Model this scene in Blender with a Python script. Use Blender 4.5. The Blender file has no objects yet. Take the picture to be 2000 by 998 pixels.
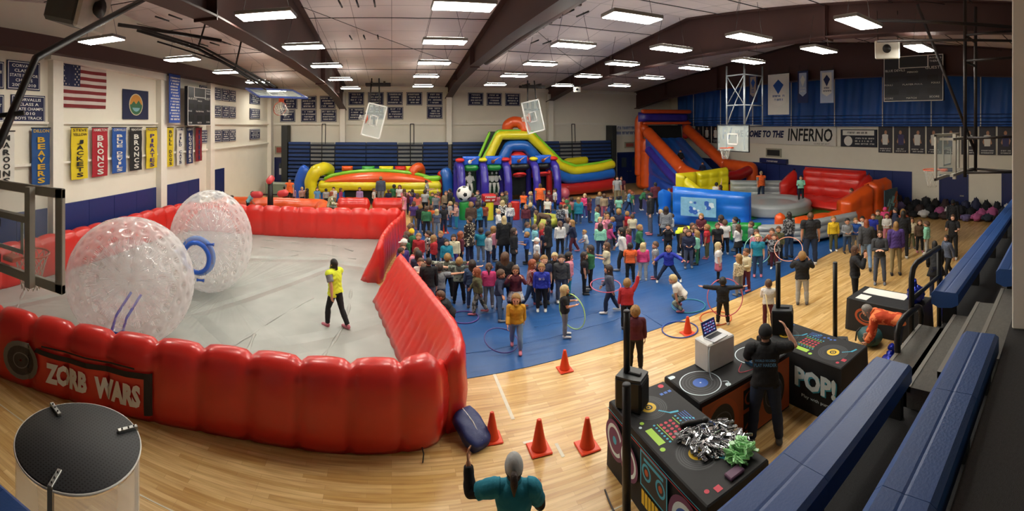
import bpy, bmesh, math, random
import numpy as np
from mathutils import Vector, Matrix, Euler
random.seed(7)
SC = bpy.context.scene
COL = SC.collection
PI = math.pi
sin, cos, tan, atan2, sqrt = math.sin, math.cos, math.tan, math.atan2, math.sqrt
HC = 4.9            # eye height above the gym floor
# ------------------------------------------------------------------ materials
MATS = {}
def srgb(c):
    if isinstance(c, str):
        c = c.lstrip('#'); c = [int(c[i:i+2], 16) / 255 for i in (0, 2, 4)]
    return tuple(x / 12.92 if x <= .04045 else ((x + .055) / 1.055) ** 2.4 for x in c) + (1,)
def nodes(m):
    m.use_nodes = True
    nt = m.node_tree
    return nt, nt.nodes['Principled BSDF'], nt.nodes, nt.links
def mat(name, col, rough=.6, metal=0, vary=.12, scale=6, bump=0, bscale=40, coat=0, spec=.5, emit=0):
    if name in MATS: return MATS[name]
    m = bpy.data.materials.new(name)
    nt, b, N, L = nodes(m)
    c = srgb(col)
    b.inputs['Roughness'].default_value = rough
    b.inputs['Metallic'].default_value = metal
    b.inputs['Coat Weight'].default_value = coat
    b.inputs['Specular IOR Level'].default_value = spec
    tc = N.new('ShaderNodeTexCoord')
    no = N.new('ShaderNodeTexNoise'); no.inputs['Scale'].default_value = scale; no.inputs['Detail'].default_value = 3
    L.new(tc.outputs['Object'], no.inputs['Vector'])
    mx = N.new('ShaderNodeMixRGB')
    mx.inputs[1].default_value = tuple(x * (1 - vary) for x in c[:3]) + (1,)
    mx.inputs[2].default_value = tuple(min(1, x * (1 + vary)) for x in c[:3]) + (1,)
    L.new(no.outputs['Fac'], mx.inputs[0]); L.new(mx.outputs[0], b.inputs['Base Color'])
    if bump:
        n2 = N.new('ShaderNodeTexNoise'); n2.inputs['Scale'].default_value = bscale
        L.new(tc.outputs['Object'], n2.inputs['Vector'])
        bp = N.new('ShaderNodeBump'); bp.inputs['Strength'].default_value = bump; bp.inputs['Distance'].default_value = .02
        L.new(n2.outputs['Fac'], bp.inputs['Height']); L.new(bp.outputs[0], b.inputs['Normal'])
    if emit:
        b.inputs['Emission Color'].default_value = c
        b.inputs['Emission Strength'].default_value = emit
    MATS[name] = m
    return m
def vinyl(name, col): return mat('vinyl_' + name, col, rough=.3, vary=.07, scale=3, bump=.12, bscale=5, coat=.15, spec=.6)
# ------------------------------------------------------------------ mesh builder
WORLD = {}
class MB:
    def __init__(s, xf=None):
        s.v = []; s.f = []; s.m = []; s.sm = []; s.xf = xf or Matrix(); s.cur = 0; s.smooth = False
    def mt(s, i): s.cur = i; return s
    def add(s, vs, fs, smooth=None):
        o = len(s.v)
        s.v += [tuple(s.xf @ Vector(p)) for p in vs]
        sm = s.smooth if smooth is None else smooth
        for f in fs:
            s.f.append(tuple(i + o for i in f)); s.m.append(s.cur); s.sm.append(sm)
        return s
    def box(s, x0, x1, y0, y1, z0, z1, bev=0):
        if x1 < x0: x0, x1 = x1, x0
        if y1 < y0: y0, y1 = y1, y0
        if z1 < z0: z0, z1 = z1, z0
        b = min(bev, (x1-x0)*.45, (y1-y0)*.45, (z1-z0)*.45)
        if b <= 0:
            return s.add([(x0,y0,z0),(x1,y0,z0),(x1,y1,z0),(x0,y1,z0),(x0,y0,z1),(x1,y0,z1),(x1,y1,z1),(x0,y1,z1)],
                  [(0,3,2,1),(4,5,6,7),(0,1,5,4),(1,2,6,5),(2,3,7,6),(3,0,4,7)], False)
        vs = []; 
        for (X, sx) in ((x0,1),(x1,-1)):
            for (Y, sy) in ((y0,1),(y1,-1)):
                for (Z, sz) in ((z0,1),(z1,-1)):
                    vs += [(X+sx*b, Y+sy*b, Z), (X+sx*b, Y, Z+sz*b), (X, Y+sy*b, Z+sz*b)]
        def q(a,b_,c): return (a*4+b_*2+c)*3
        F = []
        F.append([q(0,0,0), q(0,1,0), q(1,1,0), q(1,0,0)]); F.append([q(0,0,1), q(1,0,1), q(1,1,1), q(0,1,1)])
        F.append([q(0,0,0)+1, q(1,0,0)+1, q(1,0,1)+1, q(0,0,1)+1]); F.append([q(0,1,0)+1, q(0,1,1)+1, q(1,1,1)+1, q(1,1,0)+1])
        F.append([q(0,0,0)+2, q(0,0,1)+2, q(0,1,1)+2, q(0,1,0)+2]); F.append([q(1,0,0)+2, q(1,1,0)+2, q(1,1,1)+2, q(1,0,1)+2])
        for a in (0,1):
            for c in (0,1):
                F.append([q(0,a,c), q(1,a,c), q(1,a,c)+1, q(0,a,c)+1] if (a+c)%2 else [q(0,a,c), q(0,a,c)+1, q(1,a,c)+1, q(1,a,c)])
                F.append([q(a,0,c), q(a,0,c)+2, q(a,1,c)+2, q(a,1,c)] if (a+c)%2 else [q(a,0,c), q(a,1,c), q(a,1,c)+2, q(a,0,c)+2])
                F.append([q(a,c,0)+1, q(a,c,1)+1, q(a,c,1)+2, q(a,c,0)+2] if (a+c)%2 == 0 else [q(a,c,0)+1, q(a,c,0)+2, q(a,c,1)+2, q(a,c,1)+1])
                for d in (0,1):
                    k = q(a,c,d); F.append([k, k+1, k+2] if (a+c+d)%2 else [k, k+2, k+1])
        return s.add(vs, F, False)
    def sweep(s, pts, rads, n=10, cap=True, smooth=True, flat=None, up=None, closed=False):
        """tube along pts; flat = (a,b) scale of the section"""
        P = [Vector(p) for p in pts]
        if not isinstance(rads, (list, tuple)): rads = [rads] * len(P)
        fa, fb = flat or (1, 1)
        vs = []; prev = None
        for i, p in enumerate(P):
            if closed: t = P[(i+1) % len(P)] - P[i-1]
            else: t = (P[min(i+1, len(P)-1)] - P[max(i-1, 0)])
            t = t.normalized() if t.length > 1e-9 else Vector((0,0,1))
            if up is not None: u = Vector(up)
            elif prev is None: u = Vector((0,0,1)) if abs(t.z) < .9 else Vector((0,1,0))
            else: u = prev
            a = t.cross(u)
            if a.length < 1e-6: a = t.cross(Vector((1,0,0)))
            a.normalize(); b = a.cross(t).normalized(); prev = b
            for k in range(n):
                w = 2*PI*k/n
                vs.append(tuple(p + a*cos(w)*rads[i]*fa + b*sin(w)*rads[i]*fb))
        fs = []
        m = len(P)
        for i in range(m if closed else m-1):
            j = (i+1) % m
            for k in range(n):
                l = (k+1) % n
                fs.append((i*n+k, j*n+k, j*n+l, i*n+l))
        if cap and not closed:
            fs.append(tuple(range(n))); fs.append(tuple(reversed(range((m-1)*n, m*n))))
        return s.add(vs, fs, smooth)
    def cyl(s, a, b, r, r2=None, n=12, smooth=True): return s.sweep([a, b], [r, r if r2 is None else r2], n, smooth=smooth)
    def ell(s, c, r, nu=16, nv=10, fn=None, smooth=True):
        if not isinstance(r, (list, tuple)): r = (r, r, r)
        vs = []; c = Vector(c)
        for j in range(nv+1):
            ph = -PI/2 + PI*j/nv
            for i in range(nu):
                th = 2*PI*i/nu
                d = Vector((cos(ph)*cos(th), cos(ph)*sin(th), sin(ph)))
                k = fn(d) if fn else 1
                vs.append((c.x+d.x*r[0]*k, c.y+d.y*r[1]*k, c.z+d.z*r[2]*k))
        fs = []
        for j in range(nv):
            for i in range(nu):
                l = (i+1) % nu
                if j == 0: fs.append((i, (j+1)*nu+l, (j+1)*nu+i)) if True else None
                elif j == nv-1: fs.append((j*nu+i, j*nu+l, (j+1)*nu+i))
                else: fs.append((j*nu+i, j*nu+l, (j+1)*nu+l, (j+1)*nu+i))
        return s.add(vs, fs, smooth)
    def lathe(s, c, prof, n=24, smooth=True):
        vs = []
        for (r, z) in prof:
            for k in range(n):
                w = 2*PI*k/n; vs.append((c[0]+r*cos(w), c[1]+r*sin(w), c[2]+z))
        fs = []
        for i in range(len(prof)-1):
            for k in range(n):
                l = (k+1) % n; fs.append((i*n+k, i*n+l, (i+1)*n+l, (i+1)*n+k))
        fs.append(tuple(reversed(range(n)))); fs.append(tuple(range((len(prof)-1)*n, len(prof)*n)))
        return s.add(vs, fs, smooth)
    def grid(s, fn, nu, nv, smooth=True, wrapu=False):
        vs = [tuple(fn(i/nu, j/nv)) for j in range(nv+1) for i in range(nu+1)]
        w = nu+1
        fs = [(j*w+i, j*w+i+1, (j+1)*w+i+1, (j+1)*w+i) for j in range(nv) for i in range(nu)]
        return s.add(vs, fs, smooth)
    def prism(s, poly, h, axis='z', base=0):
        """extrude a 2-D polygon; axis z: (x,y); axis y: (x,z); axis x: (y,z)"""
        def P(a, b, t): return (a, b, t) if axis == 'z' else ((a, t, b) if axis == 'y' else (t, a, b))
        n = len(poly)
        vs = [P(a, b, base) for a, b in poly] + [P(a, b, base+h) for a, b in poly]
        fs = [tuple(reversed(range(n))), tuple(range(n, 2*n))] + [(i, (i+1) % n, n+(i+1) % n, n+i) for i in range(n)]
        return s.add(vs, fs, False)
    def plate(s, p00, p10, p11, p01, th):
        """closed slab between four corners, thickness th behind the face normal"""
        a, b, c, d = map(Vector, (p00, p10, p11, p01))
        n = (b-a).cross(d-a).normalized() * th
        vs = [a, b, c, d, a-n, b-n, c-n, d-n]
        return s.add([tuple(v) for v in vs], [(0,1,2,3),(7,6,5,4),(0,4,5,1),(1,5,6,2),(2,6,7,3),(3,7,4,0)], False)
    def puff(s, p00, p10, p11, p01, th, nx=6, ny=1, depth=.06, res=6, edge=.1, rn=4, taper=None):
        """inflated baffled panel: front face given by corners, th thick, nx x ny pillows"""
        a, b, c, d = map(Vector, (p00, p10, p11, p01))
        n = (b-a).cross(d-a).normalized()
        NU, NV = nx*res, max(ny*res, rn*2)
        def pil(u, v):
            x = abs(sin(PI*u*nx)) ** .5
            y = abs(sin(PI*v*ny)) ** .5 if ny > 1 else 1
            r = min(1, min(v, 1-v)/edge) ; q = min(1, min(u, 1-u)/(edge*.5))
            return (sqrt(max(0, 1-(1-r)**2)), sqrt(max(0, 1-(1-q)**2)), x*y)
        def F(u, v, sg):
            p = (a*(1-u)+b*u)*(1-v) + (d*(1-u)+c*u)*v
            r, q, w = pil(u, v)
            t = th/2 * r * q * (taper(u, v) if taper else 1)
            return p - n*th/2 + n*sg*(t + depth*w*r*q)
        s.grid(lambda u, v: F(u, v, 1), NU, NV); o = len(s.v)
        s.grid(lambda u, v: F(1-u, v, -1), NU, NV)
        return s
    def build(s, name, mats, parent=None, loc=None, **tags):
        me = bpy.data.meshes.new(name)
        if not isinstance(mats, (list, tuple)): mats = [mats]
        V = np.array(s.v, dtype=float).reshape(-1, 3)
        if parent is not None: o = np.array(WORLD.get(parent.name, (0, 0, 0)), dtype=float); wl = tuple(o)
        elif loc is not None: o = np.array(loc, dtype=float); wl = tuple(o)
        else:
            mn, mx = V.min(0), V.max(0); o = np.array([(mn[0]+mx[0])/2, (mn[1]+mx[1])/2, mn[2]]); wl = tuple(o)
        me.from_pydata([tuple(p) for p in (V-o)], [], s.f)
        for m in mats: me.materials.append(m)
        me.polygons.foreach_set('material_index', s.m)
        me.polygons.foreach_set('use_smooth', s.sm)
        me.validate(); me.update()
        ob = bpy.data.objects.new(name, me); COL.objects.link(ob)
        if parent is not None: ob.parent = parent
        else: ob.location = wl
        WORLD[ob.name] = wl
        for k, v in tags.items(): ob['category' if k == 'cat' else k] = v
        return ob
def fixn(ob):
    bm = bmesh.new(); bm.from_mesh(ob.data); bmesh.ops.recalc_face_normals(bm, faces=bm.faces); bm.to_mesh(ob.data); bm.free(); return ob
def thing(name, label, cat, loc, group=None):
    o = bpy.data.objects.new(name, None); COL.objects.link(o); o.location = loc; o.empty_display_size = .1
    o['label'] = label; o['category'] = cat
    if group: o['group'] = group
    WORLD[o.name] = tuple(loc)
    return o
def tag(o, label, cat, group=None, kind=None):
    o['label'] = label; o['category'] = cat
    if group: o['group'] = group
    if kind: o['kind'] = kind
    return o
def struct(name, mb, m, label=None):
    o = mb.build(name, m, loc=(0, 0, 0)); o['kind'] = 'structure'
    if label: o['label'] = label
    return o
def dup(root, loc, rotz=None, label=None, scale=None):
    r = root.copy(); COL.objects.link(r); r.location = loc
    if rotz is not None: r.rotation_euler = (0, 0, rotz)
    if scale is not None: r.scale = (scale,)*3
    if label: r['label'] = label
    WORLD[r.name] = tuple(loc)
    for ch in list(root.children):
        c = ch.copy(); COL.objects.link(c); c.parent = r
        for g in list(ch.children):
            d = g.copy(); COL.objects.link(d); d.parent = c
    return r
FONTS = {}
def text_mb(mb, s, center, right, up, h, w=None, th=.004, bold=0, shear=0, vertical=False, align='CENTER', gap=1.0):
    """lettering of height h centred at center, drawn along right/up, added to mb"""
    cu = bpy.data.curves.new('lettering', 'FONT')
    cu.body = '\n'.join(s) if vertical else s
    cu.align_x = 'CENTER'; cu.align_y = 'CENTER'; cu.size = 1; cu.resolution_u = 2
    cu.offset = bold; cu.shear = shear; cu.space_line = gap
    ob = bpy.data.objects.new('lettering', cu); COL.objects.link(ob)
    dg = bpy.context.evaluated_depsgraph_get(); dg.update()
    me = bpy.data.meshes.new_from_object(ob.evaluated_get(dg))
    V = [v.co.copy() for v in me.vertices]; F = [tuple(p.vertices) for p in me.polygons]
    bpy.data.objects.remove(ob); bpy.data.curves.remove(cu); bpy.data.meshes.remove(me)
    if not V: return
    x0, x1 = min(v.x for v in V), max(v.x for v in V); y0, y1 = min(v.y for v in V), max(v.y for v in V)
    sy = h/(y1-y0); sx = (w/(x1-x0)) if w else sy
    c = Vector(center); r = Vector(right).normalized(); u = Vector(up).normalized(); n = r.cross(u).normalized()
    mb.add([tuple(c + r*((v.x-(x0+x1)/2)*sx) + u*((v.y-(y0+y1)/2)*sy) + n*th) for v in V], F, False)
def lin(a, b, t): return a + (b-a)*t

# ------------------------------------------------------------------ the room
def WLx(y): return -11.1 + (y-7)*.0824           # left wall is slightly splayed
YB, YN, XR = 32.5, -3.0, 23.5
EAVE, RIDGE, YR = 7.75, 9.5, 15.0
def ceil_z(y): return EAVE + (RIDGE-EAVE)*(1-abs(y-YR)/(YB-YR))
def wood_floor():
    m = bpy.data.materials.new('maple_floor'); nt, b, N, L = nodes(m)
    tc = N.new('ShaderNodeTexCoord'); mp = N.new('ShaderNodeMapping'); L.new(tc.outputs['Object'], mp.inputs[0])
    br = N.new('ShaderNodeTexBrick'); L.new(mp.outputs[0], br.inputs['Vector'])
    br.inputs['Scale'].default_value = 1; br.inputs['Brick Width'].default_value = .9; br.inputs['Row Height'].default_value = .075
    br.inputs['Mortar Size'].default_value = .0012; br.offset = .37; br.offset_frequency = 3; br.squash = 1.3; br.squash_frequency = 5
    br.inputs['Color1'].default_value = srgb('#e2c287'); br.inputs['Color2'].default_value = srgb('#c39b59'); br.inputs['Mortar'].default_value = srgb('#9a7344')
    no = N.new('ShaderNodeTexNoise'); no.inputs['Scale'].default_value = 2.2; no.inputs['Detail'].default_value = 6
    mp2 = N.new('ShaderNodeMapping'); mp2.inputs['Scale'].default_value = (.6, 9, 1); L.new(tc.outputs['Object'], mp2.inputs[0]); L.new(mp2.outputs[0], no.inputs['Vector'])
    mx = N.new('ShaderNodeMixRGB'); mx.blend_type = 'MULTIPLY'; mx.inputs[0].default_value = .55
    cr = N.new('ShaderNodeValToRGB'); cr.color_ramp.elements[0].position = .3; cr.color_ramp.elements[0].color = srgb('#b89466'); cr.color_ramp.elements[1].position = .62; cr.color_ramp.elements[1].color = (1,1,1,1)
    L.new(no.outputs['Fac'], cr.inputs[0]); L.new(br.outputs['Color'], mx.inputs[1]); L.new(cr.outputs[0], mx.inputs[2])
    L.new(mx.outputs[0], b.inputs['Base Color'])
    b.inputs['Roughness'].default_value = .32; b.inputs['Coat Weight'].default_value = .15; b.inputs['Coat Roughness'].default_value = .2
    return m
fl = MB(); fl.box(-12.5, 24, YN-.2, 33, -.2, 0); struct('floor', fl, wood_floor())
cream = mat('cream_wall_paint', '#e9e3d2', rough=.85, vary=.05, scale=1.5, bump=.05)
cream2 = mat('cream_trim_paint', '#ebe6d8', rough=.7, vary=.04)
bluepad = mat('navy_wall_pad', '#1c2f6b', rough=.42, vary=.08, bump=.05, bscale=8)
def ceiling_mat():
    m = bpy.data.materials.new('vinyl_faced_insulation'); nt, b, N, L = nodes(m)
    tc = N.new('ShaderNodeTexCoord')
    br = N.new('ShaderNodeTexBrick'); L.new(tc.outputs['Object'], br.inputs['Vector'])
    br.inputs['Scale'].default_value = 1; br.inputs['Brick Width'].default_value = 1.52; br.inputs['Row Height'].default_value = 1.5; br.offset = 0
    br.inputs['Mortar Size'].default_value = .015; br.inputs['Mortar Smooth'].default_value = .4
    br.inputs['Color1'].default_value = srgb('#decfca'); br.inputs['Color2'].default_value = srgb('#d5c6c2'); br.inputs['Mortar'].default_value = srgb('#8f7f7b')
    no = N.new('ShaderNodeTexNoise'); no.inputs['Scale'].default_value = 1.2; L.new(tc.outputs['Object'], no.inputs['Vector'])
    bp = N.new('ShaderNodeBump'); bp.inputs['Strength'].default_value = .6; bp.inputs['Distance'].default_value = .12
    L.new(no.outputs['Fac'], bp.inputs['Height']); L.new(bp.outputs[0], b.inputs['Normal'])
    L.new(br.outputs['Color'], b.inputs['Base Color']); b.inputs['Roughness'].default_value = .6
    return m
c = MB()
for (ya, yb_) in ((YN-.2, YR), (YR, 33)):
    za = ceil_z(ya); zb = ceil_z(yb_)
    c.add([(-12.6,ya,za),(24,ya,za),(24,yb_,zb),(-12.6,yb_,zb),(-12.6,ya,za+.15),(24,ya,za+.15),(24,yb_,zb+.15),(-12.6,yb_,zb+.15)],
          [(0,3,2,1),(4,5,6,7),(0,1,5,4),(1,2,6,5),(2,3,7,6),(3,0,4,7)])
struct('ceiling', fix := c, ceiling_mat())
# sagging seam battens of the insulation
dark = mat('dark_steel', '#2a2422', rough=.5, metal=.3)
black = mat('black_plastic', '#141414', rough=.45, vary=.2)
maroon = mat('maroon_primer_steel', '#40241f', rough=.6, vary=.1, scale=2)
w = MB(); w.box(-12.5, 24, YB, YB+.25, 0, 8.6); struct('wall_back', w, cream)
w = MB(); w.box(-12.5, 24, YN-.25, YN, 0, 8.6); struct('wall_front', w, cream)
w = MB(); w.box(XR, XR+.25, YN, YB, 0, 9.7); struct('wall_right', w, cream)
w = MB()
w.prism([(WLx(YN)-.25, YN), (WLx(YN), YN), (WLx(YB), YB), (WLx(YB)-.25, YB)], 9.7); struct('wall_left', w, cream)
# wall helpers: points on the left wall by distance y along it, and on the right and back walls
LN = Vector((1, -.0824, 0)).normalized(); LT = Vector((.0824, 1, 0)).normalized()
def LP(y, z, off=0): return Vector((WLx(y), y, z)) + LN*off
def RP(y, z, off=0): return Vector((XR-off, y, z))
def BP(x, z, off=0): return Vector((x, YB-off, z))
def wall_board(mb, P, a, b, z0, z1, off, th):
    """slab on a wall: a = viewer-left coordinate, b = viewer-right"""
    mb.plate(P(a, z0, off), P(b, z0, off), P(b, z1, off), P(a, z1, off), th)
# girts and columns
g = MB()
g.box(-9, 23.4, YB-.14, YB, 4.95, 5.12); g.box(-9, 23.4, YB-.1, YB, 7.5, 7.62)
struct('trim_1', g, cream2)
for i, x in enumerate((-3.55, 4.15, 11.95)):
    g = MB(); g.box(x-.2, x+.2, YB-.55, YB-.14, 3.5, 7.3, .02); struct('column_%d' % (i+1), g, cream2)
g = MB()
for (a, b) in ((-3, 11.0), (11.6, 17.5), (18.0, 22.2), (22.8, 31.6)):
    for z in (3.55, 4.95): g.plate(LP(a, z, .12), LP(b, z, .12), LP(b, z+.08, .12), LP(a, z+.08, .12), .12)
struct('trim_2', g, cream2)
for i, y in enumerate((11.3, 17.75, 22.5, 31.9)):
    g = MB(); g.plate(LP(y-.24, 0, .28), LP(y+.24, 0, .28), LP(y+.24, 7.2, .28), LP(y-.24, 7.2, .28), .28)
    struct('column_%d' % (i+4), g, cream2)
g = MB(); g.plate(LP(10.9, 7.15, .35), LP(17.9, 6.95, .35), LP(17.9, 7.4, .35), LP(10.9, 7.6, .35), .35); struct('trim_3', g, cream2)
g = MB(); g.plate(LP(-3, 7.35, .7), LP(32, 7.2, .7), LP(32, 7.75, .7), LP(-3, 7.9, .7), .7); struct('beam_1', g, maroon)
# rigid frames: tapered maroon I-beams running front to back
def frame_beam(name, x, zb, ztop_extra=0, web=.9, fl_w=.35):
    mb = MB(); ys = [YN, 2, 8, YR, 22, 28, YB]
    bot = [zb-.8, zb-.3, zb, zb+.1, zb, zb-.35, zb-1.0]
    for k in range(len(ys)-1):
        a, b = ys[k], ys[k+1]; za, zb_ = bot[k], bot[k+1]; ta, tb = ceil_z(a)+.02, ceil_z(b)+.02
        def slab(x0, x1, p, q, r, s_):
            mb.add([(x0,a,p),(x1,a,p),(x1,b,q),(x0,b,q),(x0,a,r),(x1,a,r),(x1,b,s_),(x0,b,s_)],
                   [(0,3,2,1),(4,5,6,7),(0,1,5,4),(1,2,6,5),(2,3,7,6),(3,0,4,7)])
        slab(x-.03, x+.03, za, zb_, ta, tb); slab(x-fl_w/2, x+fl_w/2, za-.04, zb_-.04, za, zb_); slab(x-fl_w/2, x+fl_w/2, ta-.06, tb-.06, ta, tb)
    for y in (2, 8, 22, 28): mb.box(x-fl_w/2, x+fl_w/2, y-.02, y+.02, zb-.1, ceil_z(y))
    return struct(name, mb, maroon)
frame_beam('beam_2', -3.55, 7.05, fl_w=.5); frame_beam('beam_3', 4.15, 7.9, fl_w=.5); frame_beam('beam_4', 11.95, 7.75, fl_w=.5); frame_beam('beam_5', 19.9, 7.35, fl_w=.5)
# purlin rods and sway cables just below the insulation
def sag(a, b, n=6, s=.06):
    a, b = Vector(a), Vector(b)
    return [tuple(a.lerp(b, t/n) + Vector((0, 0, -s*4*(t/n)*(1-t/n) + random.uniform(-.012, .012)))) for t in range(n+1)]
cab = MB()
for x0, x1 in ((-10.3, -3.8), (-3.3, 3.9), (4.4, 11.7), (12.2, 19.6)):
    for y in (3.2, 5.6, 8, 10.4, 12.8, 17.5, 22, 26.5):
        cab.sweep(sag((x0, y, ceil_z(y)-.08), (x1, y, ceil_z(y)-.08), 10, .05), .018, 5)
    cab.sweep(sag((x0, 4, ceil_z(4)-.15), (x1, 12, ceil_z(12)-.15), 8, .12), .012, 5)
    cab.sweep(sag((x1, 4, ceil_z(4)-.15), (x0, 12, ceil_z(12)-.15), 8, .12), .012, 5)
    cab.sweep(sag((x0, 16, ceil_z(16)-.15), (x1, 25, ceil_z(25)-.15), 8, .12), .012, 5)
    for k in range(3):
        for y in (6.5+k*.1, 15, 19):
            xx = x0+1.5+k*.6; cab.sweep([(xx, y, ceil_z(y)-.35), (xx, y+1.1, ceil_z(y)-.3)], .035, 5)
struct('beam_6', cab, dark)
g = MB(); g.sweep([(4.6, 4, 7.9), (4.7, 10, 8.2), (4.75, 22, 8.1)], .16, 10)
for k in range(14):
    y = 9.5+k*.75; g.box(4.2, 5.0, y, y+.1, 8.15, 8.25)
struct('beam_7', g, maroon)
# wall pads, left and right
def pads(name, P, a, b, z0, z1, n, off=.06):
    mb = MB()
    for k in range(n):
        p, q = lin(a, b, k/n)+.0, lin(a, b, (k+1)/n)
        mb.plate(P(p+.01*(1 if b > a else -1), z0, off), P(q-.01*(1 if b > a else -1), z0, off), P(q-.01*(1 if b > a else -1), z1, off), P(p+.01*(1 if b > a else -1), z1, off), off)
    return mb
o = pads('p', LP, 3, 11.0, .1, 2.05, 6).build('wall_padding', bluepad); tag(o, 'navy wall padding along the left wall behind the near backboard', 'wall pad')
o = pads('p', LP, 11.6, 17.45, .1, 2.1, 4).build('wall_padding', bluepad); tag(o, 'navy wall padding under the yellow, red and blue school banners', 'wall pad')
o = pads('p', LP, 18.05, 21.4, .1, 2.1, 3).build('wall_padding', bluepad); tag(o, 'short navy wall padding between the banner wall column and the narrow door', 'wall pad')
o = pads('p', RP, 29.5, 10.0, .1, 2.25, 16).build('wall_padding', bluepad); tag(o, 'long navy wall padding behind the big slide and the red bouncy seat', 'wall pad')
# doors
navy = mat('navy_door_paint', '#16255c', rough=.4)
steel = mat('brushed_steel', '#9a9a96', rough=.3, metal=.9)
glassw = mat('door_glass', '#39424a', rough=.1)
whitep = mat('white_print', '#e6e4dc', rough=.7, vary=.04)
def door(name, P, a, b, z1, leaves=1, window=False, notices=False):
    sg = 1 if b > a else -1
    fr = MB()
    fr.plate(P(a-.1*sg, 0, .05), P(a, 0, .05), P(a, z1, .05), P(a-.1*sg, z1, .05), .06)
    fr.plate(P(b, 0, .05), P(b+.1*sg, 0, .05), P(b+.1*sg, z1, .05), P(b, z1, .05), .06)
    fr.plate(P(a-.1*sg, z1, .05), P(b+.1*sg, z1, .05), P(b+.1*sg, z1+.1, .05), P(a-.1*sg, z1+.1, .05), .06)
    r = struct(name, fr, navy)
    for k in range(leaves):
        p, q = lin(a, b, k/leaves), lin(a, b, (k+1)/leaves)
        d = MB(); d.plate(P(p+.01*sg, .01, .04), P(q-.01*sg, .01, .04), P(q-.01*sg, z1-.01, .04), P(p+.01*sg, z1-.01, .04), .04)
        if window:
            d.mt(1); d.plate(P(lin(p,q,.3), z1*.55, .047), P(lin(p,q,.75), z1*.55, .047), P(lin(p,q,.75), z1*.86, .047), P(lin(p,q,.3), z1*.86, .047), .005)
        if notices:
            d.mt(2); d.plate(P(lin(p,q,.3), z1*.5, .055), P(lin(p,q,.7), z1*.5, .055), P(lin(p,q,.7), z1*.7, .055), P(lin(p,q,.3), z1*.7, .055), .005)
        dd = d.build('door_leaf', [navy, glassw, whitep], parent=r)
        h = MB(); t = .85 if k == 0 else .15
        h.plate(P(lin(p,q,t-.1), 1.0, .09), P(lin(p,q,t+.05), 1.0, .09), P(lin(p,q,t+.05), 1.06, .09), P(lin(p,q,t-.1), 1.06, .09), .05)
        h.build('door_handle', steel, parent=dd)
door('door_1', LP, 23.3, 24.3, 2.3)
door('door_2', BP, -8.65, -7.75, 2.4, window=True, notices=True)
door('door_3', BP, 18.1, 20.2, 2.55, leaves=2, window=True)
door('door_4', RP, 8.25, 6.75, 2.45)
door('door_5', RP, 4.7, 3.6, 2.4)
# near concrete-white pillar beside the seating aisle
g = MB(); g.box(3.66, 4.5, -.2, .66, 3.2, 9.2, .01); struct('column_8', g, cream2)
# thin conduit, outlets
g = MB()
for y in (15.2, 9.8): g.plate(LP(y, 5.4, .05), LP(y+.1, 5.4, .05), LP(y+.1, 5.52, .05), LP(y, 5.52, .05), .05)
struct('trim_4', g, dark)
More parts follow.
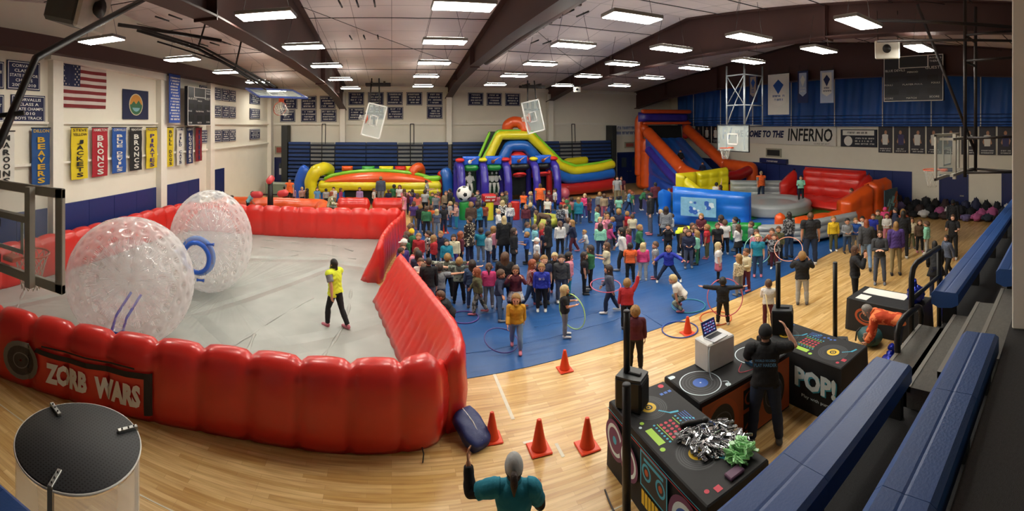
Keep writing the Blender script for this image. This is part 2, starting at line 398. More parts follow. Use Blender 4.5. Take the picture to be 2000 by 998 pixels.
# ------------------------------------------------------------------ ceiling lights
lightE = bpy.data.materials.new('lit_diffuser'); lightE.use_nodes = True
_n = lightE.node_tree.nodes; _n.remove(_n['Principled BSDF']); _e = _n.new('ShaderNodeEmission'); _e.inputs[0].default_value = (1, .95, .84, 1); _e.inputs[1].default_value = 60
lightE.node_tree.links.new(_e.outputs[0], _n['Material Output'].inputs[0])
lightU = lightE.copy(); lightU.name = 'added_ceiling_glow'; lightU.node_tree.nodes['Emission'].inputs[1].default_value = 26  # weaker emission for the added upward glow that brightens the ceiling
shell = mat('white_enamel', '#8f8e8a', rough=.4)
LIGHTS = [(-7.2, 9.43, 7.15, 'white strip light, first from the benches, row along the flag wall'), (-6.93, 13.63, 7.15, 'white strip light, second from the benches, row along the flag wall'), (-6.85, 17.73, 7.15, 'white strip light, third from the benches, row along the flag wall'), (-6.91, 22.25, 7.15, 'white strip light, fourth from the benches, row along the flag wall'), (-7.47, 28.24, 7.15, 'white strip light, last from the benches, row along the flag wall'), (-2.56, 8.83, 7.15, 'white strip light, first from the benches, row by the flag-side maroon beam'), (-2.53, 12.63, 7.15, 'white strip light, second from the benches, row by the flag-side maroon beam'), (-2.48, 16.84, 7.15, 'white strip light, third from the benches, row by the flag-side maroon beam'), (-2.52, 21.85, 7.15, 'white strip light, fourth from the benches, row by the flag-side maroon beam'), (-2.5, 27.07, 7.15, 'white strip light, last from the benches, row by the flag-side maroon beam'), (1.36, 8.36, 7.15, 'white strip light, first from the benches, row flag-side of the middle beam'), (1.43, 12.0, 7.15, 'white strip light, second from the benches, row flag-side of the middle beam'), (1.54, 16.1, 7.15, 'white strip light, third from the benches, row flag-side of the middle beam'), (1.59, 20.54, 7.15, 'white strip light, fourth from the benches, row flag-side of the middle beam'), (1.8, 25.69, 7.15, 'white strip light, last from the benches, row flag-side of the middle beam'), (4.82, 8.03, 7.15, 'white strip light, first from the benches, row curtain-side of the middle beam'), (5.01, 11.59, 7.15, 'white strip light, second from the benches, row curtain-side of the middle beam'), (5.38, 15.54, 7.15, 'white strip light, third from the benches, row curtain-side of the middle beam'), (5.53, 19.63, 7.15, 'white strip light, fourth from the benches, row curtain-side of the middle beam'), (5.7, 24.11, 7.15, 'white strip light, last from the benches, row curtain-side of the middle beam'), (8.53, 4.9, 7.15, 'white strip light, first from the benches, row from the curtain'), (8.28, 8.0, 7.15, 'white strip light, second from the benches, row from the curtain'), (7.77, 10.71, 7.15, 'white strip light, third from the benches, row from the curtain'), (8.15, 14.29, 7.15, 'white strip light, fourth from the benches, row from the curtain'), (8.8, 18.63, 7.15, 'white strip light, fifth from the benches, row from the curtain'), (9.52, 23.57, 7.15, 'white strip light, last from the benches, row from the curtain'), (12.1, 4.9, 7.15, 'white strip light, first from the benches, row by the blue curtain'), (10.98, 7.69, 7.15, 'white strip light, second from the benches, row by the blue curtain'), (11.34, 10.99, 7.15, 'white strip light, third from the benches, row by the blue curtain'), (11.08, 13.72, 7.15, 'white strip light, fourth from the benches, row by the blue curtain'), (11.73, 17.75, 7.15, 'white strip light, fifth from the benches, row by the blue curtain'), (12.44, 22.17, 7.15, 'white strip light, last from the benches, row by the blue curtain')]
L0 = None
for i, (x, y, z, lab) in enumerate(LIGHTS):
    if L0 is None:
        L0 = thing('ceiling_light', lab, 'light', (x, y, z), 'hanging strip lights over the gym floor')
        h = MB(); h.box(x-.6, x+.6, y-.3, y+.3, z+.01, z+.09, .015); h.box(x-.55, x+.55, y-.14, y+.14, z+.09, z+.1)
        h.build('light_housing', shell, parent=L0)
        d = MB(); d.box(x-.57, x+.57, y-.27, y+.27, z-.005, z+.012); d.build('diffuser', lightE, parent=L0)
        for sx in (-.5, .5): k = MB(); k.cyl((x+sx, y, z+.12), (x+sx*.6, y, z+1.0), .006, n=5); k.build('hanging_wire', dark, parent=L0)
        for sy in (-1, 1): k = MB(); k.box(x-.5, x+.5, y+sy*.22-.04, y+sy*.22+.04, z+.088, z+.096); k.build('added_uplight', lightU, parent=L0)  # invented glowing strips on the housing top, added to light the ceiling
    else: dup(L0, (x, y, z), label=lab)

# ------------------------------------------------------------------ things on the walls
navyb = mat('navy_banner_cloth', '#20264a', rough=.8, vary=.1)
def cloth(name, col): return mat('cloth_' + name, col, rough=.8, vary=.06, scale=3, bump=.1, bscale=12)
def axes(P, a, b):
    r = (P(b, 5) - P(a, 5)).normalized(); n = r.cross(Vector((0, 0, 1))); return r, n
def glyph_rows(mb, P, a, b, z0, z1, rows, off, seed, lo=.45, hi=.85, letter=.07):
    """rows of small unreadable printed characters"""
    R = random.Random(seed); H = (z1-z0)/rows; sg = 1 if b > a else -1; W = abs(b-a)
    for k in range(rows):
        zz = z1-(k+.5)*H; h = H*.27; ww = W*R.uniform(lo, hi); x = -ww/2
        while x < ww/2:
            lw = letter*R.uniform(.6, 1.2)
            if R.random() < .86:
                c0 = (a+b)/2+sg*x; c1 = c0+sg*lw*.8
                st = R.randrange(3)
                mb.plate(P(c0, zz-h, off), P(lin(c0, c1, .35), zz-h, off), P(lin(c0, c1, .35), zz+h, off), P(c0, zz+h, off), .002)
                if st != 1: mb.plate(P(c0, zz+h*.5, off), P(c1, zz+h*.5, off), P(c1, zz+h, off), P(c0, zz+h, off), .002)
                if st != 2: mb.plate(P(lin(c0, c1, .65), zz-h, off), P(c1, zz-h, off), P(c1, zz+h, off), P(lin(c0, c1, .65), zz+h, off), .002)
            x += lw
def plaque(P, a, b, z0, z1, label, lines=None, seed=0, group='state championship banners'):
    mb = MB(); mb.plate(P(a, z0, .06), P(b, z0, .06), P(b, z1, .06), P(a, z1, .06), .04)
    o = mb.build('championship_banner', navyb); tag(o, label, 'banner', group)
    t = MB(); sg = 1 if b > a else -1
    m = .035; off = .066
    for (p, q, r, s) in ((a+sg*m, b-sg*m, z0+m, z0+m*1.6), (a+sg*m, b-sg*m, z1-m*1.6, z1-m), (a+sg*m, a+sg*m*1.6, z0+m, z1-m), (b-sg*m*1.6, b-sg*m, z0+m, z1-m)):
        t.plate(P(p, r, off), P(q, r, off), P(q, s, off), P(p, s, off), .002)
    if lines:
        r_, n_ = axes(P, a, b); H = (z1-z0-.16)/len(lines); W = abs(b-a)*.86
        for k, s in enumerate(lines):
            text_mb(t, s, P((a+b)/2, z1-.08-(k+.5)*H, .068), r_, (0,0,1), H*.62, W*min(1, len(s)/12+.1), th=0, bold=.01)
    else: glyph_rows(t, P, a, b, z0+.1, z1-.08, 4, .068, seed)
    t.build('lettering', whitep, parent=o)
    return o
# back wall: two rows, x positions measured along the wall
def bx_of(u): return YB*tan((u-765)/870)
nm = ['first', 'second', 'third', 'fourth', 'fifth', 'sixth', 'seventh', 'eighth', 'ninth', 'tenth', 'eleventh', 'twelfth']
top = [566, 603, 640, 696, 734, 771, 809, 849, 929, 965, 1001]
for k, u in enumerate(top):
    x = bx_of(u); z = 6.6 if k < 3 else 6.85
    plaque(BP, x-.58, x+.58, z-.48, z+.48, 'navy championship banner, %s from the flag-wall side in the upper back-wall row' % nm[k], seed=k)
for k, (u, z) in enumerate([(562, 5.62), (603, 5.62), (642, 5.62), (696, 5.75), (734, 5.8), (772, 5.8), (849, 5.85)]):
    x = bx_of(u)
    plaque(BP, x-.58, x+.58, z-.46, z+.46, 'navy championship banner, %s from the flag-wall side in the lower back-wall row' % nm[k], seed=20+k)
def ly_of(u):     # distance along the left wall seen at bearing u
    t = tan((u-765)/870); return (-11.1-.5768)/(t-.0824)
def lz(u, v):
    y = ly_of(u); d = sqrt(y*y+WLx(y)**2); return HC + (245-v)*d/870
def LB(u0, u1, v0, v1):
    um = (u0+u1)/2; return ly_of(u0), ly_of(u1), lz(um, v1), lz(um, v0)
a, b, z0, z1 = LB(12, 76, 120, 176)
plaque(LP, a, b, z0, z1, 'navy banner reading class A state indoor champs, above the track one', ['CORVALLIS', 'CLASS A', 'STATE INDOOR', 'CHAMPS', '2009-2010'])
a, b, z0, z1 = LB(20, 86, 186, 240)
plaque(LP, a, b, z0, z1, 'navy banner reading Corvallis class A state champs 2010 boys track', ['CORVALLIS', 'CLASS A', 'STATE CHAMPS', '2010', 'BOYS TRACK'])
for k, (v0, v1) in enumerate(((118, 172), (184, 238))):
    a, b, z0, z1 = LB(-60, 6, v0, v1); plaque(LP, a, b, z0, z1, 'navy championship banner cut by the picture edge, %s of two' % ('upper', 'lower')[k], seed=40+k)
rowz = [(6.35, 7.05), (5.35, 6.05), (3.95, 4.65)]
for k, (z0, z1) in enumerate(rowz):
    w_ = ('top', 'middle', 'bottom')[k]
    for j, u in enumerate((397, 423, 439, 453, 497)):
        y = ly_of(u); hw = .46 if j < 4 else .9
        plaque(LP, y-hw, y+hw, z0, z1, 'small navy banner, %s of its column, %s' % (w_, ('next to the wall scoreboard', 'first column before the corner', 'second column before the corner', 'third column before the corner', 'column at the back corner')[j]), seed=60+k*5+j, group='small championship banners on the flag wall')
# flag
fy0, fy1, fz0, fz1 = LB(117, 205, 214, 119)[0], LB(117, 205, 214, 119)[1], lz(161, 211), lz(161, 124)
flag_w, flag_r, flag_b = cloth('flag_white', '#cfc3bb'), cloth('flag_red', '#7e2226'), cloth('flag_blue', '#1e2547')
fb = MB(); H = (fz1-fz0)/13
def wav(a, z): return .05 + .03*sin(a*5+z*2)
for k in range(13):
    fb.mt(k % 2 == 0); za, zb = fz1-(k+1)*H, fz1-k*H
    s0 = .4 if k < 7 else 0
    for j in range(10):
        p, q = lin(fy0, fy1, lin(s0, 1, j/10)), lin(fy0, fy1, lin(s0, 1, (j+1)/10))
        A = [LP(p, za, wav(p, za)), LP(q, za, wav(q, za)), LP(q, zb, wav(q, zb)), LP(p, zb, wav(p, zb))]
        B = [x_ - LN*.012 for x_ in A]
        fb.add([tuple(x_) for x_ in A+B], [(0,1,2,3),(7,6,5,4),(0,4,5,1),(2,6,7,3),(1,5,6,2),(3,7,4,0)])
fo = fb.build('national_flag', [flag_w, flag_r]); tag(fo, 'large American stars and stripes flag hung flat on the cream wall', 'flag')
cb = MB()
for j in range(4):
    p, q = lin(fy0, fy1, .4*j/4), lin(fy0, fy1, .4*(j+1)/4); za, zb = fz1-7*H, fz1
    A = [LP(p, za, wav(p, za)+.004), LP(q, za, wav(q, za)+.004), LP(q, zb, wav(q, zb)+.004), LP(p, zb, wav(p, zb)+.004)]; B = [x_-LN*.012 for x_ in A]
    cb.add([tuple(x_) for x_ in A+B], [(0,1,2,3),(7,6,5,4),(0,4,5,1),(2,6,7,3),(1,5,6,2),(3,7,4,0)])
cb.mt(1)
for r in range(9):
    for cc in range(6 if r % 2 == 0 else 5):
        s_ = lin(fy0, fy1, .4*((cc+.5+(.5 if r % 2 else 0))/6)); zz = fz1-7*H*(r+.6)/9.4
        pts = []
        for k in range(10):
            rr = .045 if k % 2 == 0 else .018; aa = PI/2+k*PI/5
            pts.append(tuple(LP(s_+rr*cos(aa), zz+rr*sin(aa), wav(s_, zz)+.009)))
        cb.add(pts, [tuple(range(10))])
cb.build('canton', [flag_b, flag_w], parent=fo)
# state flag
a, b, z0, z1 = LB(238, 288, 176, 233)
z0, z1 = min(z0, z1), max(z0, z1)
mb = MB(); mb.plate(LP(a, z0, .05), LP(b, z0, .05), LP(b, z1, .05), LP(a, z1, .05), .02); o = mb.build('state_flag', flag_b); tag(o, 'dark blue flag with a round landscape seal on the cream wall', 'flag')
mb = MB(); cy_, cz = (a+b)/2, (z0+z1)/2; ry, rz = abs(b-a)*.24, (z1-z0)*.34
def disc(mb, k0, k1, col, off, hy=ry, hz=rz, cz_=None):
    mb.mt(col); n = 20; pts = [tuple(LP(cy_+hy*cos(lin(k0, k1, i/n)), (cz_ or cz)+hz*sin(lin(k0, k1, i/n)), off)) for i in range(n+1)]
    mb.add(pts, [tuple(range(n+1))])
disc(mb, 0, 2*PI, 0, .053, ry*1.12, rz*1.1); disc(mb, 0, PI, 1, .056); disc(mb, PI, 2*PI, 2, .056); disc(mb, 1.15*PI, 1.85*PI, 3, .059, ry*.7, rz*.7)
mb.mt(2); mb.add([tuple(LP(cy_+ry*x_, cz+rz*z_, .06)) for x_, z_ in ((-.9, -.1), (-.4, .35), (0, .05), (.4, .45), (.95, -.1))], [(0,1,2,3,4)])
mb.build('seal', [cloth('seal_cream', '#c9bf9a'), cloth('seal_sky', '#c98a3a'), cloth('seal_green', '#3a6a4a'), cloth('seal_water', '#7fb0b8')], parent=o)
# tall blue record banner
a, b, z0, z1 = LB(312, 334, 240, 147); z0, z1 = min(z0, z1), max(z0, z1)
mb = MB(); mb.plate(LP(a, z0, .52), LP(b, z0, .52), LP(b, z1, .52), LP(a, z1, .52), .02); o = mb.build('record_banner', cloth('royal', '#2c4b9c')); tag(o, 'tall narrow royal blue banner full of small print beside the state flag', 'banner')
t = MB(); glyph_rows(t, LP, a, b, z0+.1, z1-.1, 15, .53, 5, .6, .9, .07); t.build('lettering', whitep, parent=o)
# scoreboards
def scoreboard(P, a, b, z0, z1, off, label, text=True):
    th = thing('scoreboard', label, 'scoreboard', tuple(P((a+b)/2, z0, off)))
    mb = MB(); mb.plate(P(a, z0, off), P(b, z0, off), P(b, z1, off), P(a, z1, off), .18); mb.build('panel', mat('scoreboard_black', '#1b1b22', rough=.4), parent=th)
    sg = 1 if b > a else -1; W = b-a; Hh = z1-z0
    fr = MB(); m = .03
    for (p, q, r, s) in ((a, b, z0, z0+m), (a, b, z1-m, z1), (a, a+sg*m, z0, z1), (b-sg*m, b, z0, z1), (a+W*.26, a+W*.76, z1-Hh*.27, z1-Hh*.255), (a+W*.26, a+W*.275, z1-Hh*.27, z1-m), (a+W*.745, a+W*.76, z1-Hh*.27, z1-m)):
        fr.plate(P(p, r, off+.012), P(q, r, off+.012), P(q, s, off+.012), P(p, s, off+.012), .01)
    fr.build('frame_strip', whitep, parent=th)
    dk = MB()
    for (x_, z_, w_, h_) in ((.28, .78, .44, .18), (.08, .44, .18, .12), (.74, .44, .18, .12), (.4, .44, .2, .12), (.06, .14, .2, .14), (.74, .14, .2, .14), (.4, .14, .2, .12)):
        dk.plate(P(a+W*x_, z0+Hh*z_, off+.006), P(a+W*(x_+w_), z0+Hh*z_, off+.006), P(a+W*(x_+w_), z0+Hh*(z_+h_), off+.006), P(a+W*x_, z0+Hh*(z_+h_), off+.006), .003)
    dk.build('display_window', black, parent=th)
    t = MB(); r_, n_ = axes(P, a, b)
    for s, x_, z_, h_, w_ in (('BLUE DEVILS', .2, .69, .05, .34), ('GUEST', .83, .72, .06, .24), ('PERIOD', .5, .64, .035, .18), ('FOULS', .09, .37, .035, .14), ('PLAYER FOUL', .5, .37, .035, .34), ('FOULS', .88, .39, .035, .14), ('SCORE', .09, .07, .04, .15), ('MATCH', .48, .07, .04, .17), ('SCORE', .86, .09, .04, .16)):
        text_mb(t, s, P(a+W*x_, z0+Hh*z_, off+.02), r_, (0,0,1), Hh*h_, abs(W)*w_, th=0)
    if text:
        for k, s in enumerate(('PHYSICAL', 'THERAPY')): text_mb(t, s, P(a+W*.88, z0+Hh*(.93-k*.07), off+.02), r_, (0,0,1), Hh*.04, abs(W)*.2, th=0)
    t.build('lettering', whitep, parent=th)
    return th
a, b, z0, z1 = LB(346, 392, 245, 172)
scoreboard(LP, a, b, min(z0, z1), max(z0, z1), .6, 'black scoreboard on the cream wall beside the small navy banners')
def SP(y, z, off=0): return Vector((19.4-off, y, z))
scoreboard(SP, 9.75, 6.7, 6.05, 8.2, 0, 'large black scoreboard hanging in front of the blue curtain')
hw = MB()
for y in (9.2, 7.2): hw.box(19.43, 19.53, y, y+.06, 7.3, 8.6)
o = hw.build('hanging_bracket', dark, parent=bpy.data.objects['scoreboard.001'])
# vertical school banners
def vbanner(u0, u1, vt, vb, col, tcol, head, word, label, hs=1):
    a, b = ly_of(u0), ly_of(u1); um = (u0+u1)/2; z1, z0 = lz(um, vt), lz(um, vb)
    mb = MB(); n = 8
    def F(off_, sg):
        return [tuple(LP(lin(a, b, i), lin(z0, z1, k/n), .17+.012*sin(k*1.9+u0)+off_)) for k in range(n+1) for i in (0, 1)]
    A, B = F(0, 1), F(-.015, 1); o_ = len(A)
    fs = []
    for k in range(n): fs += [(2*k, 2*k+1, 2*k+3, 2*k+2), (o_+2*k+2, o_+2*k+3, o_+2*k+1, o_+2*k), (2*k, 2*k+2, o_+2*k+2, o_+2*k), (2*k+1, o_+2*k+1, o_+2*k+3, 2*k+3)]
    mb.add(A+B, fs + [(0, o_, o_+1, 1), (2*n, 2*n+1, o_+2*n+1, o_+2*n)])
    o = mb.build('school_banner', col); tag(o, label, 'banner', 'school banners on the flag wall')
    t = MB(); H = z1-z0; W = abs(b-a); r_ = LT; nL = len(head)
    for k, s in enumerate(head): text_mb(t, s, LP((a+b)/2, z1-H*(.05+k*.085), .195), r_, (0,0,1), H*.055, W*.86, th=0, bold=.015)
    t0 = .06+nL*.085; L_ = len(word)
    for k, ch in enumerate(word):
        if ch == ' ': continue
        text_mb(t, ch, LP((a+b)/2, z1-H*(t0+(k+.5)*(.97-t0)/L_), .195), r_, (0,0,1), H*(.97-t0)/L_*.8, W*(.42 if ch != 'I' else .2), th=0, bold=.03)
    t.build('lettering', tcol, parent=o)
    rod = MB(); rod.cyl(LP(a-.03, z1, .17), LP(b+.03, z1, .17), .02, n=8); rod.build('top_rod', dark, parent=o)
white_c, black_c, yellow_c = cloth('white', '#d9d6cc'), cloth('black', '#1d1d1f'), cloth('yellow', '#dcc21f')
vbanner(-10, 22, 256, 362, white_c, black_c, [], 'MAROONS', 'white school banner with MAROONS in black down its length')
vbanner(56, 91, 250, 361, cloth('beaver_blue', '#1f4c86'), cloth('gold', '#c9a227'), ['DILLON'], 'BEAVERS', 'blue school banner with BEAVERS in gold letters')
vbanner(133, 165, 249, 349, yellow_c, black_c, ['STEVE', 'YELLOW'], 'JACKETS', 'yellow school banner with JACKETS in black letters')
vbanner(174, 204, 249, 344, cloth('red', '#a8202c'), white_c, ['HAMILTON'], 'BRONCS', 'red school banner with BRONCS in white letters')
vbanner(213, 240, 249, 337, cloth('blue', '#22509a'), white_c, ['CORVALLIS'], 'BLUE DEVILS', 'blue school banner with BLUE DEVILS in small white letters')
vbanner(248, 271, 249, 332, black_c, white_c, ['FRENCHTOWN'], 'BRONCS', 'black school banner with BRONCS in white letters')
vbanner(280, 301, 249, 328, yellow_c, cloth('purple', '#3a2a66'), ['POLSON'], 'PIRATES', 'yellow school banner with PIRATES in purple letters')
vbanner(320, 333, 249, 325, yellow_c, black_c, [], 'BULL DOGS', 'yellow school banner with BULL DOGS in black letters')
vbanner(340, 352, 249, 322, white_c, cloth('navy', '#1e2a55'), ['COLUMBIA'], 'WILD CATS', 'white school banner with WILD CATS in navy letters')
vbanner(359, 371, 249, 319, cloth('navy', '#1e2a55'), white_c, ['LIBBY'], 'LOGGERS', 'navy school banner with LOGGERS in white letters')
vbanner(377, 389, 249, 314, cloth('darkred', '#7d1a26'), cloth('navy', '#1e2a55'), [], 'IIIIII', 'dark red school banner, last of the row before the corner')
# ---- right wall: curtain, posters, signs
cur = bpy.data.materials.new('blue_divider_curtain'); nt, b_, N, L = nodes(cur)
b_.inputs['Base Color'].default_value = srgb('#2860b4'); b_.inputs['Roughness'].default_value = .5
mb = MB()
def cf(u, v):
    y = lin(31, -2.5, u); z = lin(4.85, 7.75, v)
    return (23.1+.06*sin(y*5.3)+.04*sin(y*11+z)+(.05*sin(z*9) if z < 5.6 else 0)*1.0, y, z)
mb.grid(cf, 260, 14); mb.grid(lambda u, v: (cf(1-u, v)[0]+.03, cf(1-u, v)[1], cf(1-u, v)[2]), 130, 14)
o = mb.build('divider_curtain', cur); tag(o, 'long royal blue vinyl curtain hung high along the poster wall', 'curtain')
for y in (28.5, 25.2, 21.8, 18.3, 14.9, 11.6, 8.6): pass
mb = MB()
for y in (28.5, 25.2, 21.8, 18.3, 14.9, 11.6, 8.6, 5.8): mb.box(22.93, 22.97, y, y+.05, 4.85, 7.75)
mb.build('lifting_strap', whitep, parent=o)
mb = MB()
for z in (4.95, 5.1, 5.3, 5.5): mb.cyl((22.92, 31, z), (22.92, -2.5, z), .02, n=6)
mb.build('bottom_pipe', mat('curtain_navy', '#142c5e', rough=.5), parent=o)
# welcome banner
wb = MB(); wb.plate(RP(25.6, 3.62, .12), RP(15.1, 3.6, .12), RP(15.1, 4.85, .12), RP(25.6, 4.85, .12), .112); o = wb.build('welcome_banner', cloth('offwhite', '#dedad0')); tag(o, 'long white banner reading WELCOME TO THE INFERNO', 'banner')
R_ = Vector((0, -1, 0)); U_ = Vector((0, 0, 1))
t = MB(); text_mb(t, 'WELCOME TO THE', RP(21.65, 4.3, .13), R_, U_, .5, 4.75, th=0, bold=.05, shear=.25); t.build('lettering', cloth('navyletter', '#1c2450'), parent=o)
t = MB(); text_mb(t, 'INFERNO', RP(17.15, 4.28, .13), R_, U_, .85, 3.6, th=0, bold=.02, shear=.1); text_mb(t, 'CLASS OF 2017', RP(16.2, 3.72, .13), R_, U_, .1, 1.2, th=0); t.build('bold_lettering', black_c, parent=o)
t = MB()
for k, y in enumerate((25.2, 24.6)): text_mb(t, 'F/'[k], RP(y, 4.3, .13), R_, U_, .9, .5, th=0, bold=.02)
t.build('emblem', cloth('royal', '#2c4b9c'), parent=o)
sb = MB(); sb.plate(RP(14.75, 3.6, .12), RP(12.25, 3.6, .12), RP(12.25, 4.65, .12), RP(14.75, 4.65, .12), .112)
sb.mt(1); sb.plate(RP(14.6, 4.3, .126), RP(12.4, 4.3, .126), RP(12.4, 4.6, .126), RP(14.6, 4.6, .126), .003)
o = sb.build('sponsor_banner', [cloth('charcoal', '#2b2f3a'), whitep]); tag(o, 'dark banner with a round emblem and white top strip, next to the welcome banner', 'banner')
t = MB(); glyph_rows(t, RP, 13.8, 12.35, 3.7, 4.2, 3, .13, 3, .8, .95, .09)
t.add([tuple(RP(14.2+.3*cos(k*PI/10), 3.95+.3*sin(k*PI/10), .13)) for k in range(20)], [tuple(reversed(range(20)))]); t.build('lettering', whitep, parent=o)
t = MB(); glyph_rows(t, RP, 14.4, 12.6, 4.34, 4.56, 1, .131, 9, .8, .9, .09); t.build('small_lettering', black_c, parent=o)
# player posters
skinp = mat('poster_skin', '#b98a6c', rough=.6); post_b = mat('poster_dark', '#26222a', rough=.5, vary=.5, scale=2)
def poster(P, y, k, group, z0=3.3, z1=4.85, w=.9, label=''):
    a, b = y, y-w
    mb = MB(); mb.plate(P(a, z0, .06), P(b, z0, .06), P(b, z1, .06), P(a, z1, .06), .052)
    o = mb.build('player_poster', post_b); tag(o, label, 'poster', group)
    c = (a+b)/2; R = random.Random(k)
    s = R.uniform(-.1, .1)
    fig = MB(); n = 12
    fig.add([tuple(P(c-s*.5+.09*cos(q*2*PI/n), z1-.36+.12*sin(q*2*PI/n), .064)) for q in range(n)], [tuple(reversed(range(n)))])
    for sx in (-1, 1): fig.add([tuple(P(c+p, q, .064)) for p, q in ((sx*.17, z1-.62), (sx*.27, z1-.62-R.uniform(.1, .35)), (sx*.2, z1-1.0), (sx*.13, z1-.8))], [(0,1,2,3)])
    fig.build('athlete', skinp, parent=o)
    j = MB(); j.add([tuple(P(c+p, q, .066)) for p, q in ((.2, z1-.5), (.16, z1-1.08), (-.16, z1-1.08), (-.2, z1-.5), (-.06, z1-.46), (.06, z1-.46))], [(0,1,2,3,4,5)])
    j.build('jersey', [whitep, mat('poster_purple', '#3d3a66', rough=.6)][k % 3 == 1], parent=o)
    t = MB(); glyph_rows(t, P, a, b, z0+.05, z0+.3, 2, .066, k, .5, .8, .06); t.build('lettering', whitep, parent=o)
for k in range(8):
    poster(RP, 12.15-k*1.02, k, 'player posters on the right wall', label='dark player poster, %s in the row beginning at the round-emblem banner' % nm[k])
for k in range(3):
    poster(RP, 28.9-k*1.05, 10+k, 'player posters behind the big slide', z0=3.5, z1=5.0, label='dark player poster near the big slide, %s from the back corner' % nm[k])
# long hanging pennant banners in front of the curtain
def HP(y, z, off=0): return Vector((19.9-off, y, z))
def hang(u0, u1, vt, vb, col, label, rim=None, emb=None, k=0):
    y0_, y1_ = 19.5/tan((u0-765)/870), 19.5/tan((u1-765)/870); um = (u0+u1)/2; d = 19.5/sin((um-765)/870)
    z1, z0 = HC+(245-vt)*d/870, HC+(245-vb)*d/870
    mb = MB(); mb.plate(HP(y0_, z0, .4), HP(y1_, z0, .4), HP(y1_, z1, .4), HP(y0_, z1, .4), .02)
    o = mb.build('pennant_banner', col); tag(o, label, 'banner', 'long pennants in front of the blue curtain')
    W = y0_-y1_; c = (y0_+y1_)/2; H = z1-z0
    i = MB(); i.add([tuple(HP(c+p*W, z0+q*H, .406)) for p, q in ((.36, .93), (.36, .3), (0, .2), (-.36, .3), (-.36, .93))], [(0,1,2,3,4)]); i.build('inner_panel', rim, parent=o)
    e = MB(); e.add([tuple(HP(c+p*W, z0+q*H, .41)) for p, q in ((.25, .72), (0, .5), (-.25, .72), (0, .86))], [(0,1,2,3)])
    glyph_rows(e, HP, c+W*.3, c-W*.3, z0+.32*H, z0+.5*H, 2, .41, k, .6, .9, .08); e.build('emblem', emb, parent=o)
    r = MB(); r.cyl(HP(y0_, z1, .4), HP(y1_, z1, .4), .02, n=8)
    for q in (y0_-.05, y1_+.05): r.cyl(HP(q, z1, .4), HP(q, z1+.35, .3), .008, n=5)
    r.build('hanging_rod', dark, parent=o)
hang(1463, 1479, 146, 200, cloth('navy', '#1e2a55'), 'narrow navy pennant with a pale panel, on the big slide side', cloth('tan', '#a89a90'), cloth('blue', '#22509a'), 1)
hang(1500, 1541, 144, 224, white_c, 'widest white pennant with a blue diamond emblem and red heading', cloth('offwhite', '#dedad0'), cloth('blue', '#22509a'), 2)
hang(1558, 1578, 138, 201, cloth('navy', '#1e2a55'), 'narrow blue pennant between the widest white one and the pale one', cloth('paleblue', '#a9b4c8'), white_c, 3)
hang(1602, 1628, 137, 201, cloth('paleblue', '#a9b4c8'), 'pale pennant with a pointed white panel, on the big scoreboard side', white_c, cloth('navy', '#1e2a55'), 4)
# letter boards and small signs on the back wall by the double door
mb = MB(); mb.plate(BP(17.6, 4.0, .06), BP(20.6, 4.0, .06), BP(20.6, 4.95, .06), BP(17.6, 4.95, .06), .052); o = mb.build('motto_board', whitep); tag(o, 'white board with two rows of blue lettering above the double door', 'sign')
t = MB(); glyph_rows(t, BP, 17.7, 20.5, 4.05, 4.9, 2, .066, 77, .9, .96, .16); t.build('lettering', cloth('blue', '#22509a'), parent=o)
def smallsign(P, a, b, z0, z1, label, col):
    mb = MB(); mb.plate(P(a, z0, .08), P(b, z0, .08), P(b, z1, .08), P(a, z1, .08), .06); o = mb.build('wall_sign', mat('sign_frame', '#a8a48f', rough=.6)); tag(o, label, 'sign')
    t = MB(); sg = 1 if b > a else -1; t.plate(P(a+.12*sg, z0+.1, .086), P(b-.12*sg, z0+.1, .086), P(b-.12*sg, z1-.1, .086), P(a+.12*sg, z1-.1, .086), .004); t.build('picture', col, parent=o)
smallsign(BP, 18.7, 19.7, 3.0, 3.5, 'small framed notice with a red picture above the double door', mat('sign_red', '#a8564a'))
smallsign(BP, -8.7, -7.75, 2.75, 3.35, 'small framed notice above the navy door in the back corner', mat('sign_red', '#a8564a'))
smallsign(RP, 21.0, 19.6, 2.7, 3.3, 'white framed board with a black emblem under the welcome banner', mat('sign_black', '#222222'))
mb = MB(); mb.box(-1, 1, -.05, .05, 0, .5); 
mb = MB(); mb.plate(RP(21.4, 2.29, .3), RP(19.0, 2.29, .3), RP(19.0, 2.6, .3), RP(21.4, 2.6, .3), .28); o = mb.build('scorer_panel', navy); tag(o, 'navy blue box on the poster wall above the padding with white letters', 'box')
t = MB(); glyph_rows(t, RP, 21.2, 19.2, 2.32, 2.52, 1, .31, 8, .5, .6, .08); t.build('lettering', whitep, parent=o)
# speakers
def pa(c, yaw, pitch, s, label):
    X = Matrix.Translation(c) @ Matrix.Rotation(yaw, 4, 'Z') @ Matrix.Rotation(pitch, 4, 'X') @ Matrix.Scale(s, 4)
    th = thing('ceiling_speaker', label, 'speaker', c)
    mb = MB(X); mb.box(-.35, .35, -.2, .35, -.25, .25, .05); mb.build('cabinet', mat('speaker_grey', '#5b5c58', rough=.6), parent=th)
    mb = MB(X); mb.box(-.37, .37, -.26, -.19, -.27, .27, .04); mb.build('baffle', mat('speaker_white', '#cfcdc2', rough=.5), parent=th)
    mb = MB(X); mb.lathe((0, 0, 0), [(.05, 0), (.16, .0)], 16) if 0 else mb.sweep([(0, -.2, .05), (0, -.34, .05)], [.06, .13], 14); mb.build('horn', black, parent=th)
    mb = MB(X); mb.cyl((-.3, .1, .25), (-.3, .1, 1.1), .012, n=5); mb.cyl((.3, .1, .25), (.3, .1, 1.1), .012, n=5); mb.build('hanging_wire', dark, parent=th)
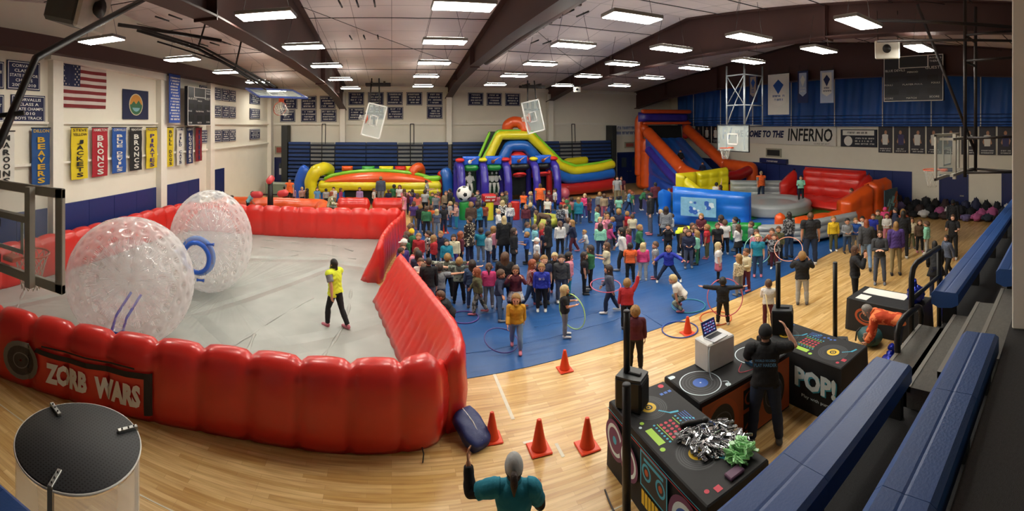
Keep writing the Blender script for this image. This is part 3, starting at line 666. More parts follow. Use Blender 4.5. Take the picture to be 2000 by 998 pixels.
pa((-5.9, 7.0, 7.3), 1.7, .3, 1.5, 'big grey ceiling speaker with pale front, hanging near the national flag')
pa((12.0, 5.9, 7.2), -1.2, .3, 1.0, 'white ceiling speaker hanging in front of the big scoreboard')
pa((10.4, 23.5, 7.0), -.5, .3, .55, 'small white ceiling speaker near the far right roof corner')

# ------------------------------------------------------------------ basketball hoops and bleachers
frame_g = mat('backboard_steel', '#b5b1a4', rough=.45, metal=.15, bump=.05)
whitef = mat('white_steel', '#eeeee8', rough=.4)
rim_o = mat('rim_orange', '#c2471c', rough=.4)
netm = mat('net_cord', '#c9c6bd', rough=.9)
clear = bpy.data.materials.new('clear_board_glass'); nt, b_, N, L = nodes(clear)
b_.inputs['Base Color'].default_value = (.8, .92, .9, 1); b_.inputs['Roughness'].default_value = .05; b_.inputs['Alpha'].default_value = .22
def hoop(X, label, framecol, net=True, W=1.83, H=1.07, t=.09, rings=True, sq=True, sc=1):
    """X: board centre; local x across, z up, -y is the playing face"""
    c = X.translation
    th = thing('basketball_hoop', label, 'basketball hoop', tuple(c))
    mb = MB(X)
    for (a, b, p, q) in ((-W/2, W/2, H/2-t, H/2), (-W/2, W/2, -H/2, -H/2+t)): mb.box(a, b, -.02, .04, p, q, .008)
    for s in (-1, 1): mb.box(s*W/2, s*(W/2-t), -.02, .04, -H/2, H/2, .008)
    mb.build('board_frame', framecol, parent=th)
    g = MB(X); g.box(-W/2+t*.8, W/2-t*.8, .0, .012, -H/2+t*.8, H/2-t*.8); g.build('glass', clear, parent=th)
    s_ = MB(X)
    if sq:
        for (a, b, p, q) in ((-.3, .3, .14, .19), (-.3, .3, -.26, -.21), (-.3, -.25, -.26, .19), (.25, .3, -.26, .19)): s_.box(a, b, -.006, -.001, p, q)
        s_.build('target_square', whitef, parent=th)
    r = MB(X); n = 28; pts = [(.23*cos(2*PI*k/n), -.4+.23*sin(2*PI*k/n), -.38) for k in range(n)]
    r.sweep(pts, .012, 8, closed=True); r.box(-.09, .09, -.17, -.02, -.41, -.35, .01); r.build('rim', rim_o, parent=th)
    if net:
        m = MB(X); K = 12
        for k in range(K):
            for sg in (-1, 1):
                p = []
                for j in range(7):
                    a = 2*PI*(k+sg*j*.5)/K; rr = lin(.225, .11, (j/6)**.7); p.append((rr*cos(a), -.4+rr*sin(a), -.39-.42*j/6))
                m.sweep(p, .005, 4)
        m.build('net', netm, parent=th)
    return th
def Xf(loc, yaw=0, roll=0, pitch=0): return Matrix.Translation(loc) @ Matrix.Rotation(yaw, 4, 'Z') @ Matrix.Rotation(roll, 4, 'Y') @ Matrix.Rotation(pitch, 4, 'X')
# near hoop by the flag wall, seen from behind: playing face towards the court (+y)
h = hoop(Xf((-3.95, 3.36, 3.72), PI), 'near basketball backboard seen from behind beside the flag wall', frame_g, t=.1)
m = MB()
m.box(-4.82, -3.45, 3.22, 3.3, 3.86, 3.93)
for x in (-4.6, -3.42): m.box(x-.04, x+.04, 3.2, 3.28, 3.19, 4.25)
m.build('back_brace', frame_g, parent=h)
m = MB(); m.box(-4.1, -3.96, 3.02, 3.16, 3.2, 5.0, .02); m.sweep([(-4.03, 3.1, 4.5), (-3.95, 3.25, 4.68), (-4.3, 4.18, 5.8), (-4.85, 7.9, 7.55)], .055, 10)
for z in (3.35, 3.75, 4.3): m.box(-4.16, -3.9, 2.98, 3.24, z, z+.09)
m.cyl((-5.0, 3.2, 4.95), (-3.9, 3.6, 5.05), .03); m.cyl((-4.03, 3.1, 5.0), (-4.2, 2.2, 7.6), .04)
m.build('support_mast', black, parent=h)
# near right hoop, seen almost edge on
h = hoop(Xf((10.45, 3.5, 4.17), PI), 'basketball hoop seen edge-on in front of the player posters', frame_g, t=.07)
m = MB()
for x in (9.9, 10.95):
    m.box(x-.04, x+.04, 3.1, 3.18, 3.65, 4.7); m.box(x-.03, x+.03, 3.1, 3.5, 4.55, 4.61); m.box(x-.03, x+.03, 3.1, 3.5, 3.75, 3.81)
m.box(9.55, 11.3, 3.06, 3.14, 4.56, 4.62); m.box(9.55, 11.3, 3.06, 3.14, 3.74, 3.8)
m.build('back_brace', frame_g, parent=h)
m = MB()
for x in (9.95, 10.9): m.cyl((x, 2.9, 3.7), (x+.0, 2.9, 7.9), .045); 
for z in (3.8, 4.6, 6.4, 7.0): m.cyl((9.95, 2.9, z), (10.9, 2.9, z), .035); m.cyl((9.95, 2.9, z), (9.95, 1.6, z+.05), .03)
m.cyl((9.95, 1.6, 3.8), (9.95, 1.6, 7.8), .045); m.cyl((10.9, 2.9, 4.2), (10.2, 4.2, 7.9), .04); m.cyl((9.95, 1.6, 3.85), (10.9, 2.9, 3.8), .03)
m.cyl((9.4, 4.9, 7.4), (9.9, 1.6, 7.1), .04); m.cyl((9.4, 4.9, 6.9), (9.9, 1.6, 6.8), .03)
m.build('support_mast', dark, parent=h)
# two swung-up hoops above the far bleachers
for (x, y, z, ro, lab) in ((-.95, 24, 5.15, math.radians(90+14), 'tilted basketball backboard hanging above the green and orange inflatable'), (7.9, 24, 5.4, math.radians(90-13), 'tilted basketball backboard hanging above the multicoloured slide')):
    h = hoop(Xf((x, y, z), 0, ro), lab, whitef, t=.07)
    m = MB(); m.box(x-.06, x+.06, y+.08, y+.2, z-.2, z+.9); m.box(x-.5, x+.5, y+.08, y+.16, z+.35, z+.45); m.cyl((x-.3, y+.15, z+.4), (x-.15, y+.6, 7.5), .04); m.cyl((x+.3, y+.15, z+.4), (x+.25, y+.6, 7.5), .04)
    m.box(x-.5, x+.9, y+.5, y+.62, 7.1, 7.25); m.box(x-.5, x+.9, y+1.1, y+1.2, 7.1, 7.25); m.box(x-.2, x-.1, y+.3, y+1.6, 7.2, 7.32); m.box(x+.5, x+.6, y+.3, y+1.6, 7.2, 7.32)
    m.build('support_mast', dark, parent=h)
# main hoop before the curtain, facing the court (-x)
h = hoop(Xf((12.2, 12.7, 4.4), -PI/2), 'glass basketball hoop hanging in front of the WELCOME lettering', black, t=.035)
m = MB()
for y in (12.2, 13.2): m.cyl((12.35, y, 3.95), (12.35, y, 7.3), .035); m.cyl((13.4, y, 4.9), (13.4, y, 7.3), .03); m.cyl((12.35, y, 4.9), (13.4, y, 6.9), .025)
for z in (4.9, 5.7, 6.9): m.cyl((12.35, 12.2, z), (12.35, 13.2, z), .03); m.cyl((12.35, 12.2, z), (13.4, 12.2, z), .025)
m.cyl((12.35, 12.2, 5.7), (12.35, 13.2, 6.9), .02); m.cyl((12.35, 13.2, 5.7), (12.35, 12.2, 6.9), .02)
m.build('support_mast', mat('grey_pipe', '#8e9499', rough=.4, metal=.5), parent=h)
# left end hoop folded up to the roof
h = hoop(Xf((-3.75, 14.2, 5.95), -2.4, 0, 1.25), 'folded basketball hoop raised up to the roof beside the flag-side beam', mat('board_blue', '#3a4a86', rough=.4), t=.05)
m = MB(); A = [(-7.6, 11.8, 7.9), (-6.0, 12.9, 7.35), (-4.1, 14.3, 6.2)]
m.sweep(A, .05, 6); m.sweep([(x+.35, y-.3, z-.05) for x, y, z in A], .04, 6); m.sweep([(-7.2, 12.4, 7.6), (-5.2, 13.0, 6.9), (-4.0, 13.8, 6.05)], .03, 6)
m.cyl((-7.9, 11.2, 8.0), (-5.6, 13.9, 7.75), .06); m.cyl((-6.0, 12.9, 7.35), (-5.7, 13.0, 8.4), .03); m.cyl((-5, 13.6, 6.7), (-4.6, 13.5, 8.2), .03)
m.build('support_mast', dark, parent=h)
# ------------------------------------------------------------------ folded bleachers along the back wall
blv = mat('bleacher_blue', '#1d3b70', rough=.45, vary=.1, scale=4, bump=.05)
bln = mat('bleacher_dark', '#101828', rough=.6)
grey = mat('aisle_grey', '#77797a', rough=.7)
def bleacher(x0, x1, aisles, label):
    th = thing('folded_bleachers', label, 'bleachers', ((x0+x1)/2, 31.3, 0), 'closed bleachers on the back wall')
    n = 13; H = 3.75
    mb = MB(); mb.box(x0, x1, 31.35, 31.9, 0, 3.55); mb.build('frame', bln, parent=th)
    segs = []; xs = [x0] + [v for a in aisles for v in (a-.9, a+.9)] + [x1]
    for k in range(0, len(xs), 2): segs.append((xs[k], xs[k+1]))
    for r in range(n):
        z = .12+r*(H-.1)/n; y = 31.0+.025*r
        mb = MB()
        for (a, b) in segs:
            k = max(1, round((b-a)/2.4))
            for j in range(k): mb.box(lin(a, b, j/k)+.01, lin(a, b, (j+1)/k)-.01, y, y+.34, z+.03, z+.22, .03)
        mb.build('bench_row', blv, parent=th)
    mb = MB()
    for a in aisles:
        for r in range(n): mb.box(a-.85, a+.85, 31.05+.025*r, 31.4, .12+r*(H-.1)/n+.05, .12+r*(H-.1)/n+.2, .01)
    mb.build('aisle_steps', grey, parent=th)
    mb = MB()
    for a in aisles: mb.cyl((a, 30.95, 2.2), (a, 31.1, 5.0), .03); mb.cyl((a+.25, 31, 3.6), (a+.25, 31.1, 5.0), .03); mb.cyl((a, 31.1, 5.0), (a+.25, 31.1, 5.0), .03)
    mb.build('aisle_rail', black, parent=th)
bleacher(-7.4, 4.0, (-4.9, 1.3), 'closed blue bleachers behind the green and orange obstacle course')
bleacher(4.3, 16.8, (13.3,), 'closed blue bleachers behind the multicoloured slide')
mb = MB(); mb.box(-7.9, -7.45, 31.2, 32.3, 0, 4.9, .02); o = mb.build('bleacher_end_panel', mat('panel_dark', '#2a2d2c', rough=.6)); tag(o, 'tall dark end panel between the navy corner door and the bleachers', 'panel')
mb = MB(); mb.box(16.85, 17.25, 31.2, 32.3, 0, 4.9, .02); o = mb.build('bleacher_end_panel', mat('panel_dark', '#2a2d2c', rough=.6)); tag(o, 'tall dark end panel between the bleachers and the double door', 'panel')
# ------------------------------------------------------------------ near seating: decks, benches, rails
deckm = mat('dark_carpet', '#3b3b3c', rough=.95, vary=.25, scale=60, bump=.3, bscale=200)
stepm = mat('grey_tread', '#6e6d68', rough=.8, vary=.2, scale=20, bump=.1)
edge = mat('tread_edge', '#8d8b84', rough=.6)
benchm = mat('bench_blue', '#2a5599', rough=.42, vary=.08, scale=5, bump=.08, bscale=60)
def yf(x, y0): return y0 + .04*(x-3.5)
def strip(mb, x0, x1, ya, yb, z0, z1, b=0):
    vs = []
    for z in (z0, z1): vs += [(x0, yf(x0, ya), z), (x1, yf(x1, ya), z), (x1, yf(x1, yb), z), (x0, yf(x0, yb), z)]
    mb.add(vs, [(0,3,2,1),(4,5,6,7),(0,1,5,4),(1,2,6,5),(2,3,7,6),(3,0,4,7)])
dk = MB(); strip(dk, -9.5, 22, .9, 1.7, 0, 2.5); strip(dk, -9.5, 3.45, .62, 1.0, 0, 2.86); strip(dk, 5.0, 22, .62, 1.0, 0, 2.86)
strip(dk, -9.5, 22, -2.9, .68, 0, 3.2); dk.mt(1); strip(dk, -9.5, 22, -1.1, -1.08, 3.2, 3.204)
o = dk.build('seating_deck', [deckm, edge]); tag(o, 'dark carpeted stepped deck that carries the near blue benches', 'seating deck'); o['kind'] = 'structure'
st = MB()
for (a, b, z) in ((1.515, 1.97, 2.5), (1.236, 1.53, 2.68), (.95, 1.25, 2.86), (.66, .96, 3.04)):
    st.mt(0); strip(st, 3.47, 4.98, a, b, z-.5, z)
    st.mt(1); strip(st, 3.47, 4.98, b-.035, b+.005, z-.05, z+.004)
o = st.build('aisle_stairs', [stepm, edge]); tag(o, 'grey aisle stairs between the two halves of the near benches', 'stairs')
def bench(x0, x1, ya, yb, z, label, n):
    mb = MB()
    L_ = (x1-x0)/n
    for k in range(n):
        a, b = x0+k*L_+.0015, x0+(k+1)*L_-.0015
        prof = [(ya, z-.14), (ya, z-.02), (ya+.03, z), (lin(ya, yb, .45), z), (lin(ya, yb, .5), z-.003), (lin(ya, yb, .55), z), (yb-.04, z), (yb, z-.035), (yb, z-.16), (yb-.1, z-.2), (ya+.08, z-.18)]
        vs = [(a, yf(a, p), q) for p, q in prof] + [(b, yf(b, p), q) for p, q in prof]; m_ = len(prof)
        mb.add(vs, [tuple(range(m_)), tuple(reversed(range(m_, 2*m_)))] + [(i, m_+i, m_+(i+1) % m_, (i+1) % m_) for i in range(m_)])
    th = thing('bleacher_bench', label, 'bench', ((x0+x1)/2, yf((x0+x1)/2, (ya+yb)/2), z-.4))
    mb.build('seat', benchm, parent=th)
    s = MB()
    for k in range(n+1):
        x = lin(x0, x1, k/n); x = min(max(x, x0+.1), x1-.1)
        s.box(x-.03, x+.03, yf(x, ya)+.05, yf(x, yb)-.12, z-.42, z-.17)
    s.build('bracket', black, parent=th)
bench(-3.2, 3.42, 1.46, 1.83, 2.9, 'near front blue bench below the DJ booth, ending at the aisle stairs', 5)
bench(5.06, 15, 1.5, 1.84, 2.9, 'near front blue bench running away past the aisle stairs', 7)
bench(.2, 3.4, .72, 1.02, 3.27, 'short blue bench in the lower corner beside the aisle stairs', 4)
bench(4.95, 12, .72, 1.02, 3.27, 'second-row blue bench beyond the aisle beside the pillar', 8)
fs = MB(); strip(fs, -9.5, 22, 1.72, 1.78, 0, 1.98); o = struct('wall_lower', fs, mat('fascia_grey', '#55585c', rough=.7))
rl = MB(); rl.sweep([(4.82, 2.06, 2.1), (4.82, 2.06, 3.1), (4.87, 2.06, 3.2), (4.98, 2.06, 3.24), (5.85, 2.08, 3.2)], .035, 10); rl.cyl((4.82, 2.06, 2.85), (5.85, 2.08, 2.8), .028); rl.cyl((5.85, 2.08, 3.2), (5.85, 2.08, 2.1), .035)
rl.box(4.7, 5.95, 1.99, 2.1, 2.05, 2.12); o = rl.build('guard_rail', black); tag(o, 'tall black guard rail at the foot of the aisle stairs', 'rail')
rl = MB(); rl.sweep([(4.28, 1.99, 2.1), (4.28, 1.99, 2.7), (4.33, 1.99, 2.77), (4.45, 1.99, 2.8), (4.95, 2.04, 2.72), (5.08, 2.06, 2.66), (5.14, 2.06, 2.55), (5.12, 2.06, 2.42)], .035, 10)
o = rl.build('grab_rail', black); tag(o, 'low curved black grab rail beside the aisle stairs', 'rail')

# ------------------------------------------------------------------ the red inflatable arena with two clear balls
red_v = vinyl('red', '#d22a22'); redd_v = vinyl('deep_red', '#b3201c')
def resample(path, step):
    P = [Vector((p[0], p[1], 0)) for p in path]; out = [P[0]]; acc = 0
    # smooth with Catmull-Rom
    Q = []
    for i in range(len(P)-1):
        p0, p1, p2, p3 = P[max(i-1, 0)], P[i], P[i+1], P[min(i+2, len(P)-1)]
        for k in range(24):
            t = k/24; Q.append(.5*((2*p1)+(-p0+p2)*t+(2*p0-5*p1+4*p2-p3)*t*t+(-p0+3*p1-3*p2+p3)*t**3))
    Q.append(P[-1])
    S = [0]
    for a, b in zip(Q, Q[1:]): S.append(S[-1]+(b-a).length)
    n = max(2, round(S[-1]/step)); res = []
    j = 0
    for k in range(n+1):
        s = S[-1]*k/n
        while j < len(S)-2 and S[j+1] < s: j += 1
        t = (s-S[j])/max(1e-9, S[j+1]-S[j]); res.append(Q[j].lerp(Q[j+1], min(1, t)))
    return res, S[-1]
def baffle_wall(path, seg, prof, depth=.07, per=8, cap=True, quilt=0):
    """path = base line of the outer face, prof(t) -> (inward offset, height) closed section; t in 0..1"""
    pts, Ln = resample(path, seg/per); n = len(pts); m = 28; mb = MB()
    vs = []
    for i, p in enumerate(pts):
        t = (pts[min(i+1, n-1)]-pts[max(i-1, 0)]).normalized(); nin = Vector((-t.y, t.x, 0))   # left of travel = inside
        w = abs(sin(PI*i/per))**.3
        e = min(1, min(i, n-1-i)/3) if cap else 1
        for k in range(m):
            o, z = prof(k/m); o0, z0 = prof(.5/m + k/m)
            c_o, c_z = .24, .6
            d = Vector((o-c_o, z-c_z)); L_ = max(d.length, 1e-6); dd = d/L_
            q = 0
            if quilt: q = .035*abs(sin(PI*(z/.16))) * abs(sin(PI*(i/per*1.0+(int(z/.16) % 2)*.5)))
            bul = depth*(w-.6)*(1 if z > .02 else .3) + q
            o2, z2 = o+dd.x*bul, max(0, z+dd.y*bul)
            sh = .75+.25*e
            vs.append(tuple(p + nin*(c_o+(o2-c_o)*(.6+.4*e)) + Vector((0, 0, c_z+(z2-c_z)*sh if z2 > .05 else z2))))
    fs = [(i*m+k, (i+1)*m+k, (i+1)*m+(k+1) % m, i*m+(k+1) % m) for i in range(n-1) for k in range(m)]
    fs += [tuple(range(m)), tuple(reversed(range((n-1)*m, n*m)))]
    mb.add(vs, fs, True)
    return mb, pts
def closed_prof(P):
    P = [Vector(p) for p in P]; S = [0]
    for a, b in zip(P, P[1:]+P[:1]): S.append(S[-1]+(b-a).length)
    def f(t):
        s = (t % 1)*S[-1]
        for i in range(len(P)):
            if s <= S[i+1]: 
                u = (s-S[i])/max(1e-9, S[i+1]-S[i]); q = P[i].lerp(P[(i+1) % len(P)], u); return q.x, q.y
        return P[0].x, P[0].y
    return f
wallp = closed_prof([(.06, 0), (-.02, .25), (-.04, .7), (0, 1.1), (.08, 1.24), (.22, 1.31), (.36, 1.27), (.46, 1.12), (.5, .7), (.48, .25), (.42, 0)])
wedge = closed_prof([(.0, 0), (-.03, .5), (-.02, 1.05), (.03, 1.24), (.1, 1.3), (.18, 1.24), (.32, 1.0), (.6, .5), (.86, .08), (.88, 0)])
near = [(.95, 6.95), (.46, 6.66), (-.64, 6.55), (-2.47, 6.48), (-4.2, 6.15), (-6.57, 5.5), (-8.6, 4.9), (-9.9, 5.1), (-10.65, 6.2), (-10.55, 9), (-10.3, 12), (-10.0, 16), (-9.6, 18.0), (-8.7, 19.1), (-6.5, 19.35), (-3, 19.45), (0, 19.5), (.55, 19.4)]
ar = thing('inflatable_arena', 'huge red inflatable ring wall around the grey mat with ZORB WARS on its side', 'inflatable', (-4.8, 12.5, 0))
NW = list(reversed(near))
mb, NP = baffle_wall(NW, .78, wallp, .1, 8); fixn(mb.build('ring_wall', red_v, parent=ar))
mb, _ = baffle_wall([(.95, 6.95), (1.2, 7.3), (1.22, 8.2), (.95, 9.6), (.62, 11.2), (.3, 12.7)], .5, wedge, .012, 8, quilt=1); fixn(mb.build('sloping_wall', red_v, parent=ar))
mb, _ = baffle_wall([(-.28, 13.75), (-.2, 14.9), (.05, 16.4), (.45, 18.0), (.62, 19.3)], .45, closed_prof([(0, 0), (-.02, .5), (0, 1.2), (.08, 1.3), (.16, 1.22), (.4, .6), (.7, .06), (.72, 0)]), .05, 6); fixn(mb.build('sloping_wall', red_v, parent=ar))
matm = bpy.data.materials.new('grey_vinyl_mat'); nt, b_, N, L = nodes(matm)
tc = N.new('ShaderNodeTexCoord'); n1 = N.new('ShaderNodeTexNoise'); n1.inputs['Scale'].default_value = .35; n1.inputs['Detail'].default_value = 2; n1.inputs['Distortion'].default_value = 1.2
wv = N.new('ShaderNodeTexVoronoi'); wv.feature = 'DISTANCE_TO_EDGE'; wv.inputs['Scale'].default_value = .17; wv.inputs['Randomness'].default_value = .9
mp = N.new('ShaderNodeMapping'); mp.inputs['Rotation'].default_value = (0, 0, .5); L.new(tc.outputs['Object'], mp.inputs[0])
mx3 = N.new('ShaderNodeMixRGB'); mx3.inputs[0].default_value = .12; L.new(mp.outputs[0], mx3.inputs[1]); L.new(n1.outputs['Color'], mx3.inputs[2]); L.new(tc.outputs['Object'], n1.inputs['Vector'])
L.new(mx3.outputs[0], wv.inputs['Vector'])
cr = N.new('ShaderNodeValToRGB'); cr.color_ramp.elements[0].position = 0; cr.color_ramp.elements[0].color = (0,0,0,1); cr.color_ramp.elements[1].position = .035; cr.color_ramp.elements[1].color = (1,1,1,1)
L.new(wv.outputs['Distance'], cr.inputs[0])
bp = N.new('ShaderNodeBump'); bp.inputs['Strength'].default_value = .9; bp.inputs['Distance'].default_value = .05; L.new(cr.outputs[0], bp.inputs['Height'])
n4 = N.new('ShaderNodeTexNoise'); n4.inputs['Scale'].default_value = 1.1; L.new(tc.outputs['Object'], n4.inputs['Vector']); bp2 = N.new('ShaderNodeBump'); bp2.inputs['Strength'].default_value = .35; bp2.inputs['Distance'].default_value = .1
L.new(n4.outputs['Fac'], bp2.inputs['Height']); L.new(bp.outputs[0], bp2.inputs['Normal']); L.new(bp2.outputs[0], b_.inputs['Normal'])
mm = N.new('ShaderNodeMixRGB'); mm.inputs[1].default_value = srgb('#878b85'); mm.inputs[2].default_value = srgb('#b0b4ae'); L.new(n4.outputs['Fac'], mm.inputs[0]); 
L.new(mm.outputs[0], b_.inputs['Base Color']); b_.inputs['Roughness'].default_value = .38
# mat: a sheet with real low folds inside the ring
poly = [(p.x, p.y) for p in NP] + [(1.1, 7.4), (1.05, 8.2), (.8, 9.6), (.5, 11.2), (.15, 12.9), (-.35, 13.8), (-.2, 16), (.3, 18.6)]
mb = MB(); cx0, cy0 = -4.8, 12.3
def inset(p, k): return (cx0+(p[0]-cx0)*k, cy0+(p[1]-cy0)*k)
rg = [.02, .25, .5, .7, .85, .97]; vs = []
R = random.Random(3)
for k in rg:
    for p in poly:
        q = inset(p, k); vs.append((q[0], q[1], .02+.012*R.random()))
M_ = len(poly); fs = [(i*M_+k, i*M_+(k+1) % M_, (i+1)*M_+(k+1) % M_, (i+1)*M_+k) for i in range(len(rg)-1) for k in range(M_)]; fs.append(tuple(reversed(range(M_))))
mb.add(vs, fs, True); o = fixn(mb.build('arena_mat', matm, parent=ar))
mb = MB()
for pts in ([(-4.9, 7.3), (-3.6, 8.9), (-2.9, 10.9), (-2.2, 12.4)], [(-2.9, 7.0), (-3.0, 8.6), (-3.15, 9.9)], [(-5.5, 18.2), (-3.4, 18.0), (-2.3, 17.9), (-1.5, 17.2)], [(-1.2, 13.2), (-1.15, 11), (-1.5, 9)], [(-9.7, 9.0), (-8.6, 7.5), (-8.2, 6.6)], [(-5.2, 17.1), (-3.2, 16.8), (-1.3, 16.2)], [(-6.3, 13.4), (-4.7, 15.2), (-3.5, 16.4)]):
    q, _ = resample(pts, .2); mb.sweep([(p.x, p.y, .025+.01*sin(i)) for i, p in enumerate(q)], [.012+.02*abs(sin(i*.7)) for i in range(len(q))], 6, flat=(1.6, .6))
o = mb.build('mat_fold', matm, parent=ar); o['kind'] = 'stuff'
# the side lettering follows the baffles
def wall_pt(xq, z, off):
    best = min(range(len(NP)), key=lambda i: abs(NP[i].x-xq)+(0 if NP[i].y < 8 else 99))
    i = best; j = i+1 if i+1 < len(NP) else i-1
    if NP[i].x > xq and i > 0: i = i-1; j = best
    a, b = NP[i], NP[j]; t = (xq-a.x)/((b.x-a.x) or 1)
    p = a.lerp(b, t); tt = (b-a).normalized(); nout = Vector((tt.y, -tt.x, 0)); w = abs(sin(PI*(i+t*(j-i))/8))**.3
    o_ = .045*min(1, z/.3)+.1*(w-.6)
    return p + nout*(o_+off) + Vector((0, 0, z))
def wrap_mb(draw, off):
    m2 = MB(); draw(m2)
    bm = bmesh.new(); me = bpy.data.meshes.new('x'); me.from_pydata(m2.v, [], m2.f); bm.from_mesh(me)
    bmesh.ops.triangulate(bm, faces=bm.faces)
    for _ in range(2): bmesh.ops.subdivide_edges(bm, edges=[e for e in bm.edges if e.calc_length() > .06], cuts=1, use_grid_fill=True)
    bmesh.ops.triangulate(bm, faces=bm.faces)
    out = MB(); out.add([tuple(wall_pt(v.co.x, v.co.z, off)) for v in bm.verts], [tuple(v.index for v in f.verts) for f in bm.faces], False); bm.free(); bpy.data.meshes.remove(me)
    return out
letm = cloth('zorb_white', '#dcd6d1')
def dr(m):
    text_mb(m, 'ZORB', (-5.22, 0, .49), (1, 0, 0), (0, 0, 1), .37, .78, th=0, bold=.06); text_mb(m, 'WARS', (-4.3, 0, .47), (1, 0, 0), (0, 0, 1), .37, .8, th=0, bold=.06)
wrap_mb(dr, .02).build('lettering', letm, parent=ar)
def dr(m):
    m.add([(-5.85, 0, .78), (-5.2, 0, .74), (-3.8, 0, .76), (-3.8, 0, .86), (-5.2, 0, .83), (-5.8, 0, .87)], [(0,1,2,3,4,5)]); m.add([(-5.7, 0, .91), (-4, 0, .9), (-4, 0, .93), (-5.7, 0, .94)], [(0,1,2,3)]); m.add([(-3.85, 0, .16), (-3.72, 0, .16), (-3.72, 0, .86), (-3.85, 0, .86)], [(0,1,2,3)])
wrap_mb(dr, .014).build('dark_trim_print', cloth('darkprint', '#2a2320'), parent=ar)
def ringpts(r0, r1, n, z0=.56, x0=-6.12):
    vs = [(x0+r*cos(2*PI*k/n+.3), 0, z0+r*sin(2*PI*k/n+.3)) for r in (r0, r1) for k in range(n)]
    return vs, [(k, (k+1) % n, n+(k+1) % n, n+k) for k in range(n)]
wrap_mb(lambda m: m.add(*ringpts(.27, .36, 18)), .03).build('emblem_rim', mat('emblem_grey', '#6f6a66', rough=.5), parent=ar)
wrap_mb(lambda m: m.add(*ringpts(.02, .275, 18)), .024).build('emblem_face', mat('emblem_dark', '#3a3230', rough=.6, vary=.4, scale=10), parent=ar)
wrap_mb(lambda m: m.add(*ringpts(.13, .15, 18)), .03).build('emblem_line', mat('emblem_grey', '#6f6a66'), parent=ar)
mb = MB()
for x, y in ((.45, 6.6),): mb.sweep([(x, y, .12), (x+.02, y-.08, .08), (x, y-.16, .01)], .01, 5)
mb.build('tether_strap', black, parent=ar)
# ---- clear balls
plast = bpy.data.materials.new('clear_ball_plastic'); nt, b_, N, L = nodes(plast)
b_.inputs['Base Color'].default_value = (.9, .9, .9, 1); b_.inputs['Roughness'].default_value = .12; b_.inputs['Specular IOR Level'].default_value = .9
lw = N.new('ShaderNodeLayerWeight'); lw.inputs['Blend'].default_value = .35
mr = N.new('ShaderNodeMapRange'); mr.inputs['To Min'].default_value = .2; mr.inputs['To Max'].default_value = .68
L.new(lw.outputs['Facing'], mr.inputs['Value']); L.new(mr.outputs[0], b_.inputs['Alpha'])
plin = bpy.data.materials.new('clear_inner_plastic'); nt, b_, N, L = nodes(plin)
b_.inputs['Base Color'].default_value = (.85, .85, .87, 1); b_.inputs['Roughness'].default_value = .15; b_.inputs['Alpha'].default_value = .24
cordm = mat('white_cord', '#e4e2de', rough=.6)
blue_v = vinyl('blue', '#1f5fd0'); blue2 = mat('harness_blue', '#2a56b8', rough=.4)
def zorb(c, rx, rz, name_lab, seed):
    th = thing('inflatable_ball', name_lab, 'inflatable ball', (c[0], c[1], 0), 'clear bubble balls in the red arena')
    rings = []
    for j, la in enumerate(range(-70, 90, 11)):
        k = max(5, round(26*cos(math.radians(la))))
        for i in range(k): a = 2*PI*(i+.5*(j % 2))/k; rings.append((cos(math.radians(la))*cos(a), cos(math.radians(la))*sin(a), sin(math.radians(la))))
    D = np.array(rings)
    bm = bmesh.new(); bmesh.ops.create_icosphere(bm, subdivisions=6, radius=1)
    V = np.array([v.co[:] for v in bm.verts])
    dot = V @ D.T; ang = np.arccos(np.clip(dot.max(1), -1, 1))
    disp = 1 - .03*np.exp(-(ang/.038)**2) + .012*np.exp(-((ang-.09)/.03)**2)
    # longitudinal gores
    lon = np.arctan2(V[:, 1], V[:, 0]); disp -= .006*(np.abs(np.sin(lon*8))**.3 < .55)
    W = V*disp[:, None]*np.array([rx, rx, rz]) + np.array([c[0], c[1], rz+.03])
    W[:, 2] = np.maximum(W[:, 2], .05)
    mb = MB(); mb.add([tuple(p) for p in W], [tuple(v.index for v in f.verts) for f in bm.faces], True); bm.free()
    mb.build('outer_shell', plast, parent=th)
    mb = MB(); mb.ell((c[0], c[1], rz), (rx*.66, rx*.66, rz*.66), 48, 28); mb.build('inner_shell', plin, parent=th)
    mb = MB()
    cc = Vector((c[0], c[1], rz+.03))
    for d in rings:
        d = Vector(d); a = cc+Vector((d.x*rx, d.y*rx, d.z*rz))*.95; b = cc+Vector((d.x*rx, d.y*rx, d.z*rz))*.66
        mb.sweep([a, b], .004, 3, cap=False)
    o = mb.build('tension_cord', cordm, parent=th); o['kind'] = 'stuff'
    return th
z1 = zorb((-5.6, 8.4), 1.45, 1.38, 'big clear inflatable ball next to the ZORB WARS wall', 1)
z2 = zorb((-5.2, 12.1), 1.22, 1.47, 'clear inflatable ball with the blue entrance ring facing us', 2)
mb = MB(); n = 32; P_ = []
R0 = Vector((-5.2, 12.1, 1.5)); d0 = (Vector((-5.05, 0, 3.2)) - Vector((-5.2, 12.1, 0))); dirn = Vector((.1, -1, -.12)).normalized()
cen = R0 + dirn*1.16 + Vector((-.05, 0, -.05)); ax = dirn.cross(Vector((0, 0, 1))).normalized(); az = ax.cross(dirn).normalized()
ring = [cen + ax*.36*cos(2*PI*k/n) + az*.42*sin(2*PI*k/n) for k in range(n)]
mb.sweep([tuple(p) for p in ring], .065, 10, closed=True); mb.build('entrance_ring', blue_v, parent=z2)
mb = MB(); ring = [cen - dirn*.12 + ax*.44*cos(2*PI*k/n) + az*.5*sin(2*PI*k/n) for k in range(n)]; mb.sweep([tuple(p) for p in ring], .07, 10, closed=True); mb.build('entrance_collar', vinyl('light_blue', '#4d8be0'), parent=z2)
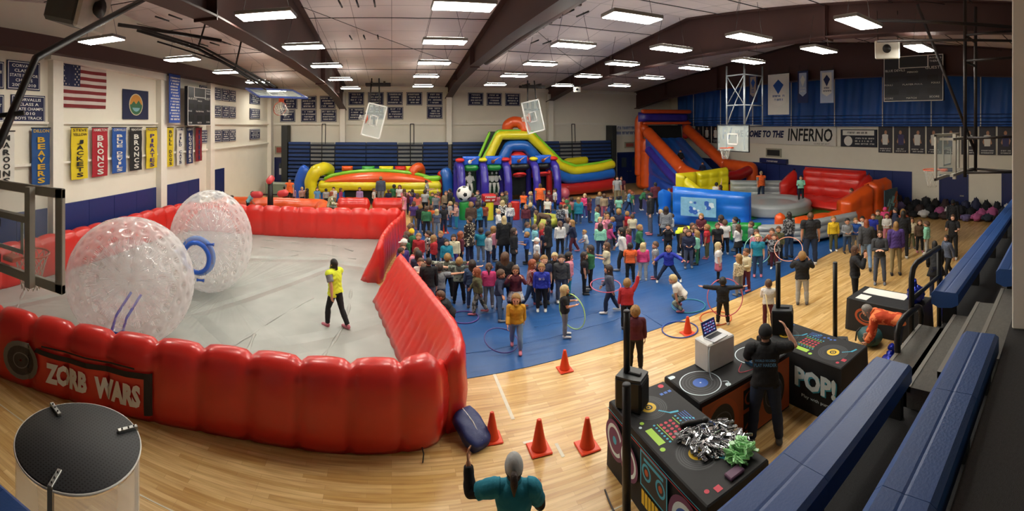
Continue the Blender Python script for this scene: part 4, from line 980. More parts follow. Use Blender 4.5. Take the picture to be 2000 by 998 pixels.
for k, (sx, sz) in enumerate(((-.42, .42), (-.1, -.62), (.5, .12))):
    mb = MB(); q = cen + ax*sx + az*sz + dirn*.03; mb.sweep([q-ax*.1, q-ax*.06, q+ax*.06, q+ax*.1], [.05, .03, .03, .05], 10); mb.build('grab_handle', blue2, parent=z2)
mb = MB(); mb.puff((-5.45, 7.15, .3), (-4.98, 7.2, .3), (-5.0, 7.05, .85), (-5.4, 7.0, .85), .1, 3, 1, .03, 5); mb.build('blue_pad', blue2, parent=z1)
mb = MB()
for x in (-5.3, -5.05): mb.sweep([(x, 7.35, .25), (x, 7.2, .6), (x, 7.45, 1.0), (x, 8.0, 1.3)], .03, 6)
mb.build('harness_strap', blue2, parent=z1)
# ---- clear drum with perforated black lid (money booth) in the corner nearest the camera
dx, dy, dr_ = -2.47, 2.9, .535
th = thing('clear_booth', 'clear cylindrical booth with a black perforated lid in the lower corner', 'booth', (dx, dy, 0))
lid = bpy.data.materials.new('perforated_lid'); nt, b_, N, L = nodes(lid)
tc = N.new('ShaderNodeTexCoord'); vo = N.new('ShaderNodeTexVoronoi'); vo.inputs['Scale'].default_value = 34; vo.inputs['Randomness'].default_value = 0; L.new(tc.outputs['Object'], vo.inputs['Vector'])
cr = N.new('ShaderNodeValToRGB'); cr.color_ramp.elements[0].position = .28; cr.color_ramp.elements[0].color = srgb('#0b0b0c'); cr.color_ramp.elements[1].position = .34; cr.color_ramp.elements[1].color = srgb('#36383b'); cr.color_ramp.interpolation = 'LINEAR'
L.new(vo.outputs['Distance'], cr.inputs[0]); L.new(cr.outputs[0], b_.inputs['Base Color']); b_.inputs['Roughness'].default_value = .6
mb = MB(); mb.lathe((dx, dy, 2.16), [(dr_-.01, 0), (dr_, .01), (dr_, .03), (dr_-.01, .04)], 64); mb.build('lid', lid, parent=th)
mb = MB(); mb.lathe((dx, dy, 2.1), [(dr_+.002, 0), (dr_+.008, .005), (dr_+.008, .09), (dr_+.002, .095)], 64); 
rim = MB(); rim.sweep([(dx+(dr_+.004)*cos(2*PI*k/64), dy+(dr_+.004)*sin(2*PI*k/64), 2.185) for k in range(64)], .008, 6, closed=True); rim.build('lid_rim', whitef, parent=th)
tube = bpy.data.materials.new('clear_acrylic'); nt, b_, N, L = nodes(tube); b_.inputs['Base Color'].default_value = (.93, .95, .95, 1); b_.inputs['Roughness'].default_value = .04; b_.inputs['Specular IOR Level'].default_value = 1
lw = N.new('ShaderNodeLayerWeight'); lw.inputs['Blend'].default_value = .25; mr = N.new('ShaderNodeMapRange'); mr.inputs['To Min'].default_value = .17; mr.inputs['To Max'].default_value = .7; L.new(lw.outputs['Facing'], mr.inputs['Value']); L.new(mr.outputs[0], b_.inputs['Alpha'])
mb = MB(); n = 64
mb.sweep([(dx, dy, .12), (dx, dy, 2.15)], dr_-.004, n, cap=False); mb.build('clear_wall', tube, parent=th)
mb = MB(); mb.lathe((dx, dy, 0), [(dr_+.05, 0), (dr_+.06, .02), (dr_+.06, .14), (dr_+.02, .16)], 48); mb.build('base', black, parent=th)
for a in (2.75, .95, -1.25):
    mb = MB(Matrix.Translation((dx, dy, 0)) @ Matrix.Rotation(a, 4, 'Z'))
    mb.box(dr_-.17, dr_+.015, -.02, .02, 2.2, 2.225, .004); mb.box(dr_-.005, dr_+.015, -.02, .02, .1, 2.2); mb.build('corner_bracket', steel, parent=th)
    mb = MB(Matrix.Translation((dx, dy, 0)) @ Matrix.Rotation(a, 4, 'Z'))
    for q in (-.13, -.07, -.02): mb.cyl((dr_+q, 0, 2.223), (dr_+q, 0, 2.232), .008, n=8)
    mb.build('bracket_screw', black, parent=th)
# ---- blue game mat on the floor, court line
tarp = bpy.data.materials.new('blue_tarp'); nt, b_, N, L = nodes(tarp)
tc = N.new('ShaderNodeTexCoord'); no = N.new('ShaderNodeTexNoise'); no.inputs['Scale'].default_value = .9; no.inputs['Detail'].default_value = 5; mp = N.new('ShaderNodeMapping'); mp.inputs['Scale'].default_value = (.5, 3, 1)
L.new(tc.outputs['Object'], mp.inputs[0]); L.new(mp.outputs[0], no.inputs['Vector'])
mx = N.new('ShaderNodeMixRGB'); mx.inputs[1].default_value = srgb('#184379'); mx.inputs[2].default_value = srgb('#235692'); L.new(no.outputs['Fac'], mx.inputs[0]); L.new(mx.outputs[0], b_.inputs['Base Color'])
bp = N.new('ShaderNodeBump'); bp.inputs['Strength'].default_value = .5; bp.inputs['Distance'].default_value = .05; L.new(no.outputs['Fac'], bp.inputs['Height']); L.new(bp.outputs[0], b_.inputs['Normal']); b_.inputs['Roughness'].default_value = .42
mb = MB()
mb.prism([(1.0, 8.45), (4.8, 8.8), (9.1, 9.05), (14.9, 9.5), (17.5, 9.7), (17.6, 26.8), (1.2, 27.0), (.8, 19.6), (-.2, 13.9), (.1, 13.2), (1.1, 8.6)], .012)
o = fixn(mb.build('floor_mat', tarp)); tag(o, 'wide royal blue floor mat under the crowd of children', 'floor mat')
mb = MB()
for (a, b, z) in (((1.2, 11.2), (14, 12.4), 0), ((1, 14.5), (15, 15.6), 0), ((6.2, 8.9), (6.0, 26), 0), ((1.5, 9.4), (6, 9.9), 0), ((3.4, 10.2), (5.6, 10.5), 0)):
    q = sag((a[0], a[1], .014), (b[0], b[1], .014), 20, 0); mb.sweep([(p[0], p[1]+random.uniform(-.03, .03), .014) for p in q], [random.uniform(.006, .016) for _ in q], 5, flat=(2, .5))
oo = mb.build('mat_fold', tarp, parent=o); oo['kind'] = 'stuff'
ln = MB(); ln.box(1.97, 2.03, 7.15, 8.6, 0, .004); ln.box(2.0, 2.35, 6.55, 6.6, 0, .004); ln.box(2.45, 2.5, 6.1, 6.4, 0, .004); ln.box(-9.5, 8, 4.98, 5.0, 0, .003)
struct('floor_marking', ln, mat('line_paint', '#cfc9b4', rough=.5))
# weight bag beside the corner of the ring
mb = MB(Matrix.Translation((1.24, 6.84, .17)) @ Matrix.Rotation(.5, 4, 'Z') @ Matrix.Rotation(.42, 4, 'X')); mb.ell((0, 0, 0), (.22, .32, .1), 28, 14, fn=lambda d: (abs(d.x)**4+abs(d.y)**4+abs(d.z)**4)**-.25*(1+.05*sin(d.x*9)*sin(d.y*7)))
o = fixn(mb.build('weight_bag', mat('bag_navy', '#1d2a63', rough=.5, bump=.4, bscale=12))); tag(o, 'navy blue weight bag leaning on the corner of the red ring', 'bag')
mb = MB(); mb.sweep([(1.36, 6.6, .13), (1.26, 6.84, .275), (1.12, 7.08, .37)], .012, 5); mb.build('strap', whitep, parent=o)
# traffic cones
conem = mat('cone_orange', '#e0431c', rough=.4, vary=.08)
def cone(x, y, h, label):
    th = thing('traffic_cone', label, 'cone', (x, y, 0), 'orange traffic cones')
    mb = MB(); s = h*.36; mb.box(x-s, x+s, y-s, y+s, 0, h*.06, .02); mb.build('base', conem, parent=th)
    mb = MB(); mb.lathe((x, y, h*.05), [(h*.27, 0), (h*.25, .04*h), (h*.09, h*.86), (h*.07, h*.94), (h*.05, h*.95)], 24); mb.build('cone_body', conem, parent=th)
CW = [(961, 857, .42, 'orange cone beside the navy weight bag'), (1053, 878, .46, 'orange cone, middle of the three on the bare floor'), (1147, 873, .45, 'orange cone on bare floor, the one on the DJ booth side'), (1103, 722, .4, 'orange cone on the edge of the blue mat by the girl with a green hoop'), (1343, 651, .4, 'orange cone standing inside a blue hoop'), (869, 455, .5, 'distant orange cone in a gap of the crowd')]
for u, v, h, l in CW:
    d = 870*HC/(v-245); t = (u-765)/870; cone(d*sin(t), d*cos(t), h, l)

# ------------------------------------------------------------------ the bouncy attractions at the far side
yel, org, grn, lgrn, pur, gryv, bl2 = vinyl('yellow', '#e0d21e'), vinyl('orange', '#e2581c'), vinyl('green', '#1f8a3a'), vinyl('lime', '#7fc52a'), vinyl('purple', '#3a2f9a'), vinyl('grey', '#9ba1a2'), vinyl('mid_blue', '#1f62b8')
mesh_b = mat('black_netting', '#1a1d1c', rough=.9, vary=.5, scale=40)
def ribbed(pts, r, step=.35, k=.06, n=14):
    """resampled 3-D tube with pinched seams"""
    P = [Vector(p) for p in pts]; out = []; rr = []
    Ls = [0]
    for a, b in zip(P, P[1:]): Ls.append(Ls[-1]+(b-a).length)
    N_ = max(8, int(Ls[-1]/.09)); j = 0
    for i in range(N_+1):
        s = Ls[-1]*i/N_
        while j < len(Ls)-2 and Ls[j+1] < s: j += 1
        t = (s-Ls[j])/max(1e-9, Ls[j+1]-Ls[j]); out.append(P[j].lerp(P[j+1], min(1, t)))
        e = min(i, N_-i)/2.5; cap_ = sqrt(max(.02, 1-(1-min(1, e))**2))
        rr.append(r*cap_*(1-k+k*abs(sin(PI*s/step))**.4))
    for _ in range(3): out = [out[0]]+[(out[q-1]+out[q]*2+out[q+1])/4 for q in range(1, len(out)-1)]+[out[-1]]
    return out, rr
def tubep(mb, pts, r, step=.35, k=.06, n=14, flat=None, up=None): p, q = ribbed(pts, r, step, k); mb.sweep(p, q, n, flat=flat, up=up); return mb
# ---- 1 obstacle course
oc = thing('obstacle_course', 'long low obstacle course with yellow base, orange ramp and green slope', 'inflatable', (-1.2, 28.2, 0))
mb = MB(); tubep(mb, [(-5.75, 28.2, 0), (-5.85, 28.2, 1.2), (-5.6, 28.2, 1.9), (-5.3, 28.3, 2.1)], .45, .6); mb.build('end_pillar', vinyl('blue', '#1f5fd0'), parent=oc)
mb = MB(); tubep(mb, [(-5.0, 27.7, 0), (-5.1, 27.7, 1.4), (-4.8, 27.7, 2.0), (-4.3, 28.3, 2.15), (-4.1, 29.3, 1.9)], .42, .5); mb.build('entrance_arch', yel, parent=oc)
mb = MB(); tubep(mb, [(-4.6, 27.6, 1.15), (3.1, 27.6, 1.15)], .3, .4); tubep(mb, [(-4.6, 27.6, .95), (-2.9, 27.6, .95)], .26, .4); mb.build('side_tube', yel, parent=oc)
mb = MB(); tubep(mb, [(-.7, 27.6, .8), (3.1, 27.6, .8)], .28, .4); mb.build('side_tube', yel, parent=oc)
mb = MB(); mb.puff((-4.5, 27.65, .1), (-2.9, 27.65, .1), (-2.9, 27.65, .75), (-4.5, 27.65, .75), .4, 4, 1, .05, 6); mb.build('base_cushion', bl2, parent=oc)
mb = MB(); mb.box(-2.9, -.75, 27.7, 27.85, .2, 1.15); mb.build('net_opening', mesh_b, parent=oc)
mb = MB(); n = 40; vs = []
def rampz(t): return 1.42 + .58*sin(PI*min(1, max(0, t)))**.6
mb.grid(lambda u, v: (lin(-4.2, 2.5, u), 27.45-.18*sin(PI*v)+.3*v, lin(1.36, rampz(u), v)), 40, 8)
mb.build('ramp_front', org, parent=oc)
mb = MB(); tubep(mb, [(lin(-4.3, 2.6, t/12), 27.85, rampz(t/12)+.06) for t in range(13)], .13, .5); mb.build('ramp_edge', lgrn, parent=oc)
mb = MB(); mb.grid(lambda u, v: (lin(-4.3, 2.6, u), lin(27.9, 29.6, v), rampz(u)+.1*sin(PI*v)*1), 30, 6); mb.build('top_slope', vinyl('grass', '#3fa044'), parent=oc)
for k, (x0, x1, m_) in enumerate(((-3.2, -2.5, org), (-1.9, -1.1, vinyl('grass', '#3fa044')), (-.8, .1, yel), (.2, .9, red_v), (.9, 1.4, yel))):
    mb = MB(); mb.puff((x0, 28.3, 1.95), (x1, 28.3, 1.95), (x1, 28.3, 2.3), (x0, 28.3, 2.3), .35, 1, 1, .06, 10, edge=.4); mb.build('obstacle_pillow', m_, parent=oc)
mb = MB(); tubep(mb, [(1.3, 28, 1.2), (1.35, 28, 2.1), (1.75, 28.2, 2.3), (1.9, 28.6, 2.0), (1.85, 28.8, 1.4)], .3, .5); mb.build('exit_arch', org, parent=oc)
mb = MB(); tubep(mb, [(1.9, 27.8, 1.55), (3.1, 27.8, 1.6)], .18); mb.build('exit_rail', lgrn, parent=oc)
mb = MB(); tubep(mb, [(3.55, 27.8, 0), (3.5, 27.8, 1.7), (3.35, 28.2, 2.1)], .36, .6); mb.build('exit_pillar', bl2, parent=oc)
mb = MB(); tubep(mb, [(3.15, 28.4, .3), (3.12, 28.4, 2.0)], .2, .6); mb.build('exit_pillar_trim', red_v, parent=oc)
for (a, b) in ((-3.1, -1.2), (-1.1, .8)):
    mb = MB(); tubep(mb, [(a, 25.0, .43), (b, 25.0, .43)], .42, .45); o = mb.build('bolster', red_v); tag(o, 'red inflatable bolster lying before the obstacle course, %s end' % ('flag-wall' if a < -2 else 'middle'), 'inflatable', None)
# ---- 2 sports bays
sg = thing('sports_game', 'four-bay inflatable sports game with purple pillars and hoops', 'inflatable', (7, 26, 0))
bx = [4.06, 5.45, 6.87, 8.67, 10.0]
for i, x in enumerate(bx):
    mb = MB(); tubep(mb, [(x, 25.6, 0), (x, 25.6, 1.5), (x, 25.9, 2.3), (x, 26.6, 2.65), (x, 27.3, 2.4), (x, 27.5, 1.5), (x, 27.5, 0)], .24, .45); mb.build('pillar', pur, parent=sg)
    mb = MB(); mb.ell((x, 26.3, 2.82), (.28, .3, .14), 14, 8); mb.build('pillar_cap', [red_v, yel][i % 2], parent=sg)
balls = mat('ball_print', '#d9892e', rough=.5)
for i in range(4):
    a, b = bx[i]+.24, bx[i+1]-.24
    mb = MB(); tubep(mb, [(a, 26.3, 2.35), (b, 26.3, 2.35)], .2, .4); mb.build('top_beam', [grn, grn, black, black][i], parent=sg)
    c = (a+b)/2
    mb = MB(); mb.puff((c-.5, 26.2, 2.5), (c+.5, 26.2, 2.5), (c+.52, 26.2, 3.05), (c-.52, 26.2, 3.05), .35, 1, 1, .03, 10, edge=.15); sp = mb.build('sign_panel', vinyl('blue', '#1f5fd0'), parent=sg)
    mb = MB(); mb.sweep([(c+.25, 25.985, 2.98), (c+.02, 25.97, 2.86), (c-.12, 25.96, 2.76)], [.01, .1, .13], 8, flat=(1, .15)); mb.build('flame_print', balls, parent=sp)
    mb = MB(); mb.ell((c-.15, 25.96, 2.74), (.12, .03, .12), 14, 8); mb.build('printed_ball', [whitep, mat('brown_ball', '#6a2f1c'), mat('brown_ball', '#6a2f1c'), mat('brown_ball', '#6a2f1c')][i], parent=sp)
    mb = MB(); mb.puff((a, 27, .5), (b, 27, .5), (b, 27, 2.2), (a, 27, 2.2), .2, 3, 1, .02, 4); bp_ = mb.build('back_panel', [mat('panel_green', '#24402a', rough=.6, vary=.4, scale=8), mesh_b][i > 1], parent=sg)
    if i < 2:
        mb = MB(); R = random.Random(i)
        for q in range(1 if i == 0 else 3):
            ox = c + ((q-1)*.28 if i else 0); s_ = 1 if i == 0 else .75
            mb.ell((ox, 26.86, 1.95), (.09*s_, .02, .11*s_), 10, 6); mb.ell((ox, 26.86, 1.6), (.2*s_, .02, .27*s_), 10, 6)
            for sx in (-1, 1): mb.sweep([(ox+sx*.08, 26.86, 1.35), (ox+sx*.15, 26.86, 1.0), (ox+sx*.12, 26.86, .7)], [.09*s_, .07, .05], 6, flat=(1, .2)); mb.sweep([(ox+sx*.16, 26.86, 1.78), (ox+sx*.28, 26.86, 1.5)], [.06, .05], 6, flat=(1, .2))
        mb.build('printed_player', whitep, parent=bp_)
    else:
        mb = MB(); k = 24; mb.sweep([(c+.36*cos(2*PI*q/k), 26.35+.25*sin(2*PI*q/k), 1.85-.1*sin(2*PI*q/k)) for q in range(k)], .085, 10, closed=True); mb.build('target_ring', red_v, parent=sg)
    mb = MB(); mb.puff((a-.1, 25.2, .02), (b+.1, 25.2, .02), (b+.1, 26.8, .3), (a-.1, 26.8, .3), .25, 4, 1, .04, 6); mb.build('bay_floor', [grn, grn, bl2, bl2][i], parent=sg)
mb = MB(); tubep(mb, [(8.9, 26.2, .3), (8.9, 26.2, 1.9)], .14); mb.build('bay_divider', yel, parent=sg)
mb = MB(); tubep(mb, [(9.75, 26.4, .2), (9.75, 26.4, 2.1)], .2); mb.build('bay_divider', redd_v, parent=sg)
# ---- 3 multicoloured slide behind the bays
sl = thing('arched_slide', 'tall slide with concentric yellow, blue and red arches and an orange ball on top', 'inflatable', (9, 28.7, 0))
def arch(pts, r, m_, nm_='side_arch', y=28.3, flat=None):
    mb = MB(); tubep(mb, [(x, y, z) for x, z in pts], r, .6, .05, 14, flat); return mb.build(nm_, m_, parent=sl)
arch([(5.3, .6), (6.0, 2.4), (6.95, 4.25), (8.95, 4.25), (11.1, 2.2), (12.2, 1.75), (14.0, 1.9), (15.4, 2.15)], .3, yel, y=28.1)
arch([(5.0, .6), (5.8, 2.5), (6.85, 4.5), (9.15, 4.5), (11.3, 2.45), (12.4, 2.05), (14.2, 2.2), (15.3, 2.4)], .14, lgrn, 'arch_edge', 28.25)
arch([(6.3, .5), (7.0, 2.4), (7.6, 3.55), (8.7, 3.55), (10.3, 1.9), (11.8, 1.25), (14, 1.35), (15.4, 1.5)], .38, bl2, y=28.15)
arch([(7.0, .4), (7.5, 1.9), (8.0, 2.85), (8.4, 2.85), (9.6, 1.5)], .36, red_v, y=28.2)
arch([(10.9, .55), (12, .55), (14, .62), (15.4, .75)], .42, redd_v, 'base_tube', 28.1)
mb = MB(); mb.plate((6.2, 28.4, .3), (12.5, 28.4, .3), (9, 28.4, 4.2), (7, 28.4, 4.2), .3); mb.build('side_netting', mesh_b, parent=sl)
mb = MB(); mb.plate((4.65, 28.3, .3), (5.25, 28.3, .3), (6.95, 28.3, 4.5), (6.4, 28.5, 4.5), .5); mb.build('climbing_wall', mat('climb_dark', '#1f2a20', rough=.7, vary=.4), parent=sl)
arch([(4.5, .3), (6.35, 4.5)], .09, lgrn, 'arch_edge', 28.3)
mb = MB(); tubep(mb, [(11.3, 30.3, 1.3), (12.6, 30.3, 2.2), (14.3, 30.3, 2.3)], .3, .5); mb.build('far_side_tube', yel, parent=sl)
mb = MB(); mb.puff((10.5, 28.3, 1.4), (15, 28.3, 1.4), (15, 30.3, 1.5), (10.5, 30.3, 1.7), .2, 8, 1, .05, 5); mb.build('landing_bed', lgrn, parent=sl)
mb = MB(); tubep(mb, [(7.7, 28.9, 4.3), (7.65, 28.8, 4.9), (8.0, 28.7, 5.15), (8.5, 28.5, 5.1), (8.75, 28.3, 4.7), (8.75, 28.3, 4.35)], .38, .5, .04); mb.build('top_arch', org, parent=sl)
# ---- loose play pieces in front of the bays
mb = MB()
soc = lambda d: 1
mb.ell((3.75, 22.9, 1.35), .4, 24, 16); o = mb.build('giant_soccer_ball', whitep); 
tag(o, 'giant white and black soccer ball on a green tee', 'ball')
mb = MB()
for d in [(0, -1, 0), (.72, -.35, .6), (-.72, -.45, .5), (0, -.35, .93), (-.5, -.6, -.62), (.55, -.6, -.58), (-1, .2, 0), (1, .2, 0)]:
    d = Vector(d).normalized(); a = d.cross(Vector((0, .3, 1))).normalized(); b = d.cross(a); c = Vector((3.75, 22.9, 1.35))
    mb.add([tuple(c + (d + a*.3*cos(k*2*PI/5) + b*.3*sin(k*2*PI/5)).normalized()*.404) for k in range(5)] + [tuple(c+d*.412)], [(k, (k+1) % 5, 5) for k in range(5)])
fixn(mb.build('black_patch', black, parent=o))
def post(x, y, r, h, m_, nm_, label):
    mb = MB(); mb.lathe((x, y, 0), [(r*.95, 0), (r, .06), (r*.93, h*.5), (r, h-.06), (r*.9, h)], 20); o = mb.build(nm_, m_); tag(o, label, 'inflatable'); return o
post(3.75, 22.9, .26, .92, grn, 'ball_tee', 'green upright tee under the giant soccer ball')
post(5.0, 22.5, .24, .95, yel, 'ball_tee', 'yellow upright tee under the red foam block')
mb = MB(); mb.box(4.65, 5.35, 22.2, 22.8, .97, 1.35, .06); o = mb.build('foam_block', redd_v); tag(o, 'red foam block with lettering on the yellow tee', 'block')
t = MB(); glyph_rows(t, lambda a, z, off=0: Vector((a, 22.2-off, z)), 4.7, 5.3, 1.0, 1.32, 2, .006, 5, .8, .9, .07); t.build('lettering', whitep, parent=o)
post(6.35, 22.3, .24, .95, redd_v, 'ball_tee', 'red upright tee without a ball')
post(2.4, 22.5, .22, .5, lgrn, 'ball_tee', 'short lime green tee partly hidden by the crowd')
mb = MB(); k = 30; mb.sweep([(7.25+.75*cos(2*PI*q/k), 20.6+.75*sin(2*PI*q/k), .25) for q in range(k)], .22, 12, closed=True); o = mb.build('ring_pool', vinyl('olive', '#a5a83a')); tag(o, 'yellow-green inflatable ring on the blue mat', 'inflatable')
mb = MB(); mb.ell((10.6, 26.0, .62), .36, 20, 14); mb.lathe((10.6, 26.0, 0), [(.3, 0), (.28, .3)], 16); o = mb.build('giant_ball', vinyl('pink', '#d2606c')); tag(o, 'pink giant ball at the foot of the red slide base', 'ball')
mb = MB(); mb.sweep([(6.9, 24.3, .9), (6.3, 24.5, 1.3), (5.9, 24.6, 1.55)], [.05, .03, .03], 8); 
# ---- 4 big orange and blue slide by the right wall
bs = thing('big_slide', 'tall orange, purple and blue slide in the back corner by the curtain', 'inflatable', (20, 26, 0))
def BT(pts, r, m_, nm_, step=.6, **k):
    mb = MB(); tubep(mb, pts, r, step, .05, 14, **k); return mb.build(nm_, m_, parent=bs)
BT([(18.15, 28.2, 4.5), (18.2, 23.6, 1.8)], .42, org, 'lane_edge'); BT([(21.9, 28.2, 4.7), (21.9, 23.4, 2.0)], .42, org, 'lane_edge')
BT([(18.15, 29.3, 4.75), (18.15, 28.2, 4.6)], .36, org, 'lane_edge')
BT([(18.2, 23.9, 1.9), (18.3, 22.6, 1.6), (18.6, 21.0, 1.5)], .42, org, 'run_out_wall'); BT([(21.9, 23.6, 2.1), (21.9, 20.9, 2.0), (21.9, 20.8, .3)], .42, org, 'run_out_wall')
BT([(18.6, 21.1, 1.5), (20.5, 20.9, 1.6), (21.8, 20.9, 1.9)], .36, redd_v, 'run_out_wall')
BT([(18.05, 28.0, .2), (18.05, 28.0, 2.0), (18.1, 27.9, 3.1)], .5, org, 'corner_column')
BT([(17.95, 28.9, 1.0), (17.95, 28.9, 5.3), (18.3, 28.8, 5.75)], .36, org, 'corner_column'); BT([(22.2, 28.6, 3.8), (22.2, 28.6, 5.4)], .3, redd_v, 'corner_column')
mb = MB(); mb.grid(lambda u, v: (lin(18.5, 21.6, u), lin(28.2, 23.2, v), lin(3.9, .8, v)+.05*abs(sin(PI*u*4))), 24, 20); mb.build('slide_lane', bl2, parent=bs)
mb = MB(); mb.plate((18.4, 28.4, 3.7), (21.7, 28.4, 3.7), (21.7, 28.6, 4.9), (18.4, 28.6, 4.9), .1); mb.build('top_netting', mesh_b, parent=bs)
mb = MB(); mb.puff((17.7, 28.2, 5.15), (22.4, 28.2, 5.15), (22.4, 28.2, 5.9), (17.7, 28.2, 5.9), .9, 5, 1, .06, 6, edge=.3); mb.build('roof_bolster', pur, parent=bs)
BT([(17.6, 28.1, 5.95), (22.4, 28.1, 6.0)], .16, org, 'roof_trim'); BT([(17.7, 28.0, 5.05), (22.3, 28.0, 5.1)], .1, org, 'roof_trim')
mb = MB(); mb.puff((17.85, 29.2, .1), (17.85, 28.0, .1), (17.85, 28.0, 3.9), (17.85, 29.2, 3.9), .4, 2, 3, .08, 8); mb.build('side_panel', org, parent=bs)
def sidez(y): return lin(1.5, 4.2, (y-23.6)/4.6)
mb = MB()
mb.grid(lambda u, v: (17.95-.2*abs(sin(PI*v*3))**.5*sin(PI*min(1, u*1.02)), lin(28, 21.2, u), lin(.1, sidez(max(23.3, lin(28, 21.2, u))) , v)), 30, 24); mb.build('side_panel', vinyl('slide_blue', '#2b4fae'), parent=bs)
BT([(17.85, 27.6, 3.2), (17.75, 24.6, 1.55), (17.7, 23.0, .8)], .3, pur, 'side_stripe'); BT([(17.7, 24.4, .2), (17.65, 23.4, .8), (17.7, 22.4, .2)], .34, redd_v, 'side_wedge')
mb = MB(); mb.box(18.3, 22, 28.3, 29.4, .05, 3.7); mb.build('tower_body', pur, parent=bs)
mb = MB(); mb.puff((18.2, 21.2, .3), (21.8, 21.2, .3), (21.8, 23.6, .9), (18.2, 23.6, .9), .3, 5, 1, .05, 5); mb.build('run_out_floor', org, parent=bs)
# ---- 5 round arena with four coloured seats and a grey disc
ra = thing('round_game_arena', 'round inflatable game with yellow, blue, red and orange corner seats around a grey disc', 'inflatable', (17.2, 14.9, 0))
cx_, cy_ = 17.2, 14.9
def sector(r0, r1, a0, a1, z0, z1, m_, nm_, n=24):
    mb = MB(); vs = []; 
    prof = [(r0, z0), (r0, z1-.04), (r0+.1, z1), (r1-.15, z1), (r1, z1-.12), (r1+.04, (z0+z1)/2), (r1-.02, z0)]
    for i in range(n+1):
        a = lin(a0, a1, i/n)
        for r, z in prof: vs.append((cx_+r*cos(a), cy_+r*sin(a), z))
    m = len(prof); fs = [(i*m+k, (i+1)*m+k, (i+1)*m+(k+1) % m, i*m+(k+1) % m) for i in range(n) for k in range(m)]
    fs += [tuple(range(m)), tuple(reversed(range(n*m, n*m+m)))]
    mb.add(vs, fs, True); return fixn(mb.build(nm_, m_, parent=ra))
for k in range(8): sector(.05, 4.25, k*PI/4+.2, (k+1)*PI/4+.2, .0, .48, [grn, bl2][k in (4, 0)], 'base_cushion', 8)
mb = MB(); mb.lathe((cx_+.2, cy_+.2, .48), [(1.9, 0), (2.05, .12), (1.95, .26), (2.02, .42), (1.95, .55), (1.7, .62), (1.5, .56), (1.25, .5), (1.2, .45), (.9, .5), (.4, .46), (.1, .47)], 48); mb.build('centre_disc', gryv, parent=ra)
def seatwall(p, q, z0, z1a, z1b, th_, m_, nx=5, ny=3, nm_='seat_back', lean=.0, d=.07):
    a, b = Vector((*p, 0)), Vector((*q, 0)); n_ = (b-a).cross(Vector((0, 0, 1))).normalized()
    mb = MB(); L_ = n_*-lean
    mb.puff(a+Vector((0, 0, z0)), b+Vector((0, 0, z0)), b+Vector((0, 0, z1b))+L_, a+Vector((0, 0, z1a))+L_, th_, nx, ny, d, 7, edge=.12); return mb.build(nm_, m_, parent=ra)
# blue seat (its printed back faces the camera)
seatwall((12.45, 17.3), (14.5, 14.0), .1, 1.95, 1.8, .8, vinyl('sky_blue', '#1d6fd2'), 3, 3)
seatwall((14.6, 14.1), (15.3, 14.9), .1, 1.75, 1.4, .55, vinyl('indigo', '#3d49b0'), 1, 1, 'seat_side'); seatwall((12.6, 17.6), (13.6, 18.4), .1, 1.8, 1.5, .55, vinyl('sky_blue', '#1d6fd2'), 1, 2, 'seat_side')
mb = MB(); e_ = Vector((2.05, -3.3, 0)).normalized(); n_ = e_.cross(Vector((0, 0, 1))).normalized(); c_ = Vector((13.25, 16.02, 0)) + n_*.5
def pp(a, z, o_=0): return tuple(c_ + e_*a + n_*o_ + Vector((0, 0, z)))
mb.mt(0); mb.plate(pp(-.75, .75), pp(.95, .75), pp(.95, 1.6), pp(-.75, 1.6), .05)
mb.mt(1); R = random.Random(4)
for k in range(16):
    a_ = R.uniform(-.3, .8); z_ = R.uniform(.85, 1.45); r_ = R.uniform(.06, .16); mb.mt(1+k % 2); mb.add([pp(a_+r_*cos(q)*R.uniform(.6, 1.3), z_+r_*sin(q)*.8, .004+k*.0006) for q in [j*PI/4 for j in range(8)]], [tuple(range(8))])
mb.build('splash_print', [mat('print_paleblue', '#7fb3cf', rough=.5, vary=.3, scale=6), mat('print_blue', '#2f5fb5', rough=.5), mat('print_white', '#cfe0e6', rough=.5)], parent=ra)
# yellow seat
seatwall((15.4, 20.6), (16.6, 20.2), .4, 2.1, 2.15, .7, yel, 1, 2, 'seat_side'); seatwall((16.6, 20.2), (18.6, 19.6), .4, 2.15, 2.35, .7, yel, 3, 4, d=.09); seatwall((15.5, 20.3), (15.9, 19.2), .4, 2.0, 1.3, .5, yel, 1, 1, 'seat_side')
mb = MB(); mb.puff((15.7, 19.0, .75), (18.4, 18.2, .75), (18.6, 19.4, .85), (16.2, 20.0, .85), .35, 3, 1, .06, 7); mb.build('seat_cushion', yel, parent=ra)
# red seat against the padding
seatwall((20.7, 15.8), (20.7, 11.7), .4, 2.45, 2.45, .8, red_v, 3, 4, d=.1); seatwall((19.3, 15.9), (20.6, 15.9), .4, 1.6, 2.4, .5, red_v, 1, 2, 'seat_side'); seatwall((20.9, 11.6), (19.5, 11.6), .4, 2.4, 1.6, .5, red_v, 1, 2, 'seat_side')
mb = MB(); mb.puff((19.0, 15.7, .85), (19.0, 11.9, .85), (20.5, 11.9, .95), (20.5, 15.7, .95), .45, 3, 1, .08, 7); mb.build('seat_cushion', red_v, parent=ra)
